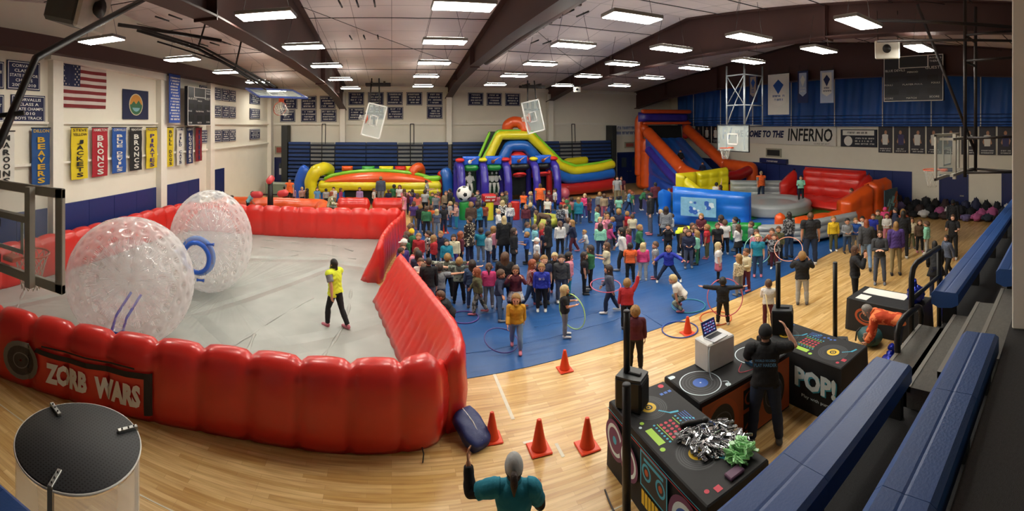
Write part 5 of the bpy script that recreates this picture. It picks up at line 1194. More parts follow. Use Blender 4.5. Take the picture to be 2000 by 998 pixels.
# orange seat
seatwall((17.6, 10.75), (19.5, 10.3), .1, 1.35, 2.0, .8, org, 2, 2); seatwall((19.5, 10.3), (20.9, 10.0), .1, 2.05, 2.2, .8, org, 2, 2); seatwall((21.0, 10.2), (21.2, 11.3), .1, 2.1, 2.0, .4, org, 1, 2, 'seat_side')
mb = MB(); mb.puff((15.0, 11.9, .5), (17.7, 10.5, .5), (18.0, 11.2, .95), (15.6, 12.4, .8), .5, 3, 1, .06, 7); mb.build('seat_arm', org, parent=ra)
mb = MB(); tubep(mb, [(14.6, 12.3, .3), (14.65, 12.3, 1.15)], .24, 1, .02); mb.build('seat_arm_tip', org, parent=ra)
e_ = Vector((1.4, -.3, 0)).normalized(); n_ = e_.cross(Vector((0, 0, 1))).normalized(); c_ = Vector((20.1, 10.18, 0)) + n_*.5
mb = MB(); mb.plate(pp(-.45, .65), pp(.6, .65), pp(.6, 1.75), pp(-.45, 1.7), .05); 
for k in range(14): a_ = R.uniform(-.3, .5); z_ = R.uniform(.75, 1.5); mb.mt(1+k % 2); mb.add([pp(a_-.1, z_-.12, .004+k*.0006), pp(a_+.05, z_-.16, .004+k*.0006), pp(a_+.2, z_+.2, .004+k*.0006), pp(a_+.12, z_+.24, .004+k*.0006)], [(0,1,2,3)])
mb.build('figure_print', [mat('print_slate', '#39505a', rough=.5, vary=.4, scale=6), mat('print_aqua', '#7aa8ac'), mat('print_rust', '#a4512c')], parent=ra)
# grey inflatable walls
seatwall((13.2, 12.4), (14.7, 11.0), .1, .8, .8, .5, gryv, 2, 3, 'low_wall'); seatwall((14.9, 10.8), (17.4, 10.0), .1, .95, 1.0, .4, gryv, 3, 3, 'low_wall'); seatwall((18.3, 19.3), (20.6, 16.6), .3, 1.6, 1.6, .6, gryv, 3, 4, 'low_wall')
seatwall((12.8, 13.6), (13.3, 12.3), .05, .8, .9, .5, grn, 2, 2, 'low_wall')
# ---- 6 low red ring with padded post behind the arena
lr = thing('post_game', 'low orange-red inflatable ring with a black padded post behind the red arena', 'inflatable', (-6.3, 21.5, 0))
mb = MB(); tubep(mb, [(-8.95, 21.0, .6), (-8.85, 22.6, .62), (-6, 23.0, .65), (-3.6, 22.9, .65), (-3.3, 21.8, .6), (-3.5, 20.4, .5)], .42, .6, .04); mb.build('ring_tube', org, parent=lr)
mb = MB(); tubep(mb, [(-8.8, 20.9, .3), (-8.7, 22.3, .3), (-6, 22.7, .32), (-3.8, 22.6, .32)], .38, .6, .04); mb.build('lower_tube', redd_v, parent=lr)
mb = MB(); mb.puff((-8.95, 20.3, .1), (-3.6, 20.3, .1), (-3.5, 22.8, .12), (-8.85, 22.8, .12), .3, 10, 1, .05, 5); mb.build('ring_floor', vinyl('mauve', '#7f6fa8'), parent=lr)
mb = MB(); mb.lathe((-5.95, 21.3, .2), [(.75, 0), (.8, .1), (.7, .22), (.3, .3), (.15, .32)], 28); mb.build('round_foot', org, parent=lr)
mb = MB(); mb.sweep([(-5.95, 21.3, .4), (-5.95, 21.3, 1.2), (-5.95, 21.3, 2.3)], [.17, .15, .12], 12); mb.cyl((-6.6, 21.3, 1.45), (-5.2, 21.3, 1.5), .04); mb.build('post', black, parent=lr)
for a, b in (((-7.0, 21.3, 1.42), (-6.3, 21.3, 1.45)), ((-5.6, 21.3, 1.5), (-5.0, 21.2, 1.62)), ((-6.05, 21.1, 2.05), (-5.85, 21.5, 2.35))):
    mb = MB(); tubep(mb, [a, b], .17, 1, .02); mb.build('padded_arm', vinyl('coral', '#d8484c'), parent=lr)
mb = MB(); tubep(mb, [(-7.6, 20.6, .45), (-6.6, 20.7, .5)], .25, .5); tubep(mb, [(-7.5, 20.6, .7), (-7.2, 20.65, .95)], .16); o = mb.build('padded_dummy', bl2); tag(o, 'small blue padded piece lying in the low ring', 'inflatable')
mb = MB(); mb.box(-8.6, -6.9, 29.5, 30.2, 0, .9, .05); mb.mt(1); mb.box(-8.62, -6.88, 29.48, 30.22, .86, .94, .02)
o = mb.build('storage_bin', [mat('bin_grey', '#7d8a78', rough=.6), mat('bin_lid', '#a9b09f')]); tag(o, 'grey-green storage bin before the closed bleachers by the corner door', 'bin')
# dark coats along the right wall: one heap object each
R = random.Random(11)
coatc = ['#17181c', '#1d1f28', '#23242a', '#2b2f4a', '#b0598a', '#8fb7c0', '#1a1a1a', '#3a2a2a', '#cfcfcf', '#27303f', '#151517', '#6a5f8a']
cm = [cloth('coat_%d' % i, c) for i, c in enumerate(coatc)]
cn = ['black', 'dark grey', 'charcoal', 'navy', 'pink', 'pale teal', 'jet black', 'dark brown', 'white', 'slate', 'black quilted', 'lilac']
where = ['by the blue padding', 'below white wall', 'beside the navy door', 'under the posters', 'at the near end']
k = 0
for i in range(39):
    t = i/38; y = lin(10.8, 3.9, (i//3)/12)+.12*(i % 3)-.1; lay = i % 3; x = 23.0-.56*lay; ci = R.choice([0, 0, 1, 2, 6, 10, 3, 7, 9, 4, 5, 8, 11]) if i not in (1, 2) else (4, 5)[i-1]
    if i in (14, 19, 33): ci = 8
    X = Matrix.Translation((x, y, 0)) @ Matrix.Rotation(PI/2+R.uniform(-.25, .25), 4, 'Z')
    mb = MB(X); sd = R.uniform(0, 9); h = R.uniform(.45, .6)*(1.5 if lay == 0 else 1.0 if lay == 1 else .6); a_, b_2 = .26, .24
    mb.ell((0, 0, h*.45), (a_, b_2, h*.55), 18, 10, fn=lambda d: 1+.16*sin(d.x*7+sd)*cos(d.y*6+sd)+.12*sin(d.z*9+sd*2)+.07*sin(d.x*17+d.y*13))
    mb.sweep([(.1, 0, h*.7), (.2, .12, h*.6), (.22, .2, .1)], [.08, .08, .06], 8)
    mb.sweep([(-.1, 0, h*.75), (-.22, -.1, h*.6), (-.22, -.18, .1)], [.08, .08, .06], 8)
    o = mb.build('winter_coat', cm[ci]); z = min(v.co.z for v in o.data.vertices); o.location.z += -(o.location.z+z) + .005 if o.location.z+z < .005 else 0
    tag(o, '%s winter coat %s, %s' % (cn[ci], ['against the wall', 'in the heap middle', 'in the heap front'][lay], where[min(4, int(t*5))]), 'coat', 'children\'s coats heaped along the poster wall')
    bk = i

# ------------------------------------------------------------------ DJ booth
clothk = mat('black_stretch_cloth', '#16171a', rough=.7, vary=.15, scale=6, bump=.1, bscale=9)
P_ = {k: mat('print_'+k, v, rough=.6, vary=.03) for k, v in dict(cyan='#3fa9c9', blue='#2a5fa8', red='#c2344a', yellow='#e3bd2f', green='#a6d24a', white='#d8d8d4', grey='#55585c', purple='#6b3a5e', orange='#b5532a', rust='#7c3418', dark='#202226').items()}
KEYS = list(P_)
def kk(m, c): m.mt(KEYS.index(c)); return m
class Dec:
    """flat print laid on a plane: o origin, a/b axes"""
    def __init__(s, o, a, b): s.o, s.a, s.b = Vector(o), Vector(a), Vector(b); s.n = s.a.cross(s.b).normalized(); s.mb = MB(); s.h = .0015
    def p(s, x, y): return tuple(s.o + s.a*x + s.b*y + s.n*s.h)
    def poly(s, c, pts): kk(s.mb, c); s.h += .00004; s.mb.add([s.p(*q) for q in pts], [tuple(range(len(pts)))], False)
    def disc(s, c, x, y, r, n=20, ry=None): s.poly(c, [(x+r*cos(2*PI*k/n), y+(ry or r)*sin(2*PI*k/n)) for k in range(n)])
    def ring(s, c, x, y, r0, r1, n=32, k=1):
        kk(s.mb, c); s.h += .00004
        s.mb.add([s.p(x+r*cos(2*PI*q/n), y+k*r*sin(2*PI*q/n)) for r in (r0, r1) for q in range(n)], [(q, n+q, n+(q+1) % n, (q+1) % n) for q in range(n)], False)
    def rect(s, c, x0, x1, y0, y1): s.poly(c, [(x0, y0), (x1, y0), (x1, y1), (x0, y1)])
    def line(s, c, x0, y0, x1, y1, w=.008):
        d = Vector((x1-x0, y1-y0)).normalized(); n = Vector((-d.y, d.x))*w/2; s.poly(c, [(x0+n.x, y0+n.y), (x0-n.x, y0-n.y), (x1-n.x, y1-n.y), (x1+n.x, y1+n.y)])
    def build(s, name, parent): return s.mb.build(name, [P_[k] for k in KEYS], parent=parent)
def cover(x0, x1, y0, y1, z, m_=clothk, flare=.03):
    mb = MB(); mb.box(x0, x1, y0, y1, z-.04, z, .015)
    def F(u, v):
        s = u*4; k = int(min(s, 3.999)); t = s-k
        c = [(x0, y0), (x1, y0), (x1, y1), (x0, y1), (x0, y0)]; a, b = c[k], c[k+1]
        x, y = lin(a[0], b[0], t), lin(a[1], b[1], t)
        cx, cy = (x0+x1)/2, (y0+y1)/2; f = 1+flare*(1-v)*(1+.3*sin(u*60))
        return (cx+(x-cx)*f, cy+(y-cy)*f, lin(.01, z-.02, v))
    mb.grid(F, 80, 6); return mb
def booth(name_, label, x0, x1, y0, y1, z):
    th = thing('booth_table', label, 'table', ((x0+x1)/2, (y0+y1)/2, 0)); cover(x0, x1, y0, y1, z).build('table_cover', clothk, parent=th); return th
def console(D, W, L, flip=False):
    """mixer print for a table top: x across 0..W, y along 0..L"""
    f = (lambda y: L-y) if flip else (lambda y: y)
    for (cy, col) in ((.42, 'yellow'), (1.5, 'yellow')):
        cy = f(cy); cx = W*.42
        D.disc('dark', cx, cy, .27, 32)
        for r in (.25, .22, .19, .165): D.ring('grey', cx, cy, r, r+.004)
        D.disc(col, cx, cy, .11, 24); D.ring('dark', cx, cy, .035, .06, 20); D.disc('dark', cx, cy, .018, 12)
        D.line('cyan', cx+.2, cy+.28, cx+.08, cy+.13, .02); D.line('cyan', cx+.3, cy+.3, cx+.18, cy+.26, .035)
    y0 = f(.96)
    D.poly('green', [(.1, y0-.16), (.2, y0-.16), (.2, y0+.16), (.1, y0+.16)])
    for i in range(3):
        for j in range(5): D.disc('red', .34+i*.075, y0-.14+j*.07, .025, 10)
    D.line('green', .3, y0-.18, .3, y0+.18, .01); D.line('green', .55, y0-.18, .55, y0+.18, .01)
    for j in range(7): D.disc('cyan', .255, y0-.18+j*.06, .017, 8); D.disc('cyan', .6, y0-.18+j*.06, .017, 8); 
    for j in range(4): D.line('blue', .66+j*.035, y0-.2, .66+j*.035, y0+.05, .012); D.rect('cyan', .65+j*.035, .675+j*.035, y0-.1+j*.03, y0-.07+j*.03)
    for j in range(4): D.disc('blue', .72+.03*(j % 2), y0+.12+j*.07, .028, 10)
    D.disc('red', W-.12, f(.1), .045, 14); D.disc('red', .12, f(L-.15), .03, 14); D.disc('green', .1, f(1.2), .035, 12); D.disc('white', .08, f(.72), .022, 10); D.disc('green', .14, f(.66), .03, 10)
    D.rect('red', .2, .28, f(L-.1)-.04, f(L-.1)+.04)
    for j in range(3): D.rect('blue', W-.25+.07*j, W-.2+.07*j, f(.25), f(.25)+.05)
# table along the left, nearest the red ring
tA = booth('a', 'black-covered DJ booth table with printed turntables, the one beside the orange cones', 3.0, 3.95, 3.5, 5.65, .95)
D = Dec((3.0, 5.65, .95), (1, 0, 0), (0, -1, 0)); D.n = Vector((0, 0, 1)); console(D, .95, 2.15); D.build('console_print', tA)
D = Dec((2.955, 5.65, 0), (0, -1, 0), (0, 0, 1)); 
for (cx, cz, r) in ((.25, .55, .26), (.62, .5, .24), (1.85, .52, .33)):
    D.disc('purple', cx, cz, r, 32); D.disc('white', cx, cz, r*.8, 32); D.disc('blue' if r > .3 else 'purple', cx, cz, r*.62, 32); D.disc('cyan', cx, cz, r*.2, 20)
D.rect('cyan', .92, 1.5, .42, .86)
D.rect('dark', .94, 1.48, .44, .84)
for q in (1.06, 1.36): D.ring('cyan', q, .64, .07, .1, 20); D.disc('orange', q, .64, .04, 12)
D.rect('cyan', 1.0, 1.42, .76, .8)
for j in range(7): D.rect('yellow', .95+j*.075, 1.01+j*.075, .2, .38)
D.line('cyan', .05, .9, 2.1, .9, .01); D.line('red', .05, .87, 2.1, .87, .01)
D.build('side_print', tA)
# middle table with orange inner face
tB = booth('b', 'middle DJ booth table with the orange printed front and big turntable', 4.04, 6.0, 4.88, 5.75, .95)
D = Dec((4.0, 4.84, 0), (1, 0, 0), (0, 0, 1))
D.rect('orange', .05, 2.0, .06, .9); D.rect('rust', .08, 1.97, .08, .88)
D.disc('orange', .42, .48, .36, 32, .38); D.disc('dark', .42, .46, .27, 32, .33); D.ring('grey', .42, .46, .2, .215); D.disc('grey', .42, .46, .07, 16)
D.rect('orange', .85, 1.2, .12, .84); D.rect('dark', .88, 1.17, .5, .8); D.rect('dark', .88, 1.17, .16, .44); D.ring('orange', 1.02, .65, .08, .11, 16); D.line('orange', .92, .2, 1.12, .4, .03)
D.disc('dark', 1.6, .46, .27, 32, .33); D.ring('grey', 1.6, .46, .2, .215)
D.build('front_print', tB)
D = Dec((4.0, 4.88, .95), (1, 0, 0), (0, 1, 0))
D.disc('dark', .37, .38, .33, 36); D.ring('white', .37, .38, .31, .325, 40)
for r in (.27, .22, .17): D.ring('grey', .37, .38, r, r+.006)
D.disc('blue', .37, .38, .12, 24); D.disc('white', .37, .38, .015, 8); D.disc('white', .12, .76, .04, 14); D.disc('white', .66, .07, .045, 14); D.rect('white', .05, .12, .72, .8)
D.disc('dark', 1.55, .42, .3, 36); D.ring('white', 1.55, .42, .28, .295, 40); D.disc('blue', 1.55, .42, .1, 24); D.disc('green', 1.0, .8, .04, 12); D.disc('white', 1.2, .78, .03, 12)
D.build('turntable_print', tB)
# right table
tC = booth('c', 'DJ booth table with POP! lettering on its side, the one beside the check-in table', 6.12, 7.0, 3.85, 5.72, .95)
D = Dec((6.12, 5.75, .95), (1, 0, 0), (0, -1, 0)); D.n = Vector((0, 0, 1)); console(D, .88, 1.9); D.build('console_print', tC)
t = MB(); text_mb(t, 'POP!', (6.075, 4.35, .58), (0, -1, 0), (0, 0, 1), .34, .85, th=0, bold=.05); text_mb(t, 'Play with purpose!', (6.075, 4.25, .28), (0, -1, 0), (0, 0, 1), .07, .75, th=0, bold=.01)
t.build('lettering', P_['white'], parent=tC)
t = MB(); text_mb(t, 'POP!', (6.082, 4.33, .56), (0, -1, 0), (0, 0, 1), .34, .85, th=0, bold=.06); t.build('lettering_shadow', P_['cyan'], parent=tC)
# column speakers: ribbed sub with handle slot and slim column
def colspk(x, y, z, label, h=.86, sub=True, yaw=.6):
    th = thing('column_speaker', label, 'speaker', (x, y, z))
    X = Matrix.Translation((x, y, z)) @ Matrix.Rotation(yaw, 4, 'Z')
    if sub:
        mb = MB(X); mb.box(-.16, .16, -.2, .2, 0, .44, .03); mb.build('sub_cabinet', black, parent=th)
        mb = MB(X); mb.prism([(-.14, -.19), (.14, -.19), (.16, -.08), (.16, .18), (-.16, .18), (-.16, -.08)], .03, base=.43); mb.box(-.035, .035, -.14, .05, .46, .49, .01); mb.build('sub_top', mat('sub_grey', '#2f3236', rough=.5), parent=th)
        mb = MB(X); mb.box(-.13, .13, -.206, -.195, .05, .38, .004); mb.build('grille', mat('grille_black', '#0c0c0d', rough=.9, bump=.5, bscale=200), parent=th)
    mb = MB(X); z0 = .46 if sub else 0
    mb.sweep([(0, .08, z0), (0, .08, z0+h*.5), (0, .08, z0+h)], .048, 16); mb.build('column', black, parent=th)
    mb = MB(X); mb.sweep([(0, .08, z0+h-.005), (0, .08, z0+h+.012)], [.05, .044], 16); mb.build('column_cap', mat('sub_grey', '#2f3236'), parent=th)
colspk(3.22, 5.38, .952, 'black column speaker with bass box on the booth corner by the cones')
colspk(2.5, 4.15, 0, 'tall black column speaker on the floor between the cones and the DJ booth', h=1.6)
colspk(6.55, 5.45, .952, 'black column speaker with its bass box on the booth table behind the DJ')
colspk(7.78, 4.95, 0, 'slim black column speaker on the floor between the POP! table and the check-in table', h=1.6)
# laptop on white box
mb = MB(); mb.box(4.62, 5.2, 5.36, 5.72, .952, 1.4, .02); o = mb.build('white_riser', mat('white_lacquer', '#cfcfcc', rough=.35)); tag(o, 'plain white box on the middle DJ table carrying the laptop', 'box')
lp = thing('laptop', 'open silver laptop on the white box', 'laptop', (4.9, 5.52, 1.402)); alu = mat('aluminium', '#c3c5c8', rough=.3, metal=.6)
X = Matrix.Translation((4.9, 5.5, 1.402)) @ Matrix.Rotation(.12, 4, 'Z')
mb = MB(X); mb.box(-.17, .17, -.12, .12, 0, .014, .005); mb.build('keyboard_base', alu, parent=lp)
mb = MB(X); mb.box(-.15, .15, -.01, .1, .0135, .0155); mb.build('keyboard', black, parent=lp)
X2 = X @ Matrix.Translation((0, .12, .014)) @ Matrix.Rotation(-.3, 4, 'X')
mb = MB(X2); mb.box(-.17, .17, 0, .008, 0, .23, .003); mb.build('lid', alu, parent=lp)
mb = MB(X2); mb.box(-.158, .158, -.002, .001, .012, .22); 
for i in range(5):
    for j in range(4): mb.mt(1+(i*3+j) % 2); mb.box(-.13+i*.055, -.09+i*.055, -.0035, -.002, .04+j*.042, .06+j*.042)
mb.build('screen', [mat('screen_navy', '#0d1a4a', emit=.5), mat('screen_light', '#8aa0d8', emit=1.0), mat('screen_pink', '#a06aa8', emit=.6)], parent=lp)
mb = MB(); mb.box(5.27, 5.5, 5.02, 5.2, .952, 1.02, .01); o = mb.build('small_mixer', mat('mixer_blue', '#2d5d86', rough=.4)); tag(o, 'small blue mixer with knobs and wires between the white box and the DJ', 'mixer')
mb = MB()
for i in range(5):
    for j in range(3): mb.cyl((5.3+i*.04, 5.05+j*.05, 1.018), (5.3+i*.04, 5.05+j*.05, 1.034), .008, n=8)
mb.build('knob', [P_['yellow']], parent=o)['kind'] = 'stuff'
def cable(name, pts, r, m_, label):
    q = [Vector(p) for p in pts]; out = []
    for i in range(len(q)-1):
        p0, p1, p2, p3 = q[max(i-1, 0)], q[i], q[i+1], q[min(i+2, len(q)-1)]
        for k in range(8):
            t = k/8; out.append(tuple(.5*((2*p1)+(-p0+p2)*t+(2*p0-5*p1+4*p2-p3)*t*t+(-p0+3*p1-3*p2+p3)*t**3)))
    out.append(tuple(q[-1])); mb = MB(); mb.sweep(out, r, 6); o = mb.build(name, m_); tag(o, label, 'cable')
cable('cable', [(4.75, 5.4, 1.41), (4.6, 5.33, 1.3), (4.55, 5.2, .96), (4.7, 5.0, .96), (4.6, 4.9, .965)], .006, P_['white'], 'white cable running from the laptop onto the middle table')
cable('cable', [(5.35, 5.1, 1.03), (5.3, 5.0, 1.0), (5.2, 4.95, .97), (5.0, 5.05, .965), (5.2, 5.2, .97)], .006, P_['red'], 'short red cable curled beside the small blue mixer')
cable('cable', [(2.75, 5.3, .015), (2.7, 4.9, .015), (2.8, 4.5, .015), (2.72, 4.0, .015), (2.85, 3.6, .015), (2.75, 3.2, .015)], .012, black, 'black cable lying on the floor along the printed booth side')
cable('cable', [(6.72, 5.5, 1.38), (6.85, 5.6, 1.3), (6.95, 5.75, 1.05), (7.1, 5.85, .5), (7.2, 5.95, .02)], .006, P_['orange'], 'thin orange cable hanging from the bass box behind the DJ')
# sunglasses giveaways in two heaps
gl_s = mat('silver_mirror', '#c9ccd0', rough=.12, metal=.9); gl_g = mat('mint_glasses', '#8fcf8a', rough=.25); gl_w = mat('white_plastic', '#dcdcd8', rough=.3)
def glasses(parent_name, m_, label, group):
    mb = MB()
    for sx in (-1, 1):
        mb.box(sx*.037-.033, sx*.037+.033, -.006, .006, -.027, .027, .005); mb.sweep([(sx*.066, 0, .014), (sx*.07, .012, .013), (sx*.05, .018+.004*sx, .01), (-sx*.05, .022+.004*sx, .004)], .004, 5)
    mb.box(-.012, .012, -.003, .003, .005, .014)
    o = mb.build('sunglasses', m_, loc=(0, 0, 0)); tag(o, label, 'sunglasses', group); return o
R = random.Random(5)
gs = glasses('s', [gl_s], 'silver mirrored sunglasses in the heap on the booth table by the cones', 'silver sunglasses heaped on the booth')
gg = glasses('g', [gl_g], 'mint green sunglasses in the heap on the booth table by the cones', 'green sunglasses heaped on the booth')
def put(o, x, y, z, first):
    r = o if first else o.copy()
    if not first: COL.objects.link(r)
    r.location = (x, y, z); r.rotation_euler = (R.choice([1.4, -1.4, .3, 2.9])+R.uniform(-.25, .25), R.uniform(-.12, .12), R.uniform(0, 6.3))
n = 0
for i in range(9):
    for j in range(6):
        for l in range(2):
            n += 1
            put(gs, 3.38+i*.075+R.uniform(-.02, .02), 3.86+j*.085+l*.03+R.uniform(-.02, .02) - .02*i + .16, .975+l*.045, n == 1)
n = 0
for i in range(5):
    for j in range(4):
        for l in range(2): n += 1; put(gg, 3.62+i*.06+R.uniform(-.01, .01), 3.66+j*.065+R.uniform(-.01, .01), .975+l*.05+(.05 if i > 1 else 0), n == 1)
mb = MB(); mb.box(3.4, 3.62, 3.56, 3.68, .952, .99, .01); o = mb.build('phone_case', mat('case_mauve', '#5d3a58', rough=.6)); tag(o, 'dark mauve case lying at the end of the sunglasses heap', 'case')
mb = MB(); mb.sweep([(3.5, 4.62, .985), (3.62, 4.6, .99), (3.78, 4.52, .985)], [.03, .035, .03], 10); mb.ell((3.82, 4.5, .995), (.05, .04, .04), 12, 8); o = mb.build('microphone', black); tag(o, 'black microphone lying on the booth next to the sunglasses', 'microphone')
# ---- check-in table
tD = booth('d', 'black-covered check-in table with an orange oval print by the bench end', 9.15, 10.05, 3.75, 5.6, .76)
D = Dec((9.11, 5.6, 0), (0, -1, 0), (0, 0, 1)); D.disc('orange', .55, .42, .3, 32, .2); D.disc('dark', .55, .42, .24, 32, .14); D.ring('orange', .55, .42, .15, .18, 24, .6); D.disc('orange', 1.25, .5, .07, 14); D.build('side_print', tD)
for i, (x0, x1, y0, y1, l) in enumerate(((9.22, 9.5, 5.1, 5.4, 'single white sheet of paper at the corner of the check-in table'), (9.62, 9.98, 4.3, 5.42, 'long white paper list on the check-in table'))):
    mb = MB(); mb.box(x0, x1, y0, y1, .762, .768); o = mb.build('paper_sheet', whitep); tag(o, l, 'paper')
foil = mat('blue_foil', '#1c2fa0', rough=.18, metal=.45, vary=.3, scale=9, bump=.8, bscale=14)
def bag(x, y, z, r, label):
    mb = MB(); sd = x*3
    mb.ell((x, y, z+r*.85), (r, r*.85, r*.85), 22, 14, fn=lambda d: 1+.1*sin(d.x*8+sd)*cos(d.y*9)+.06*sin(d.z*15+d.x*11)); mb.sweep([(x, y, z+r*1.6), (x+.02, y, z+r*1.85), (x-.03, y+.03, z+r*2.1)], [.05, .03, .08], 8)
    o = mb.build('foil_bag', foil); tag(o, label, 'bag', 'shiny blue foil bags')
bag(9.6, 4.0, .764, .24, 'shiny blue foil bag standing on the check-in table'); bag(10.35, 3.35, 0, .38, 'shiny blue foil bag on the floor behind the check-in table end'); bag(7.85, 3.75, .0, .28, 'shiny blue foil bag under the hands of the bending person in orange'); bag(7.4, 3.1, .0, .2, 'small blue foil bag between the bench and the bending person')
bp = thing('backpack', 'teal backpack on the floor against the check-in table', 'backpack', (8.75, 4.75, 0)); teal = mat('teal_nylon', '#1f4a4d', rough=.6, bump=.3, bscale=20)
mb = MB(); mb.ell((8.75, 4.75, .2), (.24, .3, .2), 20, 12, fn=lambda d: 1+.06*sin(d.x*6)*cos(d.y*5)); mb.build('pack_body', teal, parent=bp)
mb = MB(); mb.ell((8.58, 4.7, .2), (.1, .18, .13), 14, 8); mb.build('front_pocket', mat('dark_teal', '#16383b', rough=.6), parent=bp)
mb = MB(); mb.sweep([(8.7, 4.95, .36), (8.6, 5.0, .3), (8.58, 5.02, .1)], .02, 6); mb.build('shoulder_strap', black, parent=bp)
# ---- hula hoops
def hula(c, r, tilt, yaw, col, label, group='hula hoops'):
    X = Matrix.Translation(c) @ Matrix.Rotation(yaw, 4, 'Z') @ Matrix.Rotation(tilt, 4, 'X'); mb = MB(X); k = 40
    mb.sweep([(r*cos(2*PI*q/k), r*sin(2*PI*q/k), 0) for q in range(k)], .013, 8, closed=True); o = mb.build('hula_hoop', mat('hoop_'+col, {'purple': '#6a4a9a', 'violet': '#3c2a72', 'green': '#b9e08a', 'pink': '#d0607a', 'teal': '#2f8a96', 'blue': '#2340a0', 'rose': '#c45a66', 'mint': '#8fd0b8', 'peach': '#e09a80', 'orange': '#d8602c', 'cream': '#d9c48a'}[col], rough=.35)); tag(o, label, 'hula hoop', group)
def FW(u, v, z=0): d = 870*(HC-z)/(v-245); t = (u-765)/870; return Vector((d*sin(t), d*cos(t), z))
hula(FW(907, 619, .03), .36, 0, 0, 'purple', 'pale purple hula hoop flat on the mat by the red ring')
hula(FW(979, 664, .16), .38, .3, .4, 'violet', 'dark violet hula hoop tipping beside the child in mustard')
hula(FW(1117, 608, .62), .4, PI/2-.05, PI/2+.42, 'green', 'pale green hula hoop held upright by the blonde girl in black')
hula(FW(1183, 557, .68), .4, .12, 0, 'pink', 'pink hula hoop spinning round the waist of the girl in grey')
hula(FW(1345, 597, .03), .45, 0, 0, 'teal', 'teal hula hoop flat around the crouching boy in white')
hula(FW(1328, 643, .02), .43, 0, 0, 'blue', 'dark blue hula hoop flat around the orange cone')
hula(FW(1416, 580, .62), .44, 1.1, -.7, 'rose', 'rose hula hoop held by the child in the black striped trousers')
hula(FW(1480, 487, .62), .47, 1.35, -.6, 'mint', 'mint hula hoop held by the fair-haired child in a teal shirt')
hula(FW(1540, 486, .95), .45, .7, -.9, 'peach', 'peach hula hoop swung by the child in a black top on the wood floor')
hula(FW(1398, 621, .02), .4, 0, 0, 'orange', 'orange hula hoop flat on the wood floor edge behind the laptop')
hula(FW(1497, 598, .45), .42, PI/2-.1, PI/2-.75, 'cream', 'cream hula hoop held upright by the small child in white near the speaker')

# ------------------------------------------------------------------ people
def pat(name, kind, c1, c2, scale=20):
    key = 'fabric_' + name
    if key in MATS: return MATS[key]
    m = bpy.data.materials.new(key); nt, b, N, L = nodes(m); tc = N.new('ShaderNodeTexCoord'); b.inputs['Roughness'].default_value = .85
    cr = N.new('ShaderNodeValToRGB'); cr.color_ramp.interpolation = 'CONSTANT'; cr.color_ramp.elements[0].color = srgb(c1); cr.color_ramp.elements[1].color = srgb(c2); cr.color_ramp.elements[1].position = .5
    if kind in ('stripe', 'plaid', 'vstripe'):
        w = N.new('ShaderNodeTexWave'); w.inputs['Scale'].default_value = scale; w.bands_direction = 'X' if kind == 'vstripe' else 'Z'; L.new(tc.outputs['Object'], w.inputs[0]); src = w.outputs['Fac']
        if kind == 'plaid':
            w2 = N.new('ShaderNodeTexWave'); w2.inputs['Scale'].default_value = scale; w2.bands_direction = 'X'; L.new(tc.outputs['Object'], w2.inputs[0])
            mm = N.new('ShaderNodeMath'); mm.operation = 'MULTIPLY'; L.new(w.outputs['Fac'], mm.inputs[0]); L.new(w2.outputs['Fac'], mm.inputs[1]); src = mm.outputs[0]; cr.color_ramp.elements[1].position = .3
        L.new(src, cr.inputs[0])
    else:
        if kind == 'dots':
            v = N.new('ShaderNodeTexVoronoi'); v.inputs['Scale'].default_value = scale; L.new(tc.outputs['Object'], v.inputs['Vector']); L.new(v.outputs['Distance'], cr.inputs[0]); cr.color_ramp.elements[1].position = .35
        else:
            v = N.new('ShaderNodeTexNoise'); v.inputs['Scale'].default_value = scale; L.new(tc.outputs['Object'], v.inputs['Vector']); L.new(v.outputs['Fac'], cr.inputs[0])
    L.new(cr.outputs[0], b.inputs['Base Color']); MATS[key] = m; return m
FAB = dict(black='#16171b', white='#d6d4cf', cream='#cfc4a4', grey='#7d8084', lgrey='#a9abaa', charcoal='#3a3c40', navy='#1c2440', blue='#234f9e', royal='#2433a0', sky='#5f95c4', aqua='#7fc0c8', teal='#1b7f96', mint='#8fd0b4', green='#2f6b45', olive='#57583a', mustard='#c8982a', yellow='#d6b21f', orange='#e0622a', coral='#d9685a', red='#b0242c', maroon='#5a1e2c', rust='#8a4028', pink='#d98a9c', hotpink='#d8447c', magenta='#a8386c', purple='#4a3478', lilac='#a488b8', tan='#a08a6c', brown='#4f3b2c', slate='#4c5568', jeans='#2f4666', djeans='#1d2b45', ljeans='#6f8aa8', khaki='#8a7c5a', neon='#d8e83a', hivis='#f0692a', rose='#b05a6a')
def fab(c):
    P = dict(stripew=('vstripe', '#20242c', '#d4d4d0', 12), stripeh=('stripe', '#2a2e36', '#cfcfca', 14), plaidr=('plaid', '#8a2430', '#d0b8b0', 12), camo=('noise', '#4a4c40', '#9a9c90', 9), camog=('noise', '#3f4440', '#7a8478', 9), dotc=('dots', '#cdbfa2', '#241b1a', 15), spotty=('dots', '#5a5348', '#d2cbb0', 26), floral=('dots', '#8f8a9c', '#dedcd8', 16), leop=('noise', '#1c1c1e', '#d8d6d0', 22), mixd=('noise', '#2c2e34', '#8a8c90', 16), rstripe=('stripe', '#a8444c', '#c9bfae', 12), greenw=('vstripe', '#6f8a50', '#dfe0c8', 8), ocamo=('noise', '#c8431c', '#f0824a', 7), pstripe=('vstripe', '#7a3f9a', '#b080c4', 14))
    if c in P: k = P[c]; return pat(c, k[0], k[1], k[2], k[3])
    return mat('fabric_'+c, FAB[c], rough=.85, vary=.12, scale=9, bump=.25, bscale=30)
SKIN = [mat('skin_%d' % i, c, rough=.55, vary=.06, scale=12) for i, c in enumerate(('#d9a58a', '#cf9678', '#c08665', '#9a6a4c'))]
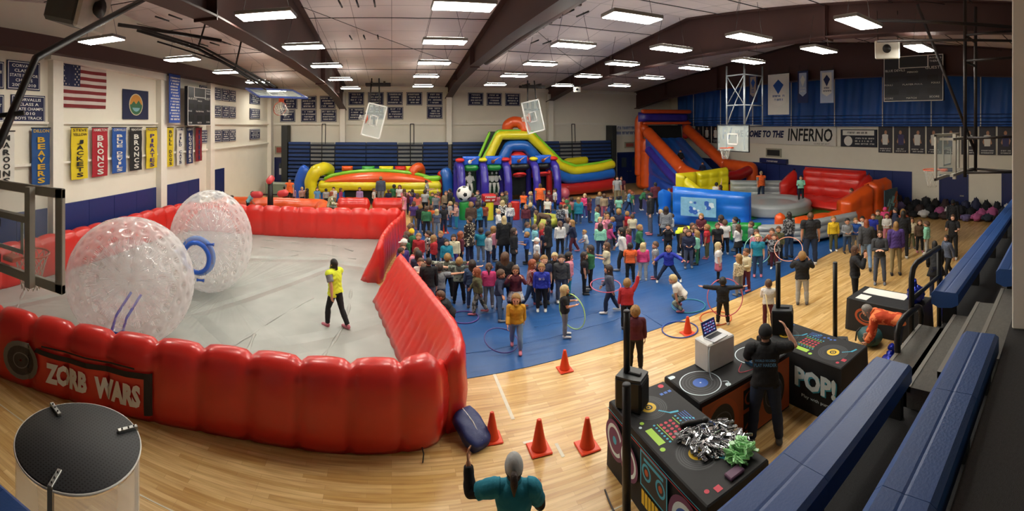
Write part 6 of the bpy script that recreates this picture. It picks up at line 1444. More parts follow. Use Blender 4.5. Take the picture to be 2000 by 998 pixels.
HAIRM = {k: mat('hair_'+k, v, rough=.55, vary=.3, scale=25, bump=.5, bscale=60) for k, v in dict(k='#17120f', d='#2e1f17', n='#553a26', y='#946f3e', w='#bca778', r='#8a4424', g='#8a8680').items()}
def V3(*a): return Vector(a)
ADULT = dict(H=1.72, hip=.09, hw=.18, tor=.52, neck=.07, hr=(.078, .098, .118), ua=.28, fa=.25, hd=1.0, th=.42, sh=.41, ank=.08, k=1.0, tw=1.0)
CHILD = dict(H=1.25, hip=.066, hw=.128, tor=.355, neck=.042, hr=(.08, .096, .112), ua=.19, fa=.165, hd=.68, th=.275, sh=.265, ank=.058, k=.74, tw=.84)
POSES = dict(
 stand=dict(R=((.14, .02, -1), (.06, .15, -1)), r=((.06, 0, -1), (.03, -.03, -1))),
 stand2=dict(R=((.16, .08, -1), (-.55, .8, -.2)), r=((.09, .03, -1), (.05, -.03, -1)), l=((-.04, -.03, -1), (-.05, -.05, -1))),
 walk=dict(R=((.12, .4, -1), (.05, .75, -.8)), L=((-.12, -.35, -1), (-.05, -.05, -1)), r=((.03, -.28, -1), (.02, -.55, -1)), l=((-.03, .38, -1), (-.03, .02, -1)), lean=5),
 stride=dict(R=((.8, .0, -.6), (.7, .4, -.5)), L=((-.8, .2, -.5), (-.6, .6, -.1)), r=((.62, .1, -1), (.5, .0, -1)), l=((-.55, .0, -1), (-.62, -.1, -1)), lean=6),
 armup=dict(R=((.45, .25, .8), (.15, .15, 1)), L=((-.16, .0, -1), (-.08, .2, -1)), r=((.06, 0, -1), (.03, -.03, -1))),
 armsout=dict(R=((.97, .1, .02), (.95, .15, .05)), r=((.12, 0, -1), (.08, -.03, -1))),
 hold=dict(R=((.2, .3, -1), (-.15, 1, .2)), r=((.07, .02, -1), (.03, -.03, -1))),
 face=dict(R=((.4, .6, -.5), (-.45, .25, .9)), r=((.07, .02, -1), (.03, -.03, -1))),
 crossed=dict(R=((.16, .2, -1), (-.85, .5, .05)), r=((.09, 0, -1), (.05, -.03, -1))),
 lean=dict(R=((.1, .5, -.9), (-.1, .9, -.4)), r=((.08, .1, -1), (.05, -.12, -1)), lean=32),
 bend=dict(R=((.1, 1, -.15), (-.1, 1, .3)), r=((.1, .1, -1), (.08, -.08, -1)), lean=78, head=-25),
 crouch=dict(R=((.2, .6, -.9), (-.1, .5, -1)), r=((.4, 1, -.25), (.05, -.75, -1)), l=((-.3, .9, -.5), (-.05, -.9, -.8)), lean=38, head=-15),
 sit=dict(R=((.25, .3, -1), (-.4, .9, -.1)), r=((.75, .7, .05), (-.85, .25, -.3)), lean=12),
 slide=dict(R=((.35, -.1, -1), (.2, .3, -.8)), r=((.12, 1, .08), (.03, 1, -.25)), lean=-8),
 kneel=dict(R=((.2, .4, -.9), (-.2, .9, -.3)), r=((.12, .25, -1), (.05, -1, -.12)), lean=12),
 wave=dict(L=((-.85, .15, -.35), (-.1, .35, 1)), R=((.3, .35, -1), (.0, .8, -.2)), r=((.06, 0, -1), (.03, -.03, -1))),
 dj=dict(R=((.55, .45, -.15), (-.45, .3, .9)), L=((-.2, .5, -.85), (.05, 1, -.15)), r=((.13, .02, -1), (.08, -.03, -1)), lean=4, head=10),
)
def rotx(v, a): a = math.radians(a); return Vector((v.x, v.y*cos(a)+v.z*sin(a), -v.y*sin(a)+v.z*cos(a)))
def skeleton(B, pose):
    p = POSES[pose]; m = lambda t: tuple((-a[0], a[1], a[2]) for a in t)
    R, r = p['R'], p['r']; L, l = p.get('L', m(R)), p.get('l', m(r)); lean = p.get('lean', 0)
    S = {}; pel = V3(0, 0, 0); up = rotx(V3(0, 0, 1), lean); fw = rotx(V3(0, 1, 0), lean)
    def W(v): v = Vector(v).normalized(); return rotx(v, lean)
    for sd, (t1, t2), sg in (('R', r, 1), ('L', l, -1)):
        h = pel + V3(sg*B['hip'], 0, -.02*B['k']); k = h + Vector(t1).normalized()*B['th']; a = k + Vector(t2).normalized()*B['sh']
        S['hip'+sd], S['knee'+sd], S['ank'+sd] = h, k, a
    S['pel'] = pel; S['neck0'] = pel + up*B['tor']; S['neck1'] = S['neck0'] + up*B['neck']
    hl = lean*.6 + p.get('head', 0); hup = rotx(V3(0, 0, 1), hl); hfw = rotx(V3(0, 1, 0), hl)
    S['head'] = S['neck1'] + hup*B['hr'][2]*.78; S['hup'], S['hfw'] = hup, hfw
    for sd, (a1, a2), sg in (('R', R, 1), ('L', L, -1)):
        s = S['neck0'] + V3(sg*B['hw'], 0, 0) - up*.035*B['k']; e = s + W(a1)*B['ua']; w = e + W(a2)*B['fa']
        S['sh'+sd], S['el'+sd], S['wr'+sd] = s, e, w; S['hand'+sd] = (w-e).normalized()
    low = min(S['ankR'].z, S['ankL'].z) - B['ank']
    low = min(low, min(S['kneeR'].z, S['kneeL'].z) - .05*B['k'], pel.z - .1*B['k'])
    for k_ in list(S):
        if isinstance(S[k_], Vector) and k_ not in ('hup', 'hfw', 'handR', 'handL'): S[k_] = S[k_] - V3(0, 0, low)
    S['up'], S['fw'] = up, fw
    return S
def cap(mb, pts, rs, n=12):
    P = [Vector(p) for p in pts]
    d0 = (P[0]-P[1]).normalized(); d1 = (P[-1]-P[-2]).normalized()
    q = [P[0]+d0*rs[0]*.9, P[0]+d0*rs[0]*.6] + P + [P[-1]+d1*rs[-1]*.6, P[-1]+d1*rs[-1]*.9]
    mb.sweep(q, [rs[0]*.35, rs[0]*.75] + list(rs) + [rs[-1]*.75, rs[-1]*.35], n)
def body_mesh(B, pose):
    S = skeleton(B, pose); k = B['k']; mb = MB(); up, fw = S['up'], S['fw']; rt = V3(1, 0, 0)
    # torso loft
    vs = []; secs = [(-.12, .085, .07), (-.05, .15, .105), (.05, .158, .112), (.25, .142, .1), (.45, .138, .1), (.7, .162, .115), (.88, .165, .1), (.97, .135, .08), (1.03, .07, .06)]
    n = 20
    for t, a, b in secs:
        c = S['pel'] + up*(B['tor']*t)
        for i in range(n): w = 2*PI*i/n; vs.append(tuple(c + rt*cos(w)*a*B['tw'] + fw*sin(w)*b*B['tw']))
    m = len(secs); fs = [(i*n+j, i*n+(j+1) % n, (i+1)*n+(j+1) % n, (i+1)*n+j) for i in range(m-1) for j in range(n)] + [tuple(reversed(range(n))), tuple(range((m-1)*n, m*n))]
    mb.add(vs, fs, True)
    cap(mb, [S['neck0']-up*.02*k, S['neck1']+S['hup']*.03*k], [.055*k**.8, .05*k**.8])
    # head: cranium, jaw, nose, ears, brow
    h, hu, hf = S['head'], S['hup'], S['hfw']; rx, ry, rz = B['hr']
    M = Matrix((rt, hf, hu)).transposed().to_4x4(); M.translation = h
    hm = MB(M)
    hm.ell((0, -.008, .012), (rx, ry, rz*.92), 20, 14); hm.ell((0, ry*.22, -rz*.42), (rx*.72, ry*.68, rz*.52), 16, 10)
    hm.ell((0, ry*.93, -rz*.12), (rx*.17, ry*.2, rz*.17), 10, 8); hm.ell((0, ry*.85, rz*.05), (rx*.1, ry*.12, rz*.22), 8, 6)
    hm.ell((0, ry*.78, rz*.2), (rx*.6, ry*.16, rz*.1), 12, 6); hm.ell((0, ry*.84, -rz*.52), (rx*.3, ry*.12, rz*.08), 10, 6); hm.ell((0, ry*.76, -rz*.8), (rx*.28, ry*.16, rz*.13), 10, 6)
    for s in (-1, 1): hm.ell((s*rx*1.0, -.005, -rz*.08), (rx*.16, ry*.22, rz*.26), 10, 8); hm.ell((s*rx*.5, ry*.7, -rz*.25), (rx*.3, ry*.2, rz*.22), 8, 6)
    mb.add(hm.v, hm.f, True)
    segs = [('torso', S['pel'], S['neck0'], .12*B['tw'], .12*B['tw']), ('head', h-hu*rz*.5, h+hu*rz*.3, rx, rx), ('neck', S['neck0'], S['neck1'], .05*k, .05*k)]
    for s in 'RL':
        sg = 1 if s == 'R' else -1
        sh, e, w = S['sh'+s], S['el'+s], S['wr'+s]
        cap(mb, [sh, sh.lerp(e, .35), e], [.056*k, .05*k, .038*k]); cap(mb, [e, e.lerp(w, .3), w], [.039*k, .042*k, .026*k])
        cap(mb, [S['neck0']-up*.05*k, sh], [.065*k, .055*k])
        segs += [('ua'+s, sh, e, .05*k, .04*k), ('fa'+s, e, w, .04*k, .028*k)]
        # hand: palm of four metacarpals, four bent fingers, thumb from the side of the palm
        d = S['hand'+s]; ref = hf if abs(d.dot(hf)) < .9 else up
        nrm = d.cross(ref); nrm = nrm.normalized(); pal = d.cross(nrm).normalized()     # pal: across-finger normal
        wid = V3(0, 1, 0) - d*d.y; wid = (wid.normalized() if wid.length > .3 else V3(-sg, 0, 0)); inn = d.cross(wid).normalized()
        if inn.dot(V3(-sg, 0, 0)) < 0: inn = -inn
        q = B['hd']
        for i in range(4):
            o = (i-1.5)*.0205*q; a = w + wid*o*.5 + d*.015*q; kn = w + wid*o*1.05 + d*(.088-.004*abs(i-1))*q
            cap(mb, [a, kn], [.0125*q, .0105*q], 8)
            L1 = (.034, .042, .045, .038)[3-i]*q if sg > 0 else (.034, .042, .045, .038)[3-i]*q
            d1 = (d + inn*.35 + wid*o*1.2).normalized(); d2 = (d + inn*.95).normalized()
            m1 = kn + d1*L1; cap(mb, [kn, m1], [.0098*q, .0088*q], 8); cap(mb, [m1, m1+d2*L1*.75], [.0088*q, .0075*q], 8)
        tb = w + wid*.026*q + d*.025*q; t1 = tb + (d*.6 + wid*.75 + inn*.3).normalized()*.036*q; t2 = t1 + (d*.9 + wid*.3 + inn*.35).normalized()*.03*q
        cap(mb, [tb, t1], [.0135*q, .011*q], 8); cap(mb, [t1, t2], [.011*q, .009*q], 8)
        segs.append(('hand'+s, w + d*.02*q, w + d*.16*q, .03*q, .02*q))
        hp, kn, an = S['hip'+s], S['knee'+s], S['ank'+s]
        cap(mb, [hp, hp.lerp(kn, .4), kn], [.088*k, .078*k, .053*k], 16); cap(mb, [kn, kn.lerp(an, .3), an.lerp(kn, .12)], [.052*k, .056*k, .034*k], 14)
        fd = (kn-an); fd = V3(0, 1, 0) if abs(S['hip'+s].z-an.z) > .2 and an.z < kn.z - .1 else V3(0, .6, -.4)
        if pose in ('kneel',): fd = V3(0, -.6, -.3)
        fd.normalize(); toe = an + fd*.17*k + V3(0, 0, -B['ank']*.55)
        if toe.z < .025: toe.z = .025
        cap(mb, [an + V3(0, 0, -.01), an - fd*.03*k + V3(0, 0, -B['ank']*.5), toe], [.034*k, .034*k, .026*k])
        S['toe'+s] = toe; S['fd'+s] = fd
        segs += [('th'+s, hp, kn, .08*k, .055*k), ('sn'+s, kn, an, .05*k, .038*k), ('foot'+s, an + V3(0, 0, -.03*k), toe, .035*k, .03*k)]
    me = bpy.data.meshes.new('body'); me.from_pydata(mb.v, [], mb.f)
    ob = bpy.data.objects.new('body', me); COL.objects.link(ob)
    md = ob.modifiers.new('r', 'REMESH'); md.mode = 'VOXEL'; md.voxel_size = .0075 if B is ADULT else .0062; md.use_smooth_shade = True
    ms = ob.modifiers.new('s', 'SMOOTH'); ms.factor = .4; ms.iterations = 2
    dg = bpy.context.evaluated_depsgraph_get(); dg.update()
    out = bpy.data.meshes.new_from_object(ob.evaluated_get(dg)); bpy.data.objects.remove(ob); bpy.data.meshes.remove(me)
    N_ = len(out.vertices); V = np.empty(N_*3); out.vertices.foreach_get('co', V); V = V.reshape(-1, 3)
    NR = np.empty(N_*3); out.vertices.foreach_get('normal', NR); NR = NR.reshape(-1, 3)
    best = np.full(N_, 1e9); lab = np.zeros(N_, int); T = np.zeros(N_)
    for i, (nm_, a, b, ra, rb) in enumerate(segs):
        a_, b_3 = np.array(a), np.array(b); ab = b_3-a_; t = ((V-a_) @ ab)/(ab @ ab); tc = np.clip(t, 0, 1)
        dd = np.linalg.norm(V-(a_+tc[:, None]*ab), axis=1) - (ra+(rb-ra)*tc)
        u = dd < best; best[u] = dd[u]; lab[u] = i; T[u] = t[u]
    names = [s[0] for s in segs]
    out.polygons.foreach_set('use_smooth', [True]*len(out.polygons))
    F = [tuple(p.vertices) for p in out.polygons]
    return dict(me=out, V=V, N=NR, lab=np.array(names)[lab], T=T, F=F, S=S, B=B, Fa=np.array([f if len(f) == 4 else (f+(f[-1],))[:4] for f in F]), cache={})
def cloth_shell(bd, name, mask, off, ragged=.3):
    V, N, Fa = bd['V'], bd['N'], bd['Fa']
    fm = mask[Fa].all(1); F = Fa[fm]; used = np.unique(F); idx = -np.ones(len(V), int); idx[used] = np.arange(len(used))
    inside = np.ones(len(V), bool); notf = Fa[~fm]; bnd = np.zeros(len(V), bool); bnd[notf.ravel()] = True
    o = off if isinstance(off, np.ndarray) else np.full(len(V), off)
    wr = .35*np.sin(V[:, 2]*55/bd['B']['k']+np.sin(V[:, 0]*40)*1.5)*np.sin(V[:, 0]*33+V[:, 1]*27)
    P = V + N*(o*(1+.35*wr))[:, None]
    P[bnd] = (V + N*(o*ragged)[:, None])[bnd]
    me = bpy.data.meshes.new(name); me.from_pydata([tuple(p) for p in P[used]], [], [tuple(dict.fromkeys(idx[f])) for f in F])
    me.polygons.foreach_set('use_smooth', [True]*len(me.polygons)); me.update(); return me
def get_cloth(bd, kind):
    memo = bd['cache']
    if kind in memo: return memo[kind]
    lab, T, k = bd['lab'], bd['T'], bd['B']['k']; is_ = lambda *n: np.isin(lab, n)
    if kind in ('l', 'h', 'c'):
        m = (is_('torso') & (T > -.02)) | is_('uaR', 'uaL', 'faR', 'faL') | (is_('thR', 'thL') & (T < .05)) | (is_('neck') & (T < .2)); o = .02*k if kind == 'l' else .032*k
        m &= ~(is_('faR', 'faL') & (T > .93))
        me = cloth_shell(bd, 'top', m, np.full(len(T), o))
    elif kind == 't':
        m = (is_('torso') & (T > -.02)) | (is_('uaR', 'uaL') & (T < .72)) | (is_('thR', 'thL') & (T < .05)) | (is_('neck') & (T < .1))
        me = cloth_shell(bd, 'tee', m, np.full(len(T), .022*k)+.012*k*(is_('uaR', 'uaL')), ragged=.9)
    elif kind == 'v':
        m = (is_('torso') & (T > .0)) | (is_('uaR', 'uaL') & (T < .1)) | (is_('thR', 'thL') & (T < .08)); me = cloth_shell(bd, 'vest', m, np.full(len(T), .042*k), ragged=.95)
    elif kind == 'p':
        m = (is_('torso') & (T < .25)) | is_('thR', 'thL') | (is_('snR', 'snL') & (T < .93)); o = np.full(len(T), .013*k) + .012*k*(is_('snR', 'snL'))*np.clip(T, 0, 1)
        me = cloth_shell(bd, 'trousers', m, o, ragged=.8)
    elif kind == 'g':
        m = (is_('torso') & (T < .25)) | is_('thR', 'thL') | (is_('snR', 'snL') & (T < .97)); me = cloth_shell(bd, 'leggings', m, np.full(len(T), .007*k), ragged=.5)
    elif kind == 's':
        m = (is_('torso') & (T < .25)) | (is_('thR', 'thL') & (T < .85)); me = cloth_shell(bd, 'shorts', m, np.full(len(T), .022*k), ragged=.9)
    elif kind in ('skirt', 'coatskirt'):
        S = bd['S']; mb = MB(); w0 = S['pel'] + S['up']*(.06 if kind == 'skirt' else .12)*k; mid = (S['hipR']+S['hipL'])/2; kn = (S['kneeR']+S['kneeL'])/2
        sp = abs(S['kneeR'].x-S['kneeL'].x)/2; spy = abs(S['kneeR'].y-S['kneeL'].y)/2; K_ = .85 if kind == 'skirt' else .5
        st = []
        for t in (0, .12, .3, .55, .8, 1.0): c = w0.lerp(mid.lerp(kn, K_), t); st.append((c, lin(.165, .19, t)*k+sp*t*.8, lin(.13, .15, t)*k+spy*t*.9))
        n = 28; vs = [tuple(c + V3(1, 0, 0)*cos(2*PI*i/n)*a*(1+.05*(j/5)*sin(i*2.7)) + V3(0, 1, 0)*sin(2*PI*i/n)*b*(1+.05*(j/5)*sin(i*2.7))) for j, (c, a, b) in enumerate(st) for i in range(n)]
        vs += [tuple(c + V3(1, 0, 0)*cos(2*PI*i/n)*a*.93 + V3(0, 1, 0)*sin(2*PI*i/n)*b*.93) for c, a, b in reversed(st) for i in range(n)]
        m_ = len(st)*2; fs = [(j*n+i, (j+1)*n+i, (j+1)*n+(i+1) % n, j*n+(i+1) % n) for j in range(m_-1) for i in range(n)]
        mb.add(vs, fs, True); o_ = mb.build('skirt', [], loc=(0, 0, 0)); me = o_.data; bpy.data.objects.remove(o_)
    elif kind in ('shoeR', 'shoeL'):
        S = bd['S']; s = kind[-1]; an, toe, fd = S['ank'+s], S['toe'+s], S['fd'+s]; mb = MB(); hl = an - fd*.035*k; hl = V3(hl.x, hl.y, max(.03*k, an.z-bd['B']['ank']*.75)); sd = fd.cross(V3(0, 0, 1)).normalized()
        tz = max(toe.z, .024*k+.003); mb.sweep([hl-fd*.02*k, hl, hl.lerp(toe, .4)+V3(0, 0, .01*k), V3(toe.x, toe.y, tz+.004), toe+fd*.03*k], [.02*k, .04*k, .046*k, .042*k, .02*k], 12, flat=(1, .8)); mb.sweep([an+V3(0, 0, .01*k), hl+V3(0, 0, .01)], [.042*k, .045*k], 12)
        o_ = mb.build('shoe', [], loc=(0, 0, 0)); me = o_.data; bpy.data.objects.remove(o_)
        for v in me.vertices: v.co.z = max(v.co.z, .002) if an.z < .3 else v.co.z
    elif kind[0] == 'H': me = hair_mesh(bd, kind[1:])
    elif kind in ('eyeR', 'eyeL', 'mouth'):
        S = bd['S']; B = bd['B']; rx, ry, rz = B['hr']; M = Matrix((V3(1, 0, 0), S['hfw'], S['hup'])).transposed().to_4x4(); M.translation = S['head']; mb = MB(M)
        if kind == 'mouth': mb.ell((0, ry*.93, -rz*.52), (rx*.3, ry*.05, rz*.04), 10, 6)
        else: sx = (1 if kind[-1] == 'R' else -1)*rx*.38; mb.ell((sx, ry*.86, 0), (rx*.17, ry*.08, rz*.085), 10, 8)
        o_ = mb.build('eye', [], loc=(0, 0, 0)); me = o_.data; bpy.data.objects.remove(o_)
    memo[kind] = me; return me
def hair_mesh(bd, st):
    S, B = bd['S'], bd['B']; rx, ry, rz = B['hr']; k = B['k']; hf, hu = S['hfw'], S['hup']; M = Matrix((V3(1, 0, 0), hf, hu)).transposed().to_4x4(); M.translation = S['head']; mb = MB(M)
    drop = dict(s=0, L=.24*k**.6, B=.1, P=0, U=0, C=0, K=.06, X=0)[st]
    def lim(a):   # a = 0 at the back, pi at the front; polar limit from the crown
        f = (1-cos(a))/2
        return math.radians(lin(122, 60, f**1.3)) if st != 'C' else math.radians(lin(98, 74, f))
    sc = 1.1 if st not in 'C' else 1.17
    def fn(scale, tuck):
        def g(u, v):
            a = lin(-PI, PI, u); ph = lim(a)*min(1, v/.62); wv = 1+.02*sin(a*13+v*9)*(st != 'C')
            s = scale*wv*(1-tuck*max(0, (v-.55)/.45)*(0 if (drop and abs(a) < 2.0) else 1))
            x, y, z = sin(ph)*sin(a)*rx*s*1.02, -sin(ph)*cos(a)*ry*s-.006, cos(ph)*rz*s*.98+.012
            if v > .62 and drop and abs(a) < 2.05:
                t = (v-.62)/.38; e = min(1, (2.05-abs(a))/.35); z -= drop*t*e*(1+.12*sin(a*9)); y -= .02*t*e*cos(a)*k; x *= 1+.1*t*e
            return (x, y, z)
        return g
    mb.grid(fn(sc, .1), 44, 18); n0 = len(mb.v); g2 = fn(sc*.9, .1); mb.grid(lambda u, v: g2(1-u, v), 44, 18)
    if st == 'P': mb.sweep([(0, -ry*1.0, rz*.35), (0, -ry*1.45, rz*.25), (0, -ry*1.55, -rz*.5), (0, -ry*1.35, -rz*1.5)], [.02*k+.006, .032*k+.006, .03*k+.006, .008], 10)
    if st == 'U': mb.ell((0, -ry*.75, rz*.95), (.045*k+.01,)*3, 12, 8)
    if st == 'C': mb.sweep([(0, ry*.8, rz*.35), (0, ry*1.25, rz*.28), (0, ry*1.65, rz*.2)], [rx*.9, rx*.85, rx*.5], 16, flat=(1, .12))
    o_ = mb.build('hair', [], loc=(0, 0, 0)); me = o_.data; bpy.data.objects.remove(o_)
    return me
BODIES = {}
def get_body(kind, pose):
    key = (kind, pose)
    if key not in BODIES: BODIES[key] = body_mesh(ADULT if kind == 'a' else CHILD, pose)
    return BODIES[key]
def child_obj(name, me, parent, m):
    if not me.materials: me.materials.append(None)
    o = bpy.data.objects.new(name, me); COL.objects.link(o); o.parent = parent
    o.material_slots[0].link = 'OBJECT'; o.material_slots[0].material = m
    return o
shoe_c = ['#d8d6d2', '#2a2a2e', '#6f7278', '#b86a7a']; SHOES = [mat('shoe_%d' % i, c, rough=.6) for i, c in enumerate(shoe_c)]
eyem, lipm = mat('eye_dark', '#2a1d16', rough=.2), mat('lips', '#a8584e', rough=.5)
NCLOTH = {'l': 'long_sleeved_top', 'h': 'hooded_top', 't': 'tee_shirt', 'c': 'coat', 'v': 'vest', 'p': 'trousers', 'g': 'leggings', 's': 'shorts'}
def person(x, y, z, h, kind, pose, rot, hair, top, bot, label, near=False, extra=None, idx=0):
    bd = get_body(kind, pose); B = bd['B']; sc = h/B['H']
    me = bd['me']
    if not me.materials: me.materials.append(None)
    o = bpy.data.objects.new('person', me); COL.objects.link(o); o.location = (x, y, z); o.rotation_euler = (0, 0, rot); o.scale = (sc*1.1, sc*1.1, sc) if kind == 'c' else (sc*1.04, sc*1.04, sc)
    o.material_slots[0].link = 'OBJECT'; o.material_slots[0].material = SKIN[(idx*7) % 3]
    tag(o, label, 'person', 'people in the gym'); WORLD[o.name] = (x, y, z)
    hs, hc = hair[0], hair[1:]
    child_obj('cap' if hs == 'C' else 'hair', get_cloth(bd, 'H'+hs), o, fab(hc) if hs == 'C' else HAIRM[hc])
    if hs == 'C' and kind == 'a': child_obj('hair', get_cloth(bd, 'HP' if extra and 'under' in extra else 'Hs'), o, HAIRM['d'])
    if extra and 'wide' in extra: o.scale = (sc*extra['wide'], sc*extra['wide'], sc)
    tk, tcol = top[0], top[1:]
    if tk == 'd': child_obj('tee_shirt', get_cloth(bd, 't'), o, fab(tcol)); child_obj('skirt', get_cloth(bd, 'skirt'), o, fab(tcol))
    elif tk == 'c': child_obj('coat', get_cloth(bd, 'c'), o, fab(tcol)); child_obj('coat_skirt', get_cloth(bd, 'coatskirt'), o, fab(tcol))
    elif tk == 'v': child_obj('tee_shirt', get_cloth(bd, 't'), o, fab('grey')); child_obj('safety_vest', get_cloth(bd, 'v'), o, fab(tcol))
    else: child_obj(NCLOTH[tk], get_cloth(bd, tk), o, fab(tcol))
    if bot[0] == 'k': child_obj('leggings', get_cloth(bd, 'g'), o, fab('black')); child_obj('skirt', get_cloth(bd, 'skirt'), o, fab(bot[1:]))
    else: child_obj(NCLOTH[bot[0]], get_cloth(bd, bot[0]), o, fab(bot[1:]))
    for s in 'RL': child_obj('shoe', get_cloth(bd, 'shoe'+s), o, SHOES[(idx*5 + (2 if kind == 'a' else 0)) % 4 if not extra or 'shoe' not in extra else extra['shoe']])
    if near:
        child_obj('eye', get_cloth(bd, 'eyeR'), o, eyem); child_obj('eye', get_cloth(bd, 'eyeL'), o, eyem); child_obj('mouth', get_cloth(bd, 'mouth'), o, lipm)
    if extra and 'under' in extra: child_obj('long_sleeves', get_cloth(bd, 'l'), o, fab(extra['under']))
    return o
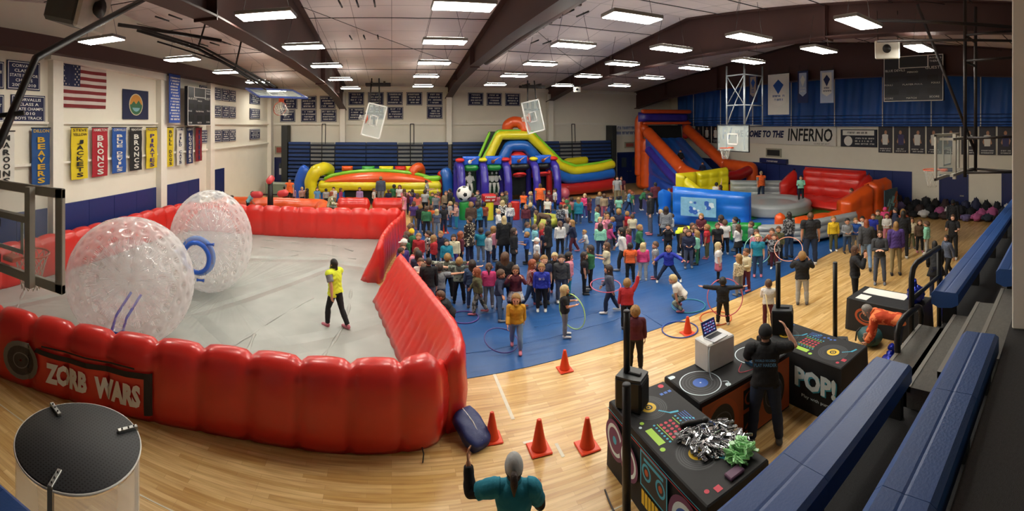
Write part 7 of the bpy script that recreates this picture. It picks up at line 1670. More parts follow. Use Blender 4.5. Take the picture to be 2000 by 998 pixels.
PEOPLE = [
 (5.10, 4.58, 0.000, 1.78, 'a', 'dj', -0.84, 'Cblack', 'tblack', 'pdjeans', 'person in black cap and black tee with blue lettering, back turned, inside the DJ booth', 1, {'wide': 1.16}),
 (-1.36, 10.71, 0.000, 1.66, 'a', 'walk', 0.91, 'Lk', 'vneon', 'pblack', 'person in a yellow safety vest and black trousers walking alone on the grey arena mat', 1),
 (1.18, 4.19, 0.000, 1.66, 'a', 'wave', -0.27, 'Clgrey', 'tteal', 'pblack', 'person in grey cap and teal tee over black sleeves, arm raised, below the cones', 1, {'under': 'black'}),
 (2.67, 9.31, 0.013, 1.3, 'c', 'walk', 2.86, 'Ly', 'lmustard', 'pljeans', 'child in a mustard top and pale jeans walking towards the three orange cones', 1),
 (3.91, 9.55, 0.013, 1.22, 'c', 'hold', -1.96, 'Lw', 'tblack', 'pgrey', 'child in black tee and grey trousers holding the pale green hoop upright', 1),
 (4.64, 7.62, 0.000, 1.33, 'c', 'stand', -0.55, 'sy', 'lmaroon', 'pblack', 'child in dark maroon top and black trousers behind the tall column speaker, back turned', 1),
 (5.39, 9.23, 0.013, 1.25, 'c', 'armup', -0.53, 'sy', 'lred', 'pblack', 'child in a plain red top raising one arm, just beyond the maroon one', 1),
 (7.20, 9.35, 0.013, 1.3, 'c', 'crouch', 0.91, 'sw', 'twhite', 'pcamog', 'child in a white tee crouching inside the teal hoop', 1),
 (7.42, 8.07, 0.000, 1.2, 'c', 'armsout', -0.74, 'sk', 'hblack', 'pblack', 'child in black hooded top reaching out with the rose hoop', 1),
 (8.13, 7.20, 0.000, 1.18, 'c', 'hold', -0.85, 'sn', 'lwhite', 'pmaroon', 'small child in white top and maroon trousers beside the cream hoop', 1),
 (9.70, 7.36, 0.000, 1.5, 'c', 'face', -0.92, 'sy', 'hblack', 'plgrey', 'child in black hooded top and pale grey trousers standing alone on the bare wood floor', 1),
 (10.24, 6.01, 0.000, 1.68, 'a', 'face', -2.61, 'Ln', 'hblack', 'pblack', 'person in black hooded top, hands to face, behind the check-in table', 1),
 (12.23, 6.29, 0.000, 1.64, 'a', 'crossed', 2.05, 'Bn', 'lcharcoal', 'pslate', 'person in charcoal sweater and slate trousers with folded arms on the wood floor', 1),
 (13.17, 6.18, 0.000, 1.74, 'a', 'stand', -1.00, 'Ly', 'hpurple', 'gkhaki', 'person in dark purple jacket and khaki leggings, back turned, with dark boots', 0, {'shoe': 1}),
 (14.91, 6.70, 0.000, 1.75, 'a', 'stand', -0.95, 'Lk', 'hblack', 'pblack', 'person all in black directly behind the one in the purple jacket', 0),
 (13.28, 7.34, 0.000, 1.7, 'a', 'walk', -1.01, 'Lr', 'hcharcoal', 'pljeans', 'person in charcoal jacket and light jeans, back turned, before the leaning children', 0),
 (14.52, 9.49, 0.013, 1.4, 'c', 'stand', 2.32, 'sy', 'lyellow', 'polive', 'child in bright yellow top and olive trousers leaning on the round arena', 0),
 (14.65, 8.94, 0.000, 1.36, 'c', 'stand2', 2.33, 'sk', 'lgrey', 'pjeans', 'child in grey top and jeans leaning on the orange seat', 0),
 (15.04, 8.79, 0.000, 1.32, 'c', 'stand2', 2.15, 'sy', 'tblue', 'pgrey', 'child in blue tee and grey trousers, third from the orange seat corner', 0),
 (15.45, 8.73, 0.000, 1.32, 'c', 'stand', 1.88, 'sk', 'twhite', 'pblack', 'child in white tee and black trousers beside the charcoal-jacketed person', 0),
 (16.15, 8.61, 0.000, 1.3, 'c', 'stand', 1.91, 'sn', 'troyal', 'pblack', 'child in royal blue tee and black trousers, facing us, on the coat side', 0),
 (16.77, 8.71, 0.000, 1.35, 'c', 'stand', 1.92, 'sn', 'colive', 'pbrown', 'child in olive coat and brown trousers, facing us, on the coat side', 0),
 (16.72, 8.27, 0.000, 1.25, 'c', 'stand2', 2.17, 'Bn', 'lwhite', 'ppink', 'child in white top and pink trousers, hands clasped, on the coat side', 0),
 (18.19, 9.09, 0.000, 1.2, 'c', 'stand', -1.13, 'Chotpink', 'hhotpink', 'pblack', 'child in hot pink hooded top, black trousers and hot pink cap, on the coat side', 0),
 (16.06, 7.56, 0.000, 1.6, 'a', 'stand', 0.55, 'sd', 'hnavy', 'pnavy', 'person in navy hooded top and navy trousers, in profile, on the coat side', 0),
 (16.97, 7.64, 0.000, 1.45, 'c', 'stand', -0.99, 'Ly', 'crust', 'pbrown', 'child in rust coat and brown trousers, back turned, on the coat side', 0),
 (16.31, 6.96, 0.000, 1.28, 'c', 'stand2', 2.17, 'Bn', 'lcream', 'polive', 'child in cream top and olive trousers, hands clasped, on the coat side', 0),
 (15.98, 6.48, 0.000, 1.3, 'c', 'stand', 2.10, 'Ln', 'lbrown', 'pblack', 'child in brown top and black trousers, next to the child in mint hooded top', 0),
 (15.78, 6.11, 0.000, 1.3, 'c', 'stand', 0.16, 'sn', 'hmint', 'plgrey', 'child in mint hooded top and pale grey trousers, in profile, on the coat side', 0),
 (18.06, 5.80, 0.000, 1.72, 'a', 'stand', -1.42, 'Cblack', 'hblack', 'pblack', 'person in black jacket and cap facing the navy door by the coats', 0),
 (15.53, 4.99, 0.000, 1.62, 'a', 'hold', 1.73, 'Bn', 'tblack', 'pblack', 'person in black tee with blue lettering facing us before the coat heap', 0),
 (13.37, 4.46, 0.000, 1.45, 'a', 'walk', 0.96, 'Bd', 'lslate', 'pblack', 'person in slate top and black trousers, mid-step, on the coat side', 0),
 (11.86, 4.30, 0.000, 1.62, 'a', 'lean', -1.07, 'Lk', 'cblack', 'pnavy', 'person in long black coat leaning over behind the guard rail', 0),
 (8.40, 3.85, 0.000, 1.6, 'a', 'bend', 0.43, 'Lg', 'hocamo', 'pdjeans', 'person in orange patterned jacket bending over the foil bags by the bench end', 1, {'wide': 1.2}),
 (12.66, 9.24, 0.000, 1.82, 'a', 'stand', -0.85, 'sn', 'tblack', 'pdjeans', 'broad person in black tee over dark jeans, back turned, before the orange seat arm', 0, {'wide': 1.25}),
 (12.73, 10.27, 0.013, 1.7, 'a', 'stand', -0.17, 'Bk', 'lmixd', 'pjeans', 'person in grey patterned sweater and jeans before the low grey wall', 0),
 (11.52, 9.94, 0.013, 1.22, 'c', 'stand', 2.17, 'sn', 'hmixd', 'pmaroon', 'child in grey patterned hooded top and maroon trousers, facing us, near the blue seat', 0),
 (11.82, 10.31, 0.013, 1.3, 'c', 'face', 2.11, 'sn', 'lrust', 'pbrown', 'child in rust top and brown trousers, hands at the face, near the blue seat', 0),
 (12.23, 10.35, 0.013, 1.3, 'c', 'stand', 2.09, 'sn', 'lolive', 'pblack', 'child in olive top and black trousers, next to the child in rust top', 0),
 (10.58, 9.84, 0.013, 1.4, 'c', 'stand', 2.32, 'sw', 'tteal', 'pjeans', 'fair child in teal tee and jeans holding the mint hoop', 1),
 (12.13, 11.62, 0.013, 1.3, 'c', 'stand', 0.97, 'sn', 'tgrey', 'pblack', 'child in grey tee and black trousers, in profile, near the blue seat', 0),
 (11.35, 10.62, 0.013, 1.3, 'c', 'stand', 2.27, 'Bn', 'lpink', 'pgreen', 'child in pink top and green trousers, facing us, near the blue seat', 0),
 (12.12, 12.47, 0.013, 1.35, 'c', 'stand', 0.72, 'Pk', 'lstripeh', 'pljeans', 'child in horizontally striped top and light jeans, in profile, near the blue seat', 0),
 (11.63, 11.80, 0.013, 1.25, 'c', 'stand2', 0.00, 'Ln', 'lwhite', 'kblack', 'child in white top and black skirt, hands clasped, near the blue seat', 0),
 (11.49, 12.38, 0.013, 1.35, 'c', 'stand', -0.59, 'sn', 'twhite', 'pblack', 'child in white tee and black trousers, next to the child in pink top', 0),
 (11.64, 12.77, 0.013, 1.45, 'c', 'stand', 0.06, 'Bd', 'lpink', 'pblack', 'child in pink top and black trousers, next to the child in white tee', 0),
 (11.07, 12.33, 0.013, 1.3, 'c', 'stand', 2.61, 'sn', 'tblack', 'pblack', 'child in black tee and black trousers, next to the child in white tee', 0),
 (10.62, 12.41, 0.013, 1.3, 'c', 'stand', 0.65, 'sy', 'tred', 'polive', 'child in red tee and olive trousers, in profile, near the blue seat', 0),
 (11.58, 13.89, 0.013, 1.35, 'c', 'stand2', 2.27, 'By', 'lmaroon', 'pnavy', 'child in maroon top and navy trousers, next to the child in pink top', 0),
 (9.91, 12.12, 0.013, 1.22, 'c', 'stand', 0.86, 'Ly', 'lmint', 'pgreen', 'child in mint top and green trousers, in profile, near the blue seat', 0),
 (9.46, 12.02, 0.013, 1.35, 'c', 'stand2', 2.57, 'Bn', 'hnavy', 'pslate', 'child in navy hooded top and slate trousers, hands clasped, in the near crowd', 0),
 (9.78, 12.60, 0.013, 1.3, 'c', 'stand', 2.28, 'Bn', 'lbrown', 'pblack', 'child in brown top and black trousers, next to the child in purple top', 0),
 (10.34, 12.91, 0.013, 1.3, 'c', 'stand', -3.07, 'Bn', 'ltan', 'pjeans', 'child in tan top and jeans, half turned, near the blue seat', 0),
 (10.19, 12.52, 0.013, 1.25, 'c', 'stand', 2.27, 'Ln', 'lpurple', 'pblack', 'child in purple top and black trousers, next to the child in brown top', 0),
 (10.16, 13.52, 0.013, 1.6, 'a', 'bend', -2.39, 'Pn', 'vneon', 'pblack', 'person in a neon yellow safety vest bending over among children', 0),
 (9.66, 13.52, 0.013, 1.25, 'c', 'face', 2.52, 'sk', 'lblack', 'pblack', 'child in black top and black trousers, next to the person in yellow safety vest', 0),
 (8.12, 11.33, 0.013, 1.25, 'c', 'stride', 2.52, 'sy', 'hroyal', 'pdjeans', 'child in royal blue hooded top in a wide stride', 1),
 (9.37, 10.40, 0.013, 1.25, 'c', 'stand', -2.30, 'Lw', 'twhite', 'krose', 'long-haired child in white tee and rose skirt', 1),
 (9.01, 9.12, 0.013, 1.22, 'c', 'stand', 0.05, 'By', 'lspotty', 'pgrey', 'child in spotted cream top and grey trousers, half turned away, in the near crowd', 0),
 (9.42, 9.23, 0.013, 1.28, 'c', 'stand2', 1.56, 'sn', 'lcream', 'pmaroon', 'child in cream top and maroon trousers, hands clasped, in the near crowd', 1),
 (7.51, 11.87, 0.013, 1.22, 'c', 'stand', -0.56, 'Bw', 'lhotpink', 'plgrey', 'child in hot pink top and pale grey trousers, back turned, in the near crowd', 1),
 (7.11, 11.98, 0.013, 1.25, 'c', 'stand', -0.54, 'sk', 'torange', 'pblack', 'child in orange tee and black trousers, back turned, in the near crowd', 1),
 (7.47, 13.07, 0.013, 1.5, 'c', 'walk', 1.05, 'Lk', 'lwhite', 'pblack', 'child in white top and black trousers, next to the child in magenta top', 1),
 (7.92, 11.78, 0.013, 1.22, 'c', 'stand', 0.98, 'sn', 'tstripeh', 'pjeans', 'child in horizontally striped tee and jeans, in profile, in the near crowd', 1),
 (8.62, 13.91, 0.013, 1.3, 'c', 'walk', -2.17, 'sy', 'hgreen', 'pblack', 'child in green hooded top and black trousers, next to the child in magenta top', 0),
 (9.62, 16.46, 0.013, 1.25, 'c', 'stand', -0.50, 'sy', 'tred', 'ptan', 'child in red tee and tan trousers, back turned, near the blue seat', 0),
 (9.62, 16.04, 0.013, 1.2, 'c', 'stand', -0.37, 'sn', 'tcream', 'pjeans', 'child in cream tee and jeans, back turned, near the blue seat', 0),
 (9.08, 16.24, 0.013, 1.45, 'c', 'stand', -0.41, 'sy', 'tnavy', 'pnavy', 'child in navy tee and navy trousers, next to the child in pink top', 0),
 (8.17, 13.88, 0.013, 1.2, 'c', 'stand', 0.89, 'Bn', 'lmagenta', 'pmaroon', 'child in magenta top and maroon trousers, in profile, in the near crowd', 0),
 (10.93, 16.67, 0.013, 1.85, 'a', 'stand', 1.21, 'Cblack', 'hblack', 'pslate', 'tall person in black jacket and cap at the crowd edge near the blue seat', 0),
 (13.62, 20.26, 0.013, 1.75, 'a', 'stand', -0.37, 'sk', 'hmaroon', 'pblack', 'person in maroon hooded top and black trousers, back turned, by the round arena', 0),
 (10.88, 15.37, 0.013, 1.5, 'c', 'stand', -0.68, 'Bd', 'cgrey', 'pjeans', 'child in grey coat and jeans, back turned, near the blue seat', 0),
 (13.92, 19.85, 0.013, 1.35, 'c', 'stand', 2.64, 'sn', 'ttan', 'pgrey', 'child in tan tee and grey trousers, next to the person in maroon hooded top', 0),
 (11.19, 16.24, 0.013, 1.2, 'c', 'stand', 0.95, 'sw', 'lnavy', 'pblack', 'child in navy top and black trousers, in profile, near the blue seat', 0),
 (15.02, 20.93, 0.013, 1.3, 'c', 'stand', 2.53, 'Bn', 'lbrown', 'pblack', 'child in brown top and black trousers, next to the child in tan tee', 0),
 (11.33, 15.57, 0.013, 1.1, 'c', 'stand', 1.02, 'sn', 'lwhite', 'pgrey', 'child in white top and grey trousers, in profile, near the blue seat', 0),
 (9.94, 21.48, 0.013, 1.3, 'c', 'stand2', 2.47, 'Bw', 'lhotpink', 'ppurple', 'child in hot pink top and purple trousers, hands clasped, near the blue seat', 0),
 (9.64, 20.27, 0.013, 1.3, 'c', 'stand', -1.87, 'Bd', 'lmaroon', 'pnavy', 'child in maroon top and navy trousers, next to the child in teal coat', 0),
 (9.02, 20.22, 0.013, 1.35, 'c', 'stand', -0.38, 'Ly', 'cteal', 'pjeans', 'child in teal coat and jeans, back turned, in the middle crowd', 0),
 (10.75, 21.33, 0.013, 1.35, 'c', 'stand', -0.32, 'sy', 'lgrey', 'pmaroon', 'child in grey top and maroon trousers, back turned, near the blue seat', 0),
 (10.79, 20.88, 0.013, 1.32, 'c', 'stand', -0.54, 'sn', 'ltan', 'prose', 'child in tan top and rose trousers, back turned, near the blue seat', 0),
 (10.97, 20.34, 0.013, 1.3, 'c', 'walk', 1.19, 'sn', 'lnavy', 'pnavy', 'child in navy top and navy trousers, mid-step, near the blue seat', 0),
 (13.25, 23.89, 0.013, 1.75, 'a', 'stand', 2.71, 'sd', 'tstripew', 'pkhaki', 'person in black and white striped tee and khaki trousers, facing us, near the arched slide', 0),
 (13.68, 24.15, 0.013, 1.68, 'a', 'stand', 2.51, 'Bn', 'tmaroon', 'pkhaki', 'person in maroon tee and khaki trousers, facing us, near the arched slide', 0),
 (14.46, 25.07, 0.013, 1.15, 'c', 'sit', 2.71, 'sn', 'ttan', 'pgrey', 'child in tan tee and grey trousers, next to the person in maroon tee', 0),
 (11.44, 20.46, 0.013, 1.2, 'c', 'stand', -0.54, 'sk', 'tmint', 'pgreen', 'child in mint tee and green trousers, back turned, near the blue seat', 0),
 (12.81, 21.71, 0.013, 1.3, 'c', 'walk', -2.30, 'sr', 'tsky', 'pnavy', 'child in sky blue tee and navy trousers, mid-step, by the round arena', 0),
 (12.75, 21.22, 0.013, 1.25, 'c', 'stand', -1.92, 'sr', 'tgreen', 'pjeans', 'child in green tee and jeans, next to the child in sky blue tee', 0),
 (13.61, 21.77, 0.013, 1.35, 'c', 'lean', -1.92, 'sd', 'lgreen', 'pblack', 'child in green top and black trousers, next to the child in sky blue tee', 0),
 (8.82, 17.74, 0.013, 1.3, 'c', 'stand', 1.24, 'Ln', 'lmint', 'pjeans', 'child in mint top and jeans, in profile, in the middle crowd', 0),
 (8.04, 15.92, 0.013, 1.25, 'c', 'stand', 2.54, 'Pw', 'lpink', 'ppink', 'child in pink top and pink trousers, facing us, in the near crowd', 0),
 (7.50, 14.81, 0.013, 1.28, 'c', 'stand', -0.53, 'Bd', 'hmint', 'pdjeans', 'child in mint hooded top and dark jeans, back turned, in the near crowd', 0),
 (8.56, 16.27, 0.013, 1.25, 'c', 'face', 2.79, 'By', 'lpink', 'pcream', 'child in pink top and cream trousers, hands at the face, in the near crowd', 0),
 (8.57, 15.85, 0.013, 1.22, 'c', 'stand', 0.37, 'sy', 'tblue', 'pblack', 'child in blue tee and black trousers, next to the child in pink top', 0),
 (8.10, 15.22, 0.013, 1.15, 'c', 'walk', -1.90, 'Bd', 'hmagenta', 'pslate', 'child in magenta hooded top and slate trousers, mid-step, in the near crowd', 0),
 (8.71, 16.66, 0.013, 1.3, 'c', 'stand', 1.11, 'sd', 'ttan', 'pred', 'child in tan tee and red trousers, in profile, in the near crowd', 0),
 (7.38, 15.79, 0.013, 1.05, 'c', 'kneel', 1.36, 'sy', 'twhite', 'pgrey', 'child in white tee and grey trousers, kneeling, in the near crowd', 0),
 (5.42, 11.74, 0.013, 1.25, 'c', 'stand', -2.00, 'Bd', 'tblack', 'pblack', 'child in black tee and black trousers, next to the child in green hooded top', 1),
 (5.74, 12.01, 0.013, 1.35, 'c', 'stand', 1.13, 'Bd', 'hgreen', 'pblack', 'child in green hooded top and black trousers, next to the child in black tee', 1),
 (6.40, 12.22, 0.013, 1.3, 'c', 'hold', 1.09, 'Ln', 'tcream', 'pbrown', 'child in cream tee and brown trousers, hands held forward, in the near crowd', 1),
 (5.48, 10.26, 0.013, 1.3, 'c', 'walk', 1.08, 'Ld', 'lslate', 'pdjeans', 'child in slate blue top stepping inside the spinning pink hoop', 1),
 (7.80, 22.53, 0.013, 1.75, 'a', 'stand', -0.43, 'sn', 'vhivis', 'pblack', 'person in orange safety vest and black trousers, next to the child in grey tee', 0),
 (7.56, 24.82, 0.013, 1.3, 'c', 'kneel', -0.49, 'sd', 'vhivis', 'pblack', 'child in orange safety vest and black trousers, kneeling, before the sports bays', 0),
 (7.50, 23.24, 0.013, 1.3, 'c', 'stand', -2.11, 'sw', 'tgrey', 'pjeans', 'child in grey tee and jeans, in profile, before the sports bays', 0),
 (6.06, 19.50, 0.013, 1.3, 'c', 'stand', 2.73, 'By', 'lmaroon', 'pjeans', 'child in maroon top and jeans, facing us, in the middle crowd', 0),
 (6.37, 19.78, 0.013, 1.32, 'c', 'face', -0.54, 'sw', 'tnavy', 'pljeans', 'child in navy tee and light jeans, hands at the face, in the middle crowd', 0),
 (9.19, 23.92, 0.013, 1.3, 'c', 'stand', 1.44, 'sk', 'twhite', 'pblack', 'child in white tee and black trousers, next to the child in maroon top', 0),
 (8.56, 23.24, 0.013, 1.3, 'c', 'stand', 2.89, 'sn', 'lmaroon', 'pblack', 'child in maroon top and black trousers, next to the child in white tee', 0),
 (7.89, 21.61, 0.013, 1.2, 'c', 'stand', 2.56, 'Bn', 'twhite', 'pnavy', 'child in white tee and navy trousers, facing us, in the middle crowd', 0),
 (8.49, 20.90, 0.013, 1.25, 'c', 'stand', 2.62, 'Bn', 'lred', 'pmaroon', 'child in red top and maroon trousers, next to the child in red plaid top', 0),
 (8.04, 19.68, 0.013, 1.15, 'c', 'stand', 1.23, 'By', 'twhite', 'pblack', 'child in white tee and black trousers, next to the child in white tee', 0),
 (7.59, 19.04, 0.013, 1.28, 'c', 'stand', -0.60, 'sd', 'lmixd', 'pnavy', 'child in grey patterned top and navy trousers, back turned, in the middle crowd', 0),
 (7.95, 19.27, 0.013, 1.2, 'c', 'stand', -2.02, 'sd', 'twhite', 'pdjeans', 'child in white tee and dark jeans, in profile, in the middle crowd', 0),
 (8.30, 20.01, 0.013, 1.3, 'c', 'stand', -0.55, 'Cgreen', 'lgreen', 'pblack', 'child in green top, black trousers and green cap, back turned, in the middle crowd', 0),
 (8.83, 20.66, 0.013, 1.3, 'c', 'stand', -0.30, 'sd', 'lplaidr', 'pgreen', 'child in red plaid top and green trousers, back turned, in the middle crowd', 0),
 (8.53, 20.36, 0.013, 1.2, 'c', 'stand', -1.82, 'Bd', 'lpink', 'pblack', 'child in pink top and black trousers, next to the child in green top', 0),
 (5.07, 16.12, 0.013, 1.25, 'c', 'stand', -1.85, 'sn', 'tsky', 'pgrey', 'child in sky blue tee and grey trousers, in profile, in the near crowd', 0),
 (5.22, 15.68, 0.013, 1.25, 'c', 'stand', -1.71, 'sn', 'taqua', 'pjeans', 'child in aqua tee and jeans, in profile, in the near crowd', 0),
 (5.58, 15.91, 0.013, 1.22, 'c', 'stand', -1.85, 'Ly', 'lred', 'pmaroon', 'child in red top and maroon trousers, next to the child in aqua tee', 0),
 (5.38, 14.66, 0.013, 1.6, 'a', 'stand', 0.99, 'Bk', 'cblack', 'pblack', 'person in black coat and black trousers, next to the child in navy tee', 0),
 (5.46, 15.16, 0.013, 1.15, 'c', 'stand', 2.88, 'sd', 'tnavy', 'pblack', 'child in navy tee and black trousers, facing us, in the near crowd', 0),
 (6.23, 15.69, 0.013, 1.3, 'c', 'stand', -0.14, 'Pn', 'lwhite', 'pblack', 'child in white top and black trousers, next to the child in navy top', 0),
 (6.75, 16.11, 0.013, 1.3, 'c', 'stand2', -0.96, 'sn', 'hgrey', 'pljeans', 'child in grey hooded top and light jeans, hands clasped, in the near crowd', 0),
 (6.77, 15.69, 0.013, 1.32, 'c', 'walk', 1.33, 'Ly', 'lnavy', 'pmaroon', 'child in navy top and maroon trousers, mid-step, in the near crowd', 0),
 (6.79, 18.42, 0.013, 1.55, 'a', 'bend', 1.08, 'Ln', 'hbrown', 'pblack', 'person in brown hooded top and black trousers, bent over, in the middle crowd', 0),
 (4.71, 15.05, 0.013, 1.15, 'c', 'hold', 1.33, 'sy', 'tblue', 'pblack', 'child in blue tee and black trousers, next to the child in black coat', 0),
 (4.77, 14.13, 0.013, 1.15, 'c', 'stand', 1.35, 'Cwhite', 'twhite', 'ptan', 'child in white tee, tan trousers and white cap, in profile, in the near crowd', 0),
 (3.70, 11.46, 0.013, 1.32, 'c', 'walk', -1.88, 'Lr', 'lplaidr', 'pjeans', 'child in red plaid top and jeans, mid-step, in the near crowd', 1),
 (3.88, 11.09, 0.013, 1.28, 'c', 'stand', 2.81, 'sy', 'hroyal', 'pblack', 'child in a royal blue hooded top with BIG in white letters', 1),
 (4.11, 11.54, 0.013, 1.35, 'c', 'stand', 3.00, 'sy', 'tnavy', 'pnavy', 'child in navy tee and navy trousers, next to the child in red plaid top', 0),
 (4.03, 11.95, 0.013, 1.3, 'c', 'stand', -0.56, 'sn', 'tolive', 'pnavy', 'child in olive tee and navy trousers, back turned, in the near crowd', 0),
 (4.58, 11.95, 0.013, 1.3, 'c', 'walk', 2.78, 'sw', 'tblack', 'pblack', 'child in black tee and black trousers, next to the child in pink hooded top', 1),
 (4.59, 11.45, 0.013, 1.35, 'c', 'stand', 2.80, 'sd', 'hcharcoal', 'pslate', 'child in charcoal hooded top and slate trousers, facing us, in the near crowd', 0),
 (4.92, 11.70, 0.013, 1.32, 'c', 'stand', -1.97, 'Lk', 'hpink', 'pteal', 'child in pink hooded top and teal trousers, in profile, in the near crowd', 1),
 (3.16, 11.06, 0.013, 1.3, 'c', 'face', 2.86, 'Bn', 'lmaroon', 'kfloral', 'child in maroon top and floral skirt, hands at the face, near the far ring corner', 1),
 (3.03, 11.66, 0.013, 1.5, 'c', 'stand', -0.25, 'Ln', 'cblack', 'pdjeans', 'child in black coat and dark jeans, back turned, near the far ring corner', 1),
 (4.15, 14.75, 0.013, 1.4, 'c', 'stand', -1.70, 'Bd', 'cblack', 'pblack', 'child in black coat and black trousers, in profile, in the near crowd', 0),
 (3.92, 15.20, 0.013, 1.68, 'a', 'stand', -0.04, 'Bw', 'cblack', 'pblack', 'person in black coat and black trousers, next to the child in black coat', 0),
 (3.64, 15.61, 0.013, 1.3, 'c', 'stand', -1.58, 'Ly', 'lpink', 'pdjeans', 'child in pink top and dark jeans, in profile, in the near crowd', 0),
 (3.31, 14.98, 0.013, 1.28, 'c', 'stand', -1.63, 'sd', 'hlgrey', 'pnavy', 'child in pale grey hooded top and navy trousers, in profile, in the near crowd', 0),
 (3.17, 15.62, 0.013, 1.25, 'c', 'stand', -0.29, 'sd', 'tteal', 'pgrey', 'child in teal tee and grey trousers, back turned, near the far ring corner', 0),
 (2.72, 15.40, 0.013, 1.66, 'a', 'stand', 0.78, 'Cbrown', 'cdotc', 'pnavy', 'person in spotted cream and brown coat with a dark cap', 0),
 (2.35, 15.06, 0.013, 1.3, 'c', 'stand', -1.50, 'Lr', 'lmaroon', 'pblack', 'child in maroon top and black trousers, next to the child in cream top', 0),
 (2.07, 14.75, 0.013, 1.28, 'c', 'stand', 3.01, 'Bd', 'lcream', 'gpurple', 'child in cream top and purple leggings, facing us, beside the sloping red wall', 0),
 (1.79, 14.44, 0.013, 1.2, 'c', 'stand', 3.14, 'Lk', 'hteal', 'pjeans', 'child in teal hooded top and jeans, facing us, beside the sloping red wall', 0),
 (1.70, 15.38, 0.013, 1.25, 'c', 'stand', 2.79, 'sy', 'tnavy', 'pslate', 'child in navy tee and slate trousers, facing us, beside the sloping red wall', 0),
 (1.41, 14.86, 0.013, 1.25, 'c', 'stand', -1.48, 'By', 'hred', 'pnavy', 'child in red hooded top and navy trousers, in profile, beside the sloping red wall', 0),
 (1.25, 15.28, 0.013, 1.3, 'c', 'stand', 1.48, 'Pd', 'tleop', 'pblack', 'child in white with black print tee and black trousers, beside the sloping red wall', 0),
 (0.91, 15.03, 0.013, 1.28, 'c', 'stand', 2.95, 'sy', 'lred', 'pred', 'child in red top and red trousers, facing us, beside the sloping red wall', 0),
 (0.64, 16.00, 0.013, 1.35, 'c', 'stand', 1.58, 'Bn', 'dpstripe', 'gpurple', 'child in purple striped dress and purple leggings, in profile, near the far ring corner', 0),
 (0.70, 15.59, 0.013, 1.3, 'c', 'stand', -0.28, 'Cyellow', 'lgreen', 'pblack', 'child in green top, black trousers and yellow cap, back turned, beside the sloping red wall', 0),
 (0.71, 16.41, 0.013, 1.32, 'c', 'stand', 1.54, 'sn', 'lcream', 'pbrown', 'child in cream top and brown trousers, in profile, near the far ring corner', 0),
 (0.51, 15.22, 0.013, 1.3, 'c', 'stand', 1.66, 'sn', 'tblack', 'pjeans', 'child in black tee and jeans, in profile, beside the sloping red wall', 0),
 (0.45, 14.80, 0.013, 1.28, 'c', 'stand', 2.37, 'sd', 'lgreen', 'pjeans', 'child in green top and jeans, half turned, beside the sloping red wall', 0),
 (0.39, 14.38, 0.013, 1.25, 'c', 'stand', 1.77, 'Cwhite', 'hblack', 'pnavy', 'child in black hooded top, navy trousers and white cap, beside the sloping red wall', 0),
 (0.29, 13.55, 0.013, 1.2, 'c', 'stand', -1.55, 'sd', 'tblue', 'pgreen', 'child in blue tee and green trousers, in profile, beside the sloping red wall', 0),
 (0.35, 13.96, 0.013, 1.22, 'c', 'stand', -3.04, 'sn', 'lpurple', 'pjeans', 'child in purple top and jeans, facing us, beside the sloping red wall', 0),
 (0.76, 13.54, 0.013, 1.2, 'c', 'stand', 2.90, 'Br', 'lcoral', 'pmaroon', 'child in coral top and maroon trousers, facing us, beside the sloping red wall', 0),
 (0.86, 11.87, 0.013, 1.22, 'c', 'stand', 1.34, 'sn', 'tolive', 'pred', 'child in olive tee and red trousers, in profile, beside the sloping red wall', 0),
 (0.80, 12.28, 0.013, 1.25, 'c', 'stand', 3.08, 'sn', 'lwhite', 'pblack', 'child in white top and black trousers, next to the child in olive tee', 0),
 (0.74, 13.12, 0.013, 1.3, 'c', 'stand', 0.17, 'sn', 'tpink', 'pgrey', 'child in pink tee and grey trousers, back turned, beside the sloping red wall', 0),
 (0.77, 12.70, 0.013, 1.35, 'c', 'stand', 0.06, 'Bk', 'hnavy', 'pjeans', 'child in navy hooded top and jeans, back turned, beside the sloping red wall', 0),
 (0.94, 11.30, 0.013, 1.5, 'a', 'stand', 0.04, 'sd', 'lblack', 'pslate', 'person in black top and slate trousers, back turned, beside the sloping red wall', 0),
 (1.25, 11.63, 0.013, 1.3, 'c', 'armsout', -0.11, 'sd', 'tgrey', 'pdjeans', 'child in grey tee and dark jeans, arms spread, beside the sloping red wall', 1),
 (1.57, 12.46, 0.013, 1.32, 'c', 'armsout', -0.13, 'sy', 'hcamo', 'pblack', 'child in grey camouflage hooded top and black trousers, arms spread, beside the sloping red wall', 1),
 (1.85, 12.10, 0.013, 1.3, 'c', 'armsout', -0.15, 'sy', 'tcamog', 'pblack', 'child in green camouflage tee and black trousers, arms spread, beside the sloping red wall', 1),
 (2.15, 11.74, 0.013, 1.32, 'c', 'stand', -0.18, 'Ld', 'hjeans', 'pjeans', 'child in jeans hooded top and jeans, back turned, beside the sloping red wall', 1),
 (2.23, 11.33, 0.013, 1.25, 'c', 'walk', 1.38, 'Br', 'holive', 'pcamo', 'child in olive hooded top and grey camouflage trousers, mid-step, beside the sloping red wall', 1, {'shoe': 3}),
 (2.59, 11.69, 0.013, 1.22, 'c', 'stand', -0.22, 'Pn', 'lhotpink', 'pgrey', 'child in hot pink top and grey trousers, back turned, near the far ring corner', 1),
 (1.37, 10.10, 0.013, 1.2, 'c', 'lean', 1.44, 'sn', 'hblack', 'pblack', 'child in black hooded top leaning forward behind the red wall corner', 1),
 (2.72, 11.10, 0.013, 1.3, 'c', 'stride', -1.81, 'sn', 'lnavy', 'pjeans', 'child in navy top and jeans, striding, near the far ring corner', 1),
 (1.04, 20.94, 0.013, 1.35, 'c', 'stand', 0.09, 'sn', 'tpurple', 'pkhaki', 'child in purple tee and khaki trousers, back turned, near the far ring corner', 0),
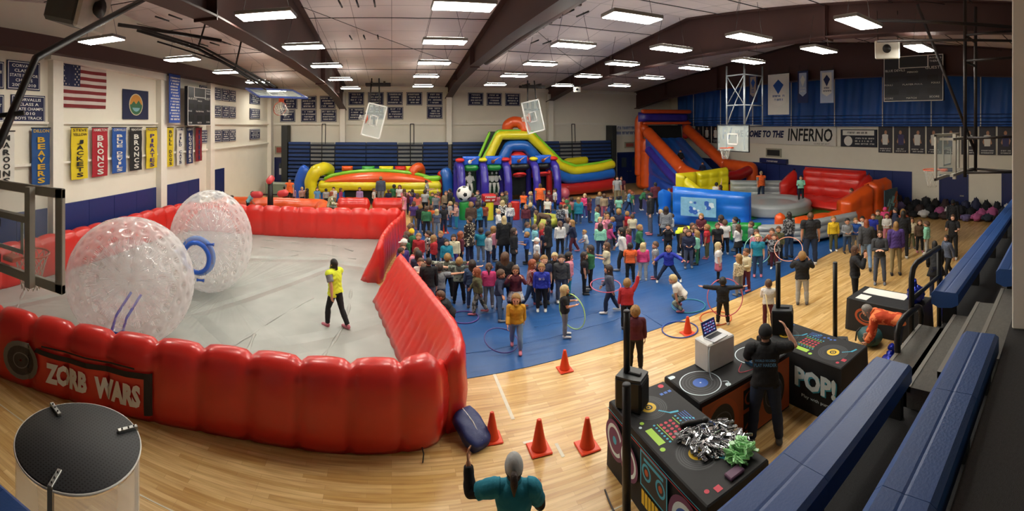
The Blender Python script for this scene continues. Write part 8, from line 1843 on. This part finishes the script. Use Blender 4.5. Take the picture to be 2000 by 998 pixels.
 (1.32, 20.38, 0.013, 1.3, 'c', 'stand', 0.07, 'sy', 'lblack', 'pdjeans', 'child in black top and dark jeans, back turned, near the far ring corner', 0),
 (1.85, 24.65, 0.013, 1.35, 'c', 'stand', -0.26, 'sd', 'tlgrey', 'pblack', 'child in pale grey tee and black trousers, back turned, before the sports bays', 0),
 (1.37, 23.78, 0.013, 1.3, 'c', 'stand', 0.12, 'Bn', 'tcoral', 'pcream', 'child in coral tee and cream trousers, back turned, before the obstacle course', 0),
 (1.08, 24.09, 0.013, 1.3, 'c', 'stand', 1.75, 'Bd', 'lpurple', 'pblack', 'child in purple top and black trousers, next to the child in pink dress', 0),
 (0.68, 23.95, 0.013, 1.35, 'c', 'stand', 1.33, 'Bn', 'dpink', 'gpink', 'child in pink dress and pink leggings, next to the child in purple top', 0),
 (0.98, 24.50, 0.013, 1.3, 'c', 'stand', 3.07, 'Bk', 'lmaroon', 'pnavy', 'child in maroon top and navy trousers, next to the child in purple top', 0),
 (1.79, 20.12, 0.013, 1.3, 'c', 'stand', -0.33, 'sn', 'torange', 'ptan', 'child in orange tee and tan trousers, back turned, near the far ring corner', 0),
 (2.00, 19.71, 0.013, 1.2, 'c', 'stand', -0.05, 'Bw', 'tslate', 'pgrey', 'child in slate tee and grey trousers, back turned, near the far ring corner', 0),
 (2.34, 19.97, 0.013, 1.35, 'c', 'stand', 0.47, 'sd', 'tblack', 'pnavy', 'child in black tee and navy trousers, half turned away, near the far ring corner', 0),
 (1.54, 19.69, 0.013, 1.35, 'c', 'stand', -0.15, 'sn', 'lgreen', 'pblack', 'child in green top and black trousers, next to the child in slate tee', 0),
 (2.23, 24.29, 0.013, 1.25, 'c', 'stand', 2.91, 'sn', 'tgreen', 'pjeans', 'child in green tee and jeans, next to the child in grey tee', 0),
 (2.59, 24.50, 0.013, 1.25, 'c', 'armup', 1.35, 'Bn', 'tcoral', 'ppink', 'child in coral tee and pink trousers, one arm raised, before the sports bays', 0),
 (2.38, 23.89, 0.013, 1.25, 'c', 'stand', 3.05, 'sn', 'tgrey', 'pslate', 'child in grey tee and slate trousers, facing us, before the sports bays', 0),
 (2.82, 21.34, 0.013, 1.25, 'c', 'stand', 1.64, 'sw', 'tlgrey', 'pjeans', 'child in pale grey tee and jeans, in profile, near the far ring corner', 0),
 (3.05, 20.87, 0.013, 1.28, 'c', 'hold', 1.57, 'sn', 'trstripe', 'pteal', 'child in red and cream striped tee and teal trousers, near the far ring corner', 0),
 (2.96, 24.12, 0.013, 1.35, 'c', 'stand', 2.84, 'Bn', 'ltan', 'pblack', 'child in tan top and black trousers, facing us, before the sports bays', 0),
 (3.20, 23.77, 0.013, 1.3, 'c', 'stand', -0.33, 'sn', 'lolive', 'pjeans', 'child in olive top and jeans, back turned, before the sports bays', 0),
 (3.00, 22.82, 0.013, 1.6, 'a', 'stand', 1.23, 'sk', 'hblack', 'pblack', 'person in black hooded top and black trousers, in profile, near the arched slide', 0),
 (3.54, 19.66, 0.013, 1.5, 'c', 'stand', -0.10, 'sy', 'hbrown', 'pjeans', 'child in brown hooded top and jeans, back turned, in the middle crowd', 0, {'shoe': 0}),
 (4.36, 23.74, 0.013, 1.25, 'c', 'stand', -0.26, 'sn', 'tpurple', 'pnavy', 'child in purple tee and navy trousers, back turned, before the sports bays', 0),
 (4.69, 24.00, 0.013, 1.35, 'c', 'stand', 2.80, 'sn', 'lcamo', 'pblack', 'child in grey camouflage top and black trousers, facing us, before the sports bays', 0),
 (3.98, 20.36, 0.013, 1.35, 'c', 'stand', -0.26, 'Bd', 'cteal', 'pblack', 'child in teal coat and black trousers, back turned, in the middle crowd', 0),
 (4.33, 20.60, 0.013, 1.3, 'c', 'stand', -0.36, 'sk', 'trust', 'pdjeans', 'child in rust tee and dark jeans, back turned, in the middle crowd', 0),
 (5.57, 23.25, 0.013, 1.3, 'c', 'stand', -0.25, 'sn', 'trose', 'pnavy', 'child in rose tee and navy trousers, back turned, before the sports bays', 0),
 (5.94, 23.46, 0.013, 1.3, 'c', 'stand', 2.82, 'Bn', 'lolive', 'pblack', 'child in olive top and black trousers, next to the child in rose tee', 0),
 (6.25, 23.77, 0.013, 1.3, 'c', 'stand', -1.92, 'sn', 'lcamog', 'pblack', 'child in green camouflage top and black trousers, in profile, before the sports bays', 0),
 (5.32, 20.93, 0.013, 1.3, 'c', 'stand', -0.14, 'Bw', 'lleop', 'pblack', 'child in white with black print top and black trousers, back turned, in the middle crowd', 0),
 (4.60, 18.84, 0.013, 1.28, 'c', 'hold', -2.02, 'Uw', 'lwhite', 'pblack', 'child in white top and black trousers, next to the child in brown hooded top', 0),
 (5.54, 20.35, 0.013, 1.28, 'c', 'walk', 2.65, 'Br', 'lfloral', 'pjeans', 'child in floral top and jeans, mid-step, in the middle crowd', 0),
 (-6.49, 26.48, 0.000, 1.2, 'c', 'stand', 0.45, 'sk', 'tstripew', 'pblack', 'child in black and white striped tee and black trousers, back turned, behind the low ring', 0),
 (-6.04, 25.91, 0.000, 1.7, 'a', 'stand', 3.14, 'sd', 'vhivis', 'pblack', 'person in orange safety vest and black trousers, next to the child in lilac tee', 0),
 (-6.09, 26.81, 0.000, 1.35, 'c', 'stand', -1.57, 'By', 'lorange', 'ptan', 'child in orange top and tan trousers, in profile, behind the low ring', 0),
 (-5.96, 26.41, 0.000, 1.2, 'c', 'stand', 0.14, 'sn', 'tlilac', 'pblack', 'child in lilac tee and black trousers, back turned, behind the low ring', 0),
 (-5.41, 26.50, 0.000, 1.2, 'c', 'stand', -2.72, 'sw', 'trstripe', 'pblack', 'child in red and cream striped tee and black trousers, facing us, behind the low ring', 0),
 (-5.05, 26.27, 0.000, 1.15, 'c', 'stand', 1.57, 'Lk', 'lblack', 'pblack', 'child in black top and black trousers, next to the child in sky blue dress', 0),
 (-4.46, 26.40, 0.000, 1.2, 'c', 'stand', -2.79, 'Bn', 'dsky', 'gwhite', 'child in sky blue dress and white leggings, facing us, behind the low ring', 0),
 (-3.46, 26.40, 0.000, 1.25, 'c', 'stand', 3.04, 'sd', 'twhite', 'pkhaki', 'child in white tee and khaki trousers, facing us, behind the low ring', 0),
 (-3.03, 26.40, 0.000, 1.2, 'c', 'stand', -1.54, 'Bn', 'lmagenta', 'pblack', 'child in magenta top and black trousers, in profile, behind the low ring', 0),
 (-3.92, 26.40, 0.000, 1.15, 'c', 'stand', 0.36, 'sk', 'tstripeh', 'pblack', 'child in horizontally striped tee and black trousers, back turned, behind the low ring', 0),
 (-2.90, 20.50, 0.950, 1.5, 'a', 'sit', -1.27, 'Br', 'lgreenw', 'pcamog', 'person in green and white striped top sitting on the corner of the low ring', 0),
 (-2.22, 21.50, 0.000, 1.3, 'c', 'sit', -3.10, 'Bn', 'hgrey', 'pblack', 'child in grey hooded top and black trousers, sitting, near the far ring corner', 0),
 (-1.84, 21.75, 0.000, 1.2, 'c', 'sit', -1.52, 'sn', 'tsky', 'pblack', 'child in sky blue tee and black trousers, sitting, near the far ring corner', 0),
 (-1.90, 26.41, 0.000, 1.25, 'c', 'stand', 3.09, 'Bn', 'llilac', 'ppink', 'child in lilac top and pink trousers, facing us, before the obstacle course', 0),
 (-1.06, 26.47, 0.000, 1.2, 'c', 'stand', -1.74, 'sn', 'twhite', 'pblack', 'child in white tee and black trousers, next to the person in slate hooded top', 0),
 (-0.66, 26.84, 0.000, 1.8, 'a', 'stand', 0.16, 'Ctan', 'hslate', 'pgrey', 'tall person in slate hooded top and cap, back turned, before the obstacle course netting', 0),
 (0.14, 26.74, 0.000, 1.4, 'c', 'stand', 0.24, 'sk', 'tgreen', 'pkhaki', 'child in green tee and khaki trousers, back turned, before the obstacle course', 0),
 (0.48, 26.50, 0.013, 1.38, 'c', 'stand', 2.92, 'Bn', 'twhite', 'pblack', 'child in white tee and black trousers, next to the child in green tee', 0),
 (-0.19, 26.03, 0.000, 1.2, 'c', 'stand', 0.25, 'sn', 'lnavy', 'pkhaki', 'child in navy top and khaki trousers, back turned, before the obstacle course', 0),
 (0.73, 25.83, 0.013, 1.25, 'c', 'stand', -0.21, 'Bn', 'dpink', 'gpink', 'child in pink dress and pink leggings, next to the child in white tee', 0),
 (1.20, 25.81, 0.013, 1.22, 'c', 'stand', 0.14, 'Bd', 'lpurple', 'pblack', 'child in purple top and black trousers, next to the child in white tee', 0),
 (2.08, 26.33, 0.013, 1.6, 'a', 'hold', -1.80, 'Uk', 'tstripew', 'pblack', 'person in black and white striped tee and black trousers, before the sports bays', 0),
 (-1.46, 21.57, 0.000, 1.2, 'c', 'sit', -0.07, 'sn', 'lred', 'pblack', 'child in red top and black trousers, sitting, near the far ring corner', 0),
 (-1.00, 21.50, 0.000, 1.2, 'c', 'sit', -0.14, 'sn', 'lcoral', 'pblack', 'child in coral top and black trousers, sitting, near the far ring corner', 0),
 (-0.25, 21.50, 0.000, 1.2, 'c', 'sit', -0.01, 'sd', 'lolive', 'pblack', 'child in olive top and black trousers, next to the child in coral top', 0),
 (-1.60, 21.17, 0.000, 1.2, 'c', 'sit', 1.46, 'sy', 'lpink', 'pblack', 'child in pink top and black trousers, next to the child in red top', 0),
 (19.10, 17.50, 0.500, 1.75, 'a', 'walk', 2.46, 'Ctan', 'vhivis', 'pdjeans', 'person in orange safety vest and cap inside the round arena by the grey wall', 0),
 (16.35, 18.30, 0.500, 1.3, 'c', 'armup', -0.81, 'sk', 'twhite', 'pgrey', 'child in white tee waving an arm in front of the yellow seat', 0),
 (18.60, 14.20, 0.960, 1.35, 'c', 'hold', 2.31, 'Bd', 'lmint', 'pblack', 'child in pale mint top standing on the disc edge before the red seat', 0),
 (16.00, 17.60, 0.500, 1.25, 'c', 'stand', 0.64, 'Bd', 'lplaidr', 'pnavy', 'child in red plaid top between the yellow seat and the grey disc', 0),
 (19.60, 11.60, 0.980, 1.2, 'c', 'sit', 0.40, 'sn', 'tlgrey', 'pnavy', 'child in pale grey tee sitting on the red seat end', 0),
 (19.40, 25.60, 2.420, 1.25, 'c', 'slide', 2.51, 'sd', 'lblack', 'pblack', 'child in black, upper of the two on the big slide', 0),
 (20.30, 24.20, 1.580, 1.25, 'c', 'slide', 2.43, 'sn', 'lnavy', 'pslate', 'child in navy, lower of the two on the big slide', 0),
 (-8.20, 21.60, 0.300, 1.25, 'c', 'kneel', -0.98, 'sd', 'hcharcoal', 'pblack', 'child in charcoal hooded top kneeling in the low ring', 0),
 (-7.40, 22.10, 0.300, 1.25, 'c', 'lean', -1.02, 'sk', 'taqua', 'pblack', 'child in aqua tee leaning forward in the low ring', 0)]
PO = []
for i, p in enumerate(PEOPLE): PO.append(person(*p, idx=i))
def tee_print(o, lines, y, z, h, w, col='sky', back=True):
    mb = MB()
    for k, (s, hh, ww) in enumerate(lines): text_mb(mb, s, (0, y, z-k*h*1.6), (-1, 0, 0) if not back else (1, 0, 0), (0, 0, 1), hh, ww, th=0, bold=.02)
    q = mb.build('shirt_print', fab(col), loc=(0, 0, 0)); q.parent = o; return q
tee_print(PO[0], [('WORLD RECORD', .035, .26), ('PLAY HARDER', .05, .28)], -.155, 1.33, .04, .3)
for i, p in enumerate(PEOPLE):
    if p[10].startswith('child in a royal blue hooded top with BIG'): tee_print(PO[i], [('BIG', .055, .13)], .118, .86, .05, .2, 'white', back=False)

# ------------------------------------------------------------------ separate pieces of one part become parts of their own
def split_part(o, gap=.03):
    me = o.data; n = len(me.vertices); par = list(range(n))
    def find(a):
        while par[a] != a: par[a] = par[par[a]]; a = par[a]
        return a
    for e in me.edges: a, b = find(e.vertices[0]), find(e.vertices[1]); par[a] = b
    isl = {}
    for i in range(n): isl.setdefault(find(i), []).append(i)
    V = np.array([v.co[:] for v in me.vertices]); ks = list(isl); bb = [(V[isl[k]].min(0)-gap, V[isl[k]].max(0)+gap) for k in ks]; g = list(range(len(ks)))
    def fg(a):
        while g[a] != a: a = g[a]
        return a
    for i in range(len(ks)):
        for j in range(i):
            if (bb[i][0] <= bb[j][1]).all() and (bb[j][0] <= bb[i][1]).all(): g[fg(i)] = fg(j)
    cl = {}
    for i, k in enumerate(ks): cl.setdefault(fg(i), set()).update(isl[k])
    if len(cl) < 2: return
    for c in cl.values():
        mp = {}; F = [p for p in me.polygons if p.vertices[0] in c]
        for p in F:
            for v in p.vertices: mp.setdefault(v, len(mp))
        m2 = bpy.data.meshes.new(me.name); m2.from_pydata([tuple(V[v]) for v in mp], [], [[mp[v] for v in p.vertices] for p in F])
        for m in me.materials: m2.materials.append(m)
        for q, p in zip(m2.polygons, F): q.material_index = p.material_index; q.use_smooth = p.use_smooth
        m2.update(); q = bpy.data.objects.new(o.name.split('.')[0], m2); COL.objects.link(q); q.parent = o.parent
    bpy.data.objects.remove(o)
for o in list(bpy.data.objects):
    b = o.name.split('.')[0]
    if o.type == 'MESH' and b in ('bench_row', 'aisle_steps', 'aisle_rail', 'bracket', 'lifting_strap', 'display_window', 'tether_strap', 'bracket_screw', 'black_patch', 'hanging_bracket'):
        split_part(o, .004 if b in ('bench_row', 'bracket_screw', 'black_patch') else .03)

# ------------------------------------------------------------------ camera: the photograph is a cylindrical panorama
cd = bpy.data.cameras.new('camera'); cam = bpy.data.objects.new('camera', cd); COL.objects.link(cam)
cam.location = (0, 0, HC)
mid = (1000-765)/870
cam.rotation_euler = (PI/2, 0, -mid)
cd.type = 'PANO'; cd.clip_start = .05; cd.clip_end = 200
cd.panorama_type = 'CENTRAL_CYLINDRICAL'
cd.central_cylindrical_range_u_min = -1000/870; cd.central_cylindrical_range_u_max = 1000/870
cd.central_cylindrical_range_v_min = -(998-245)/870; cd.central_cylindrical_range_v_max = 245/870
cd.central_cylindrical_radius = 1
SC.camera = cam
SC.cycles.max_bounces = 8; SC.cycles.diffuse_bounces = 3; SC.cycles.glossy_bounces = 2; SC.cycles.transparent_max_bounces = 16
wd = bpy.data.worlds.new('world'); SC.world = wd; wd.use_nodes = True
wd.node_tree.nodes['Background'].inputs[0].default_value = (.5, .5, .55, 1); wd.node_tree.nodes['Background'].inputs[1].default_value = .05
SC.view_settings.view_transform = 'Standard'; SC.view_settings.look = 'None'; SC.view_settings.gamma = 1; SC.view_settings.use_curve_mapping = False
SC.view_settings.exposure = -.15
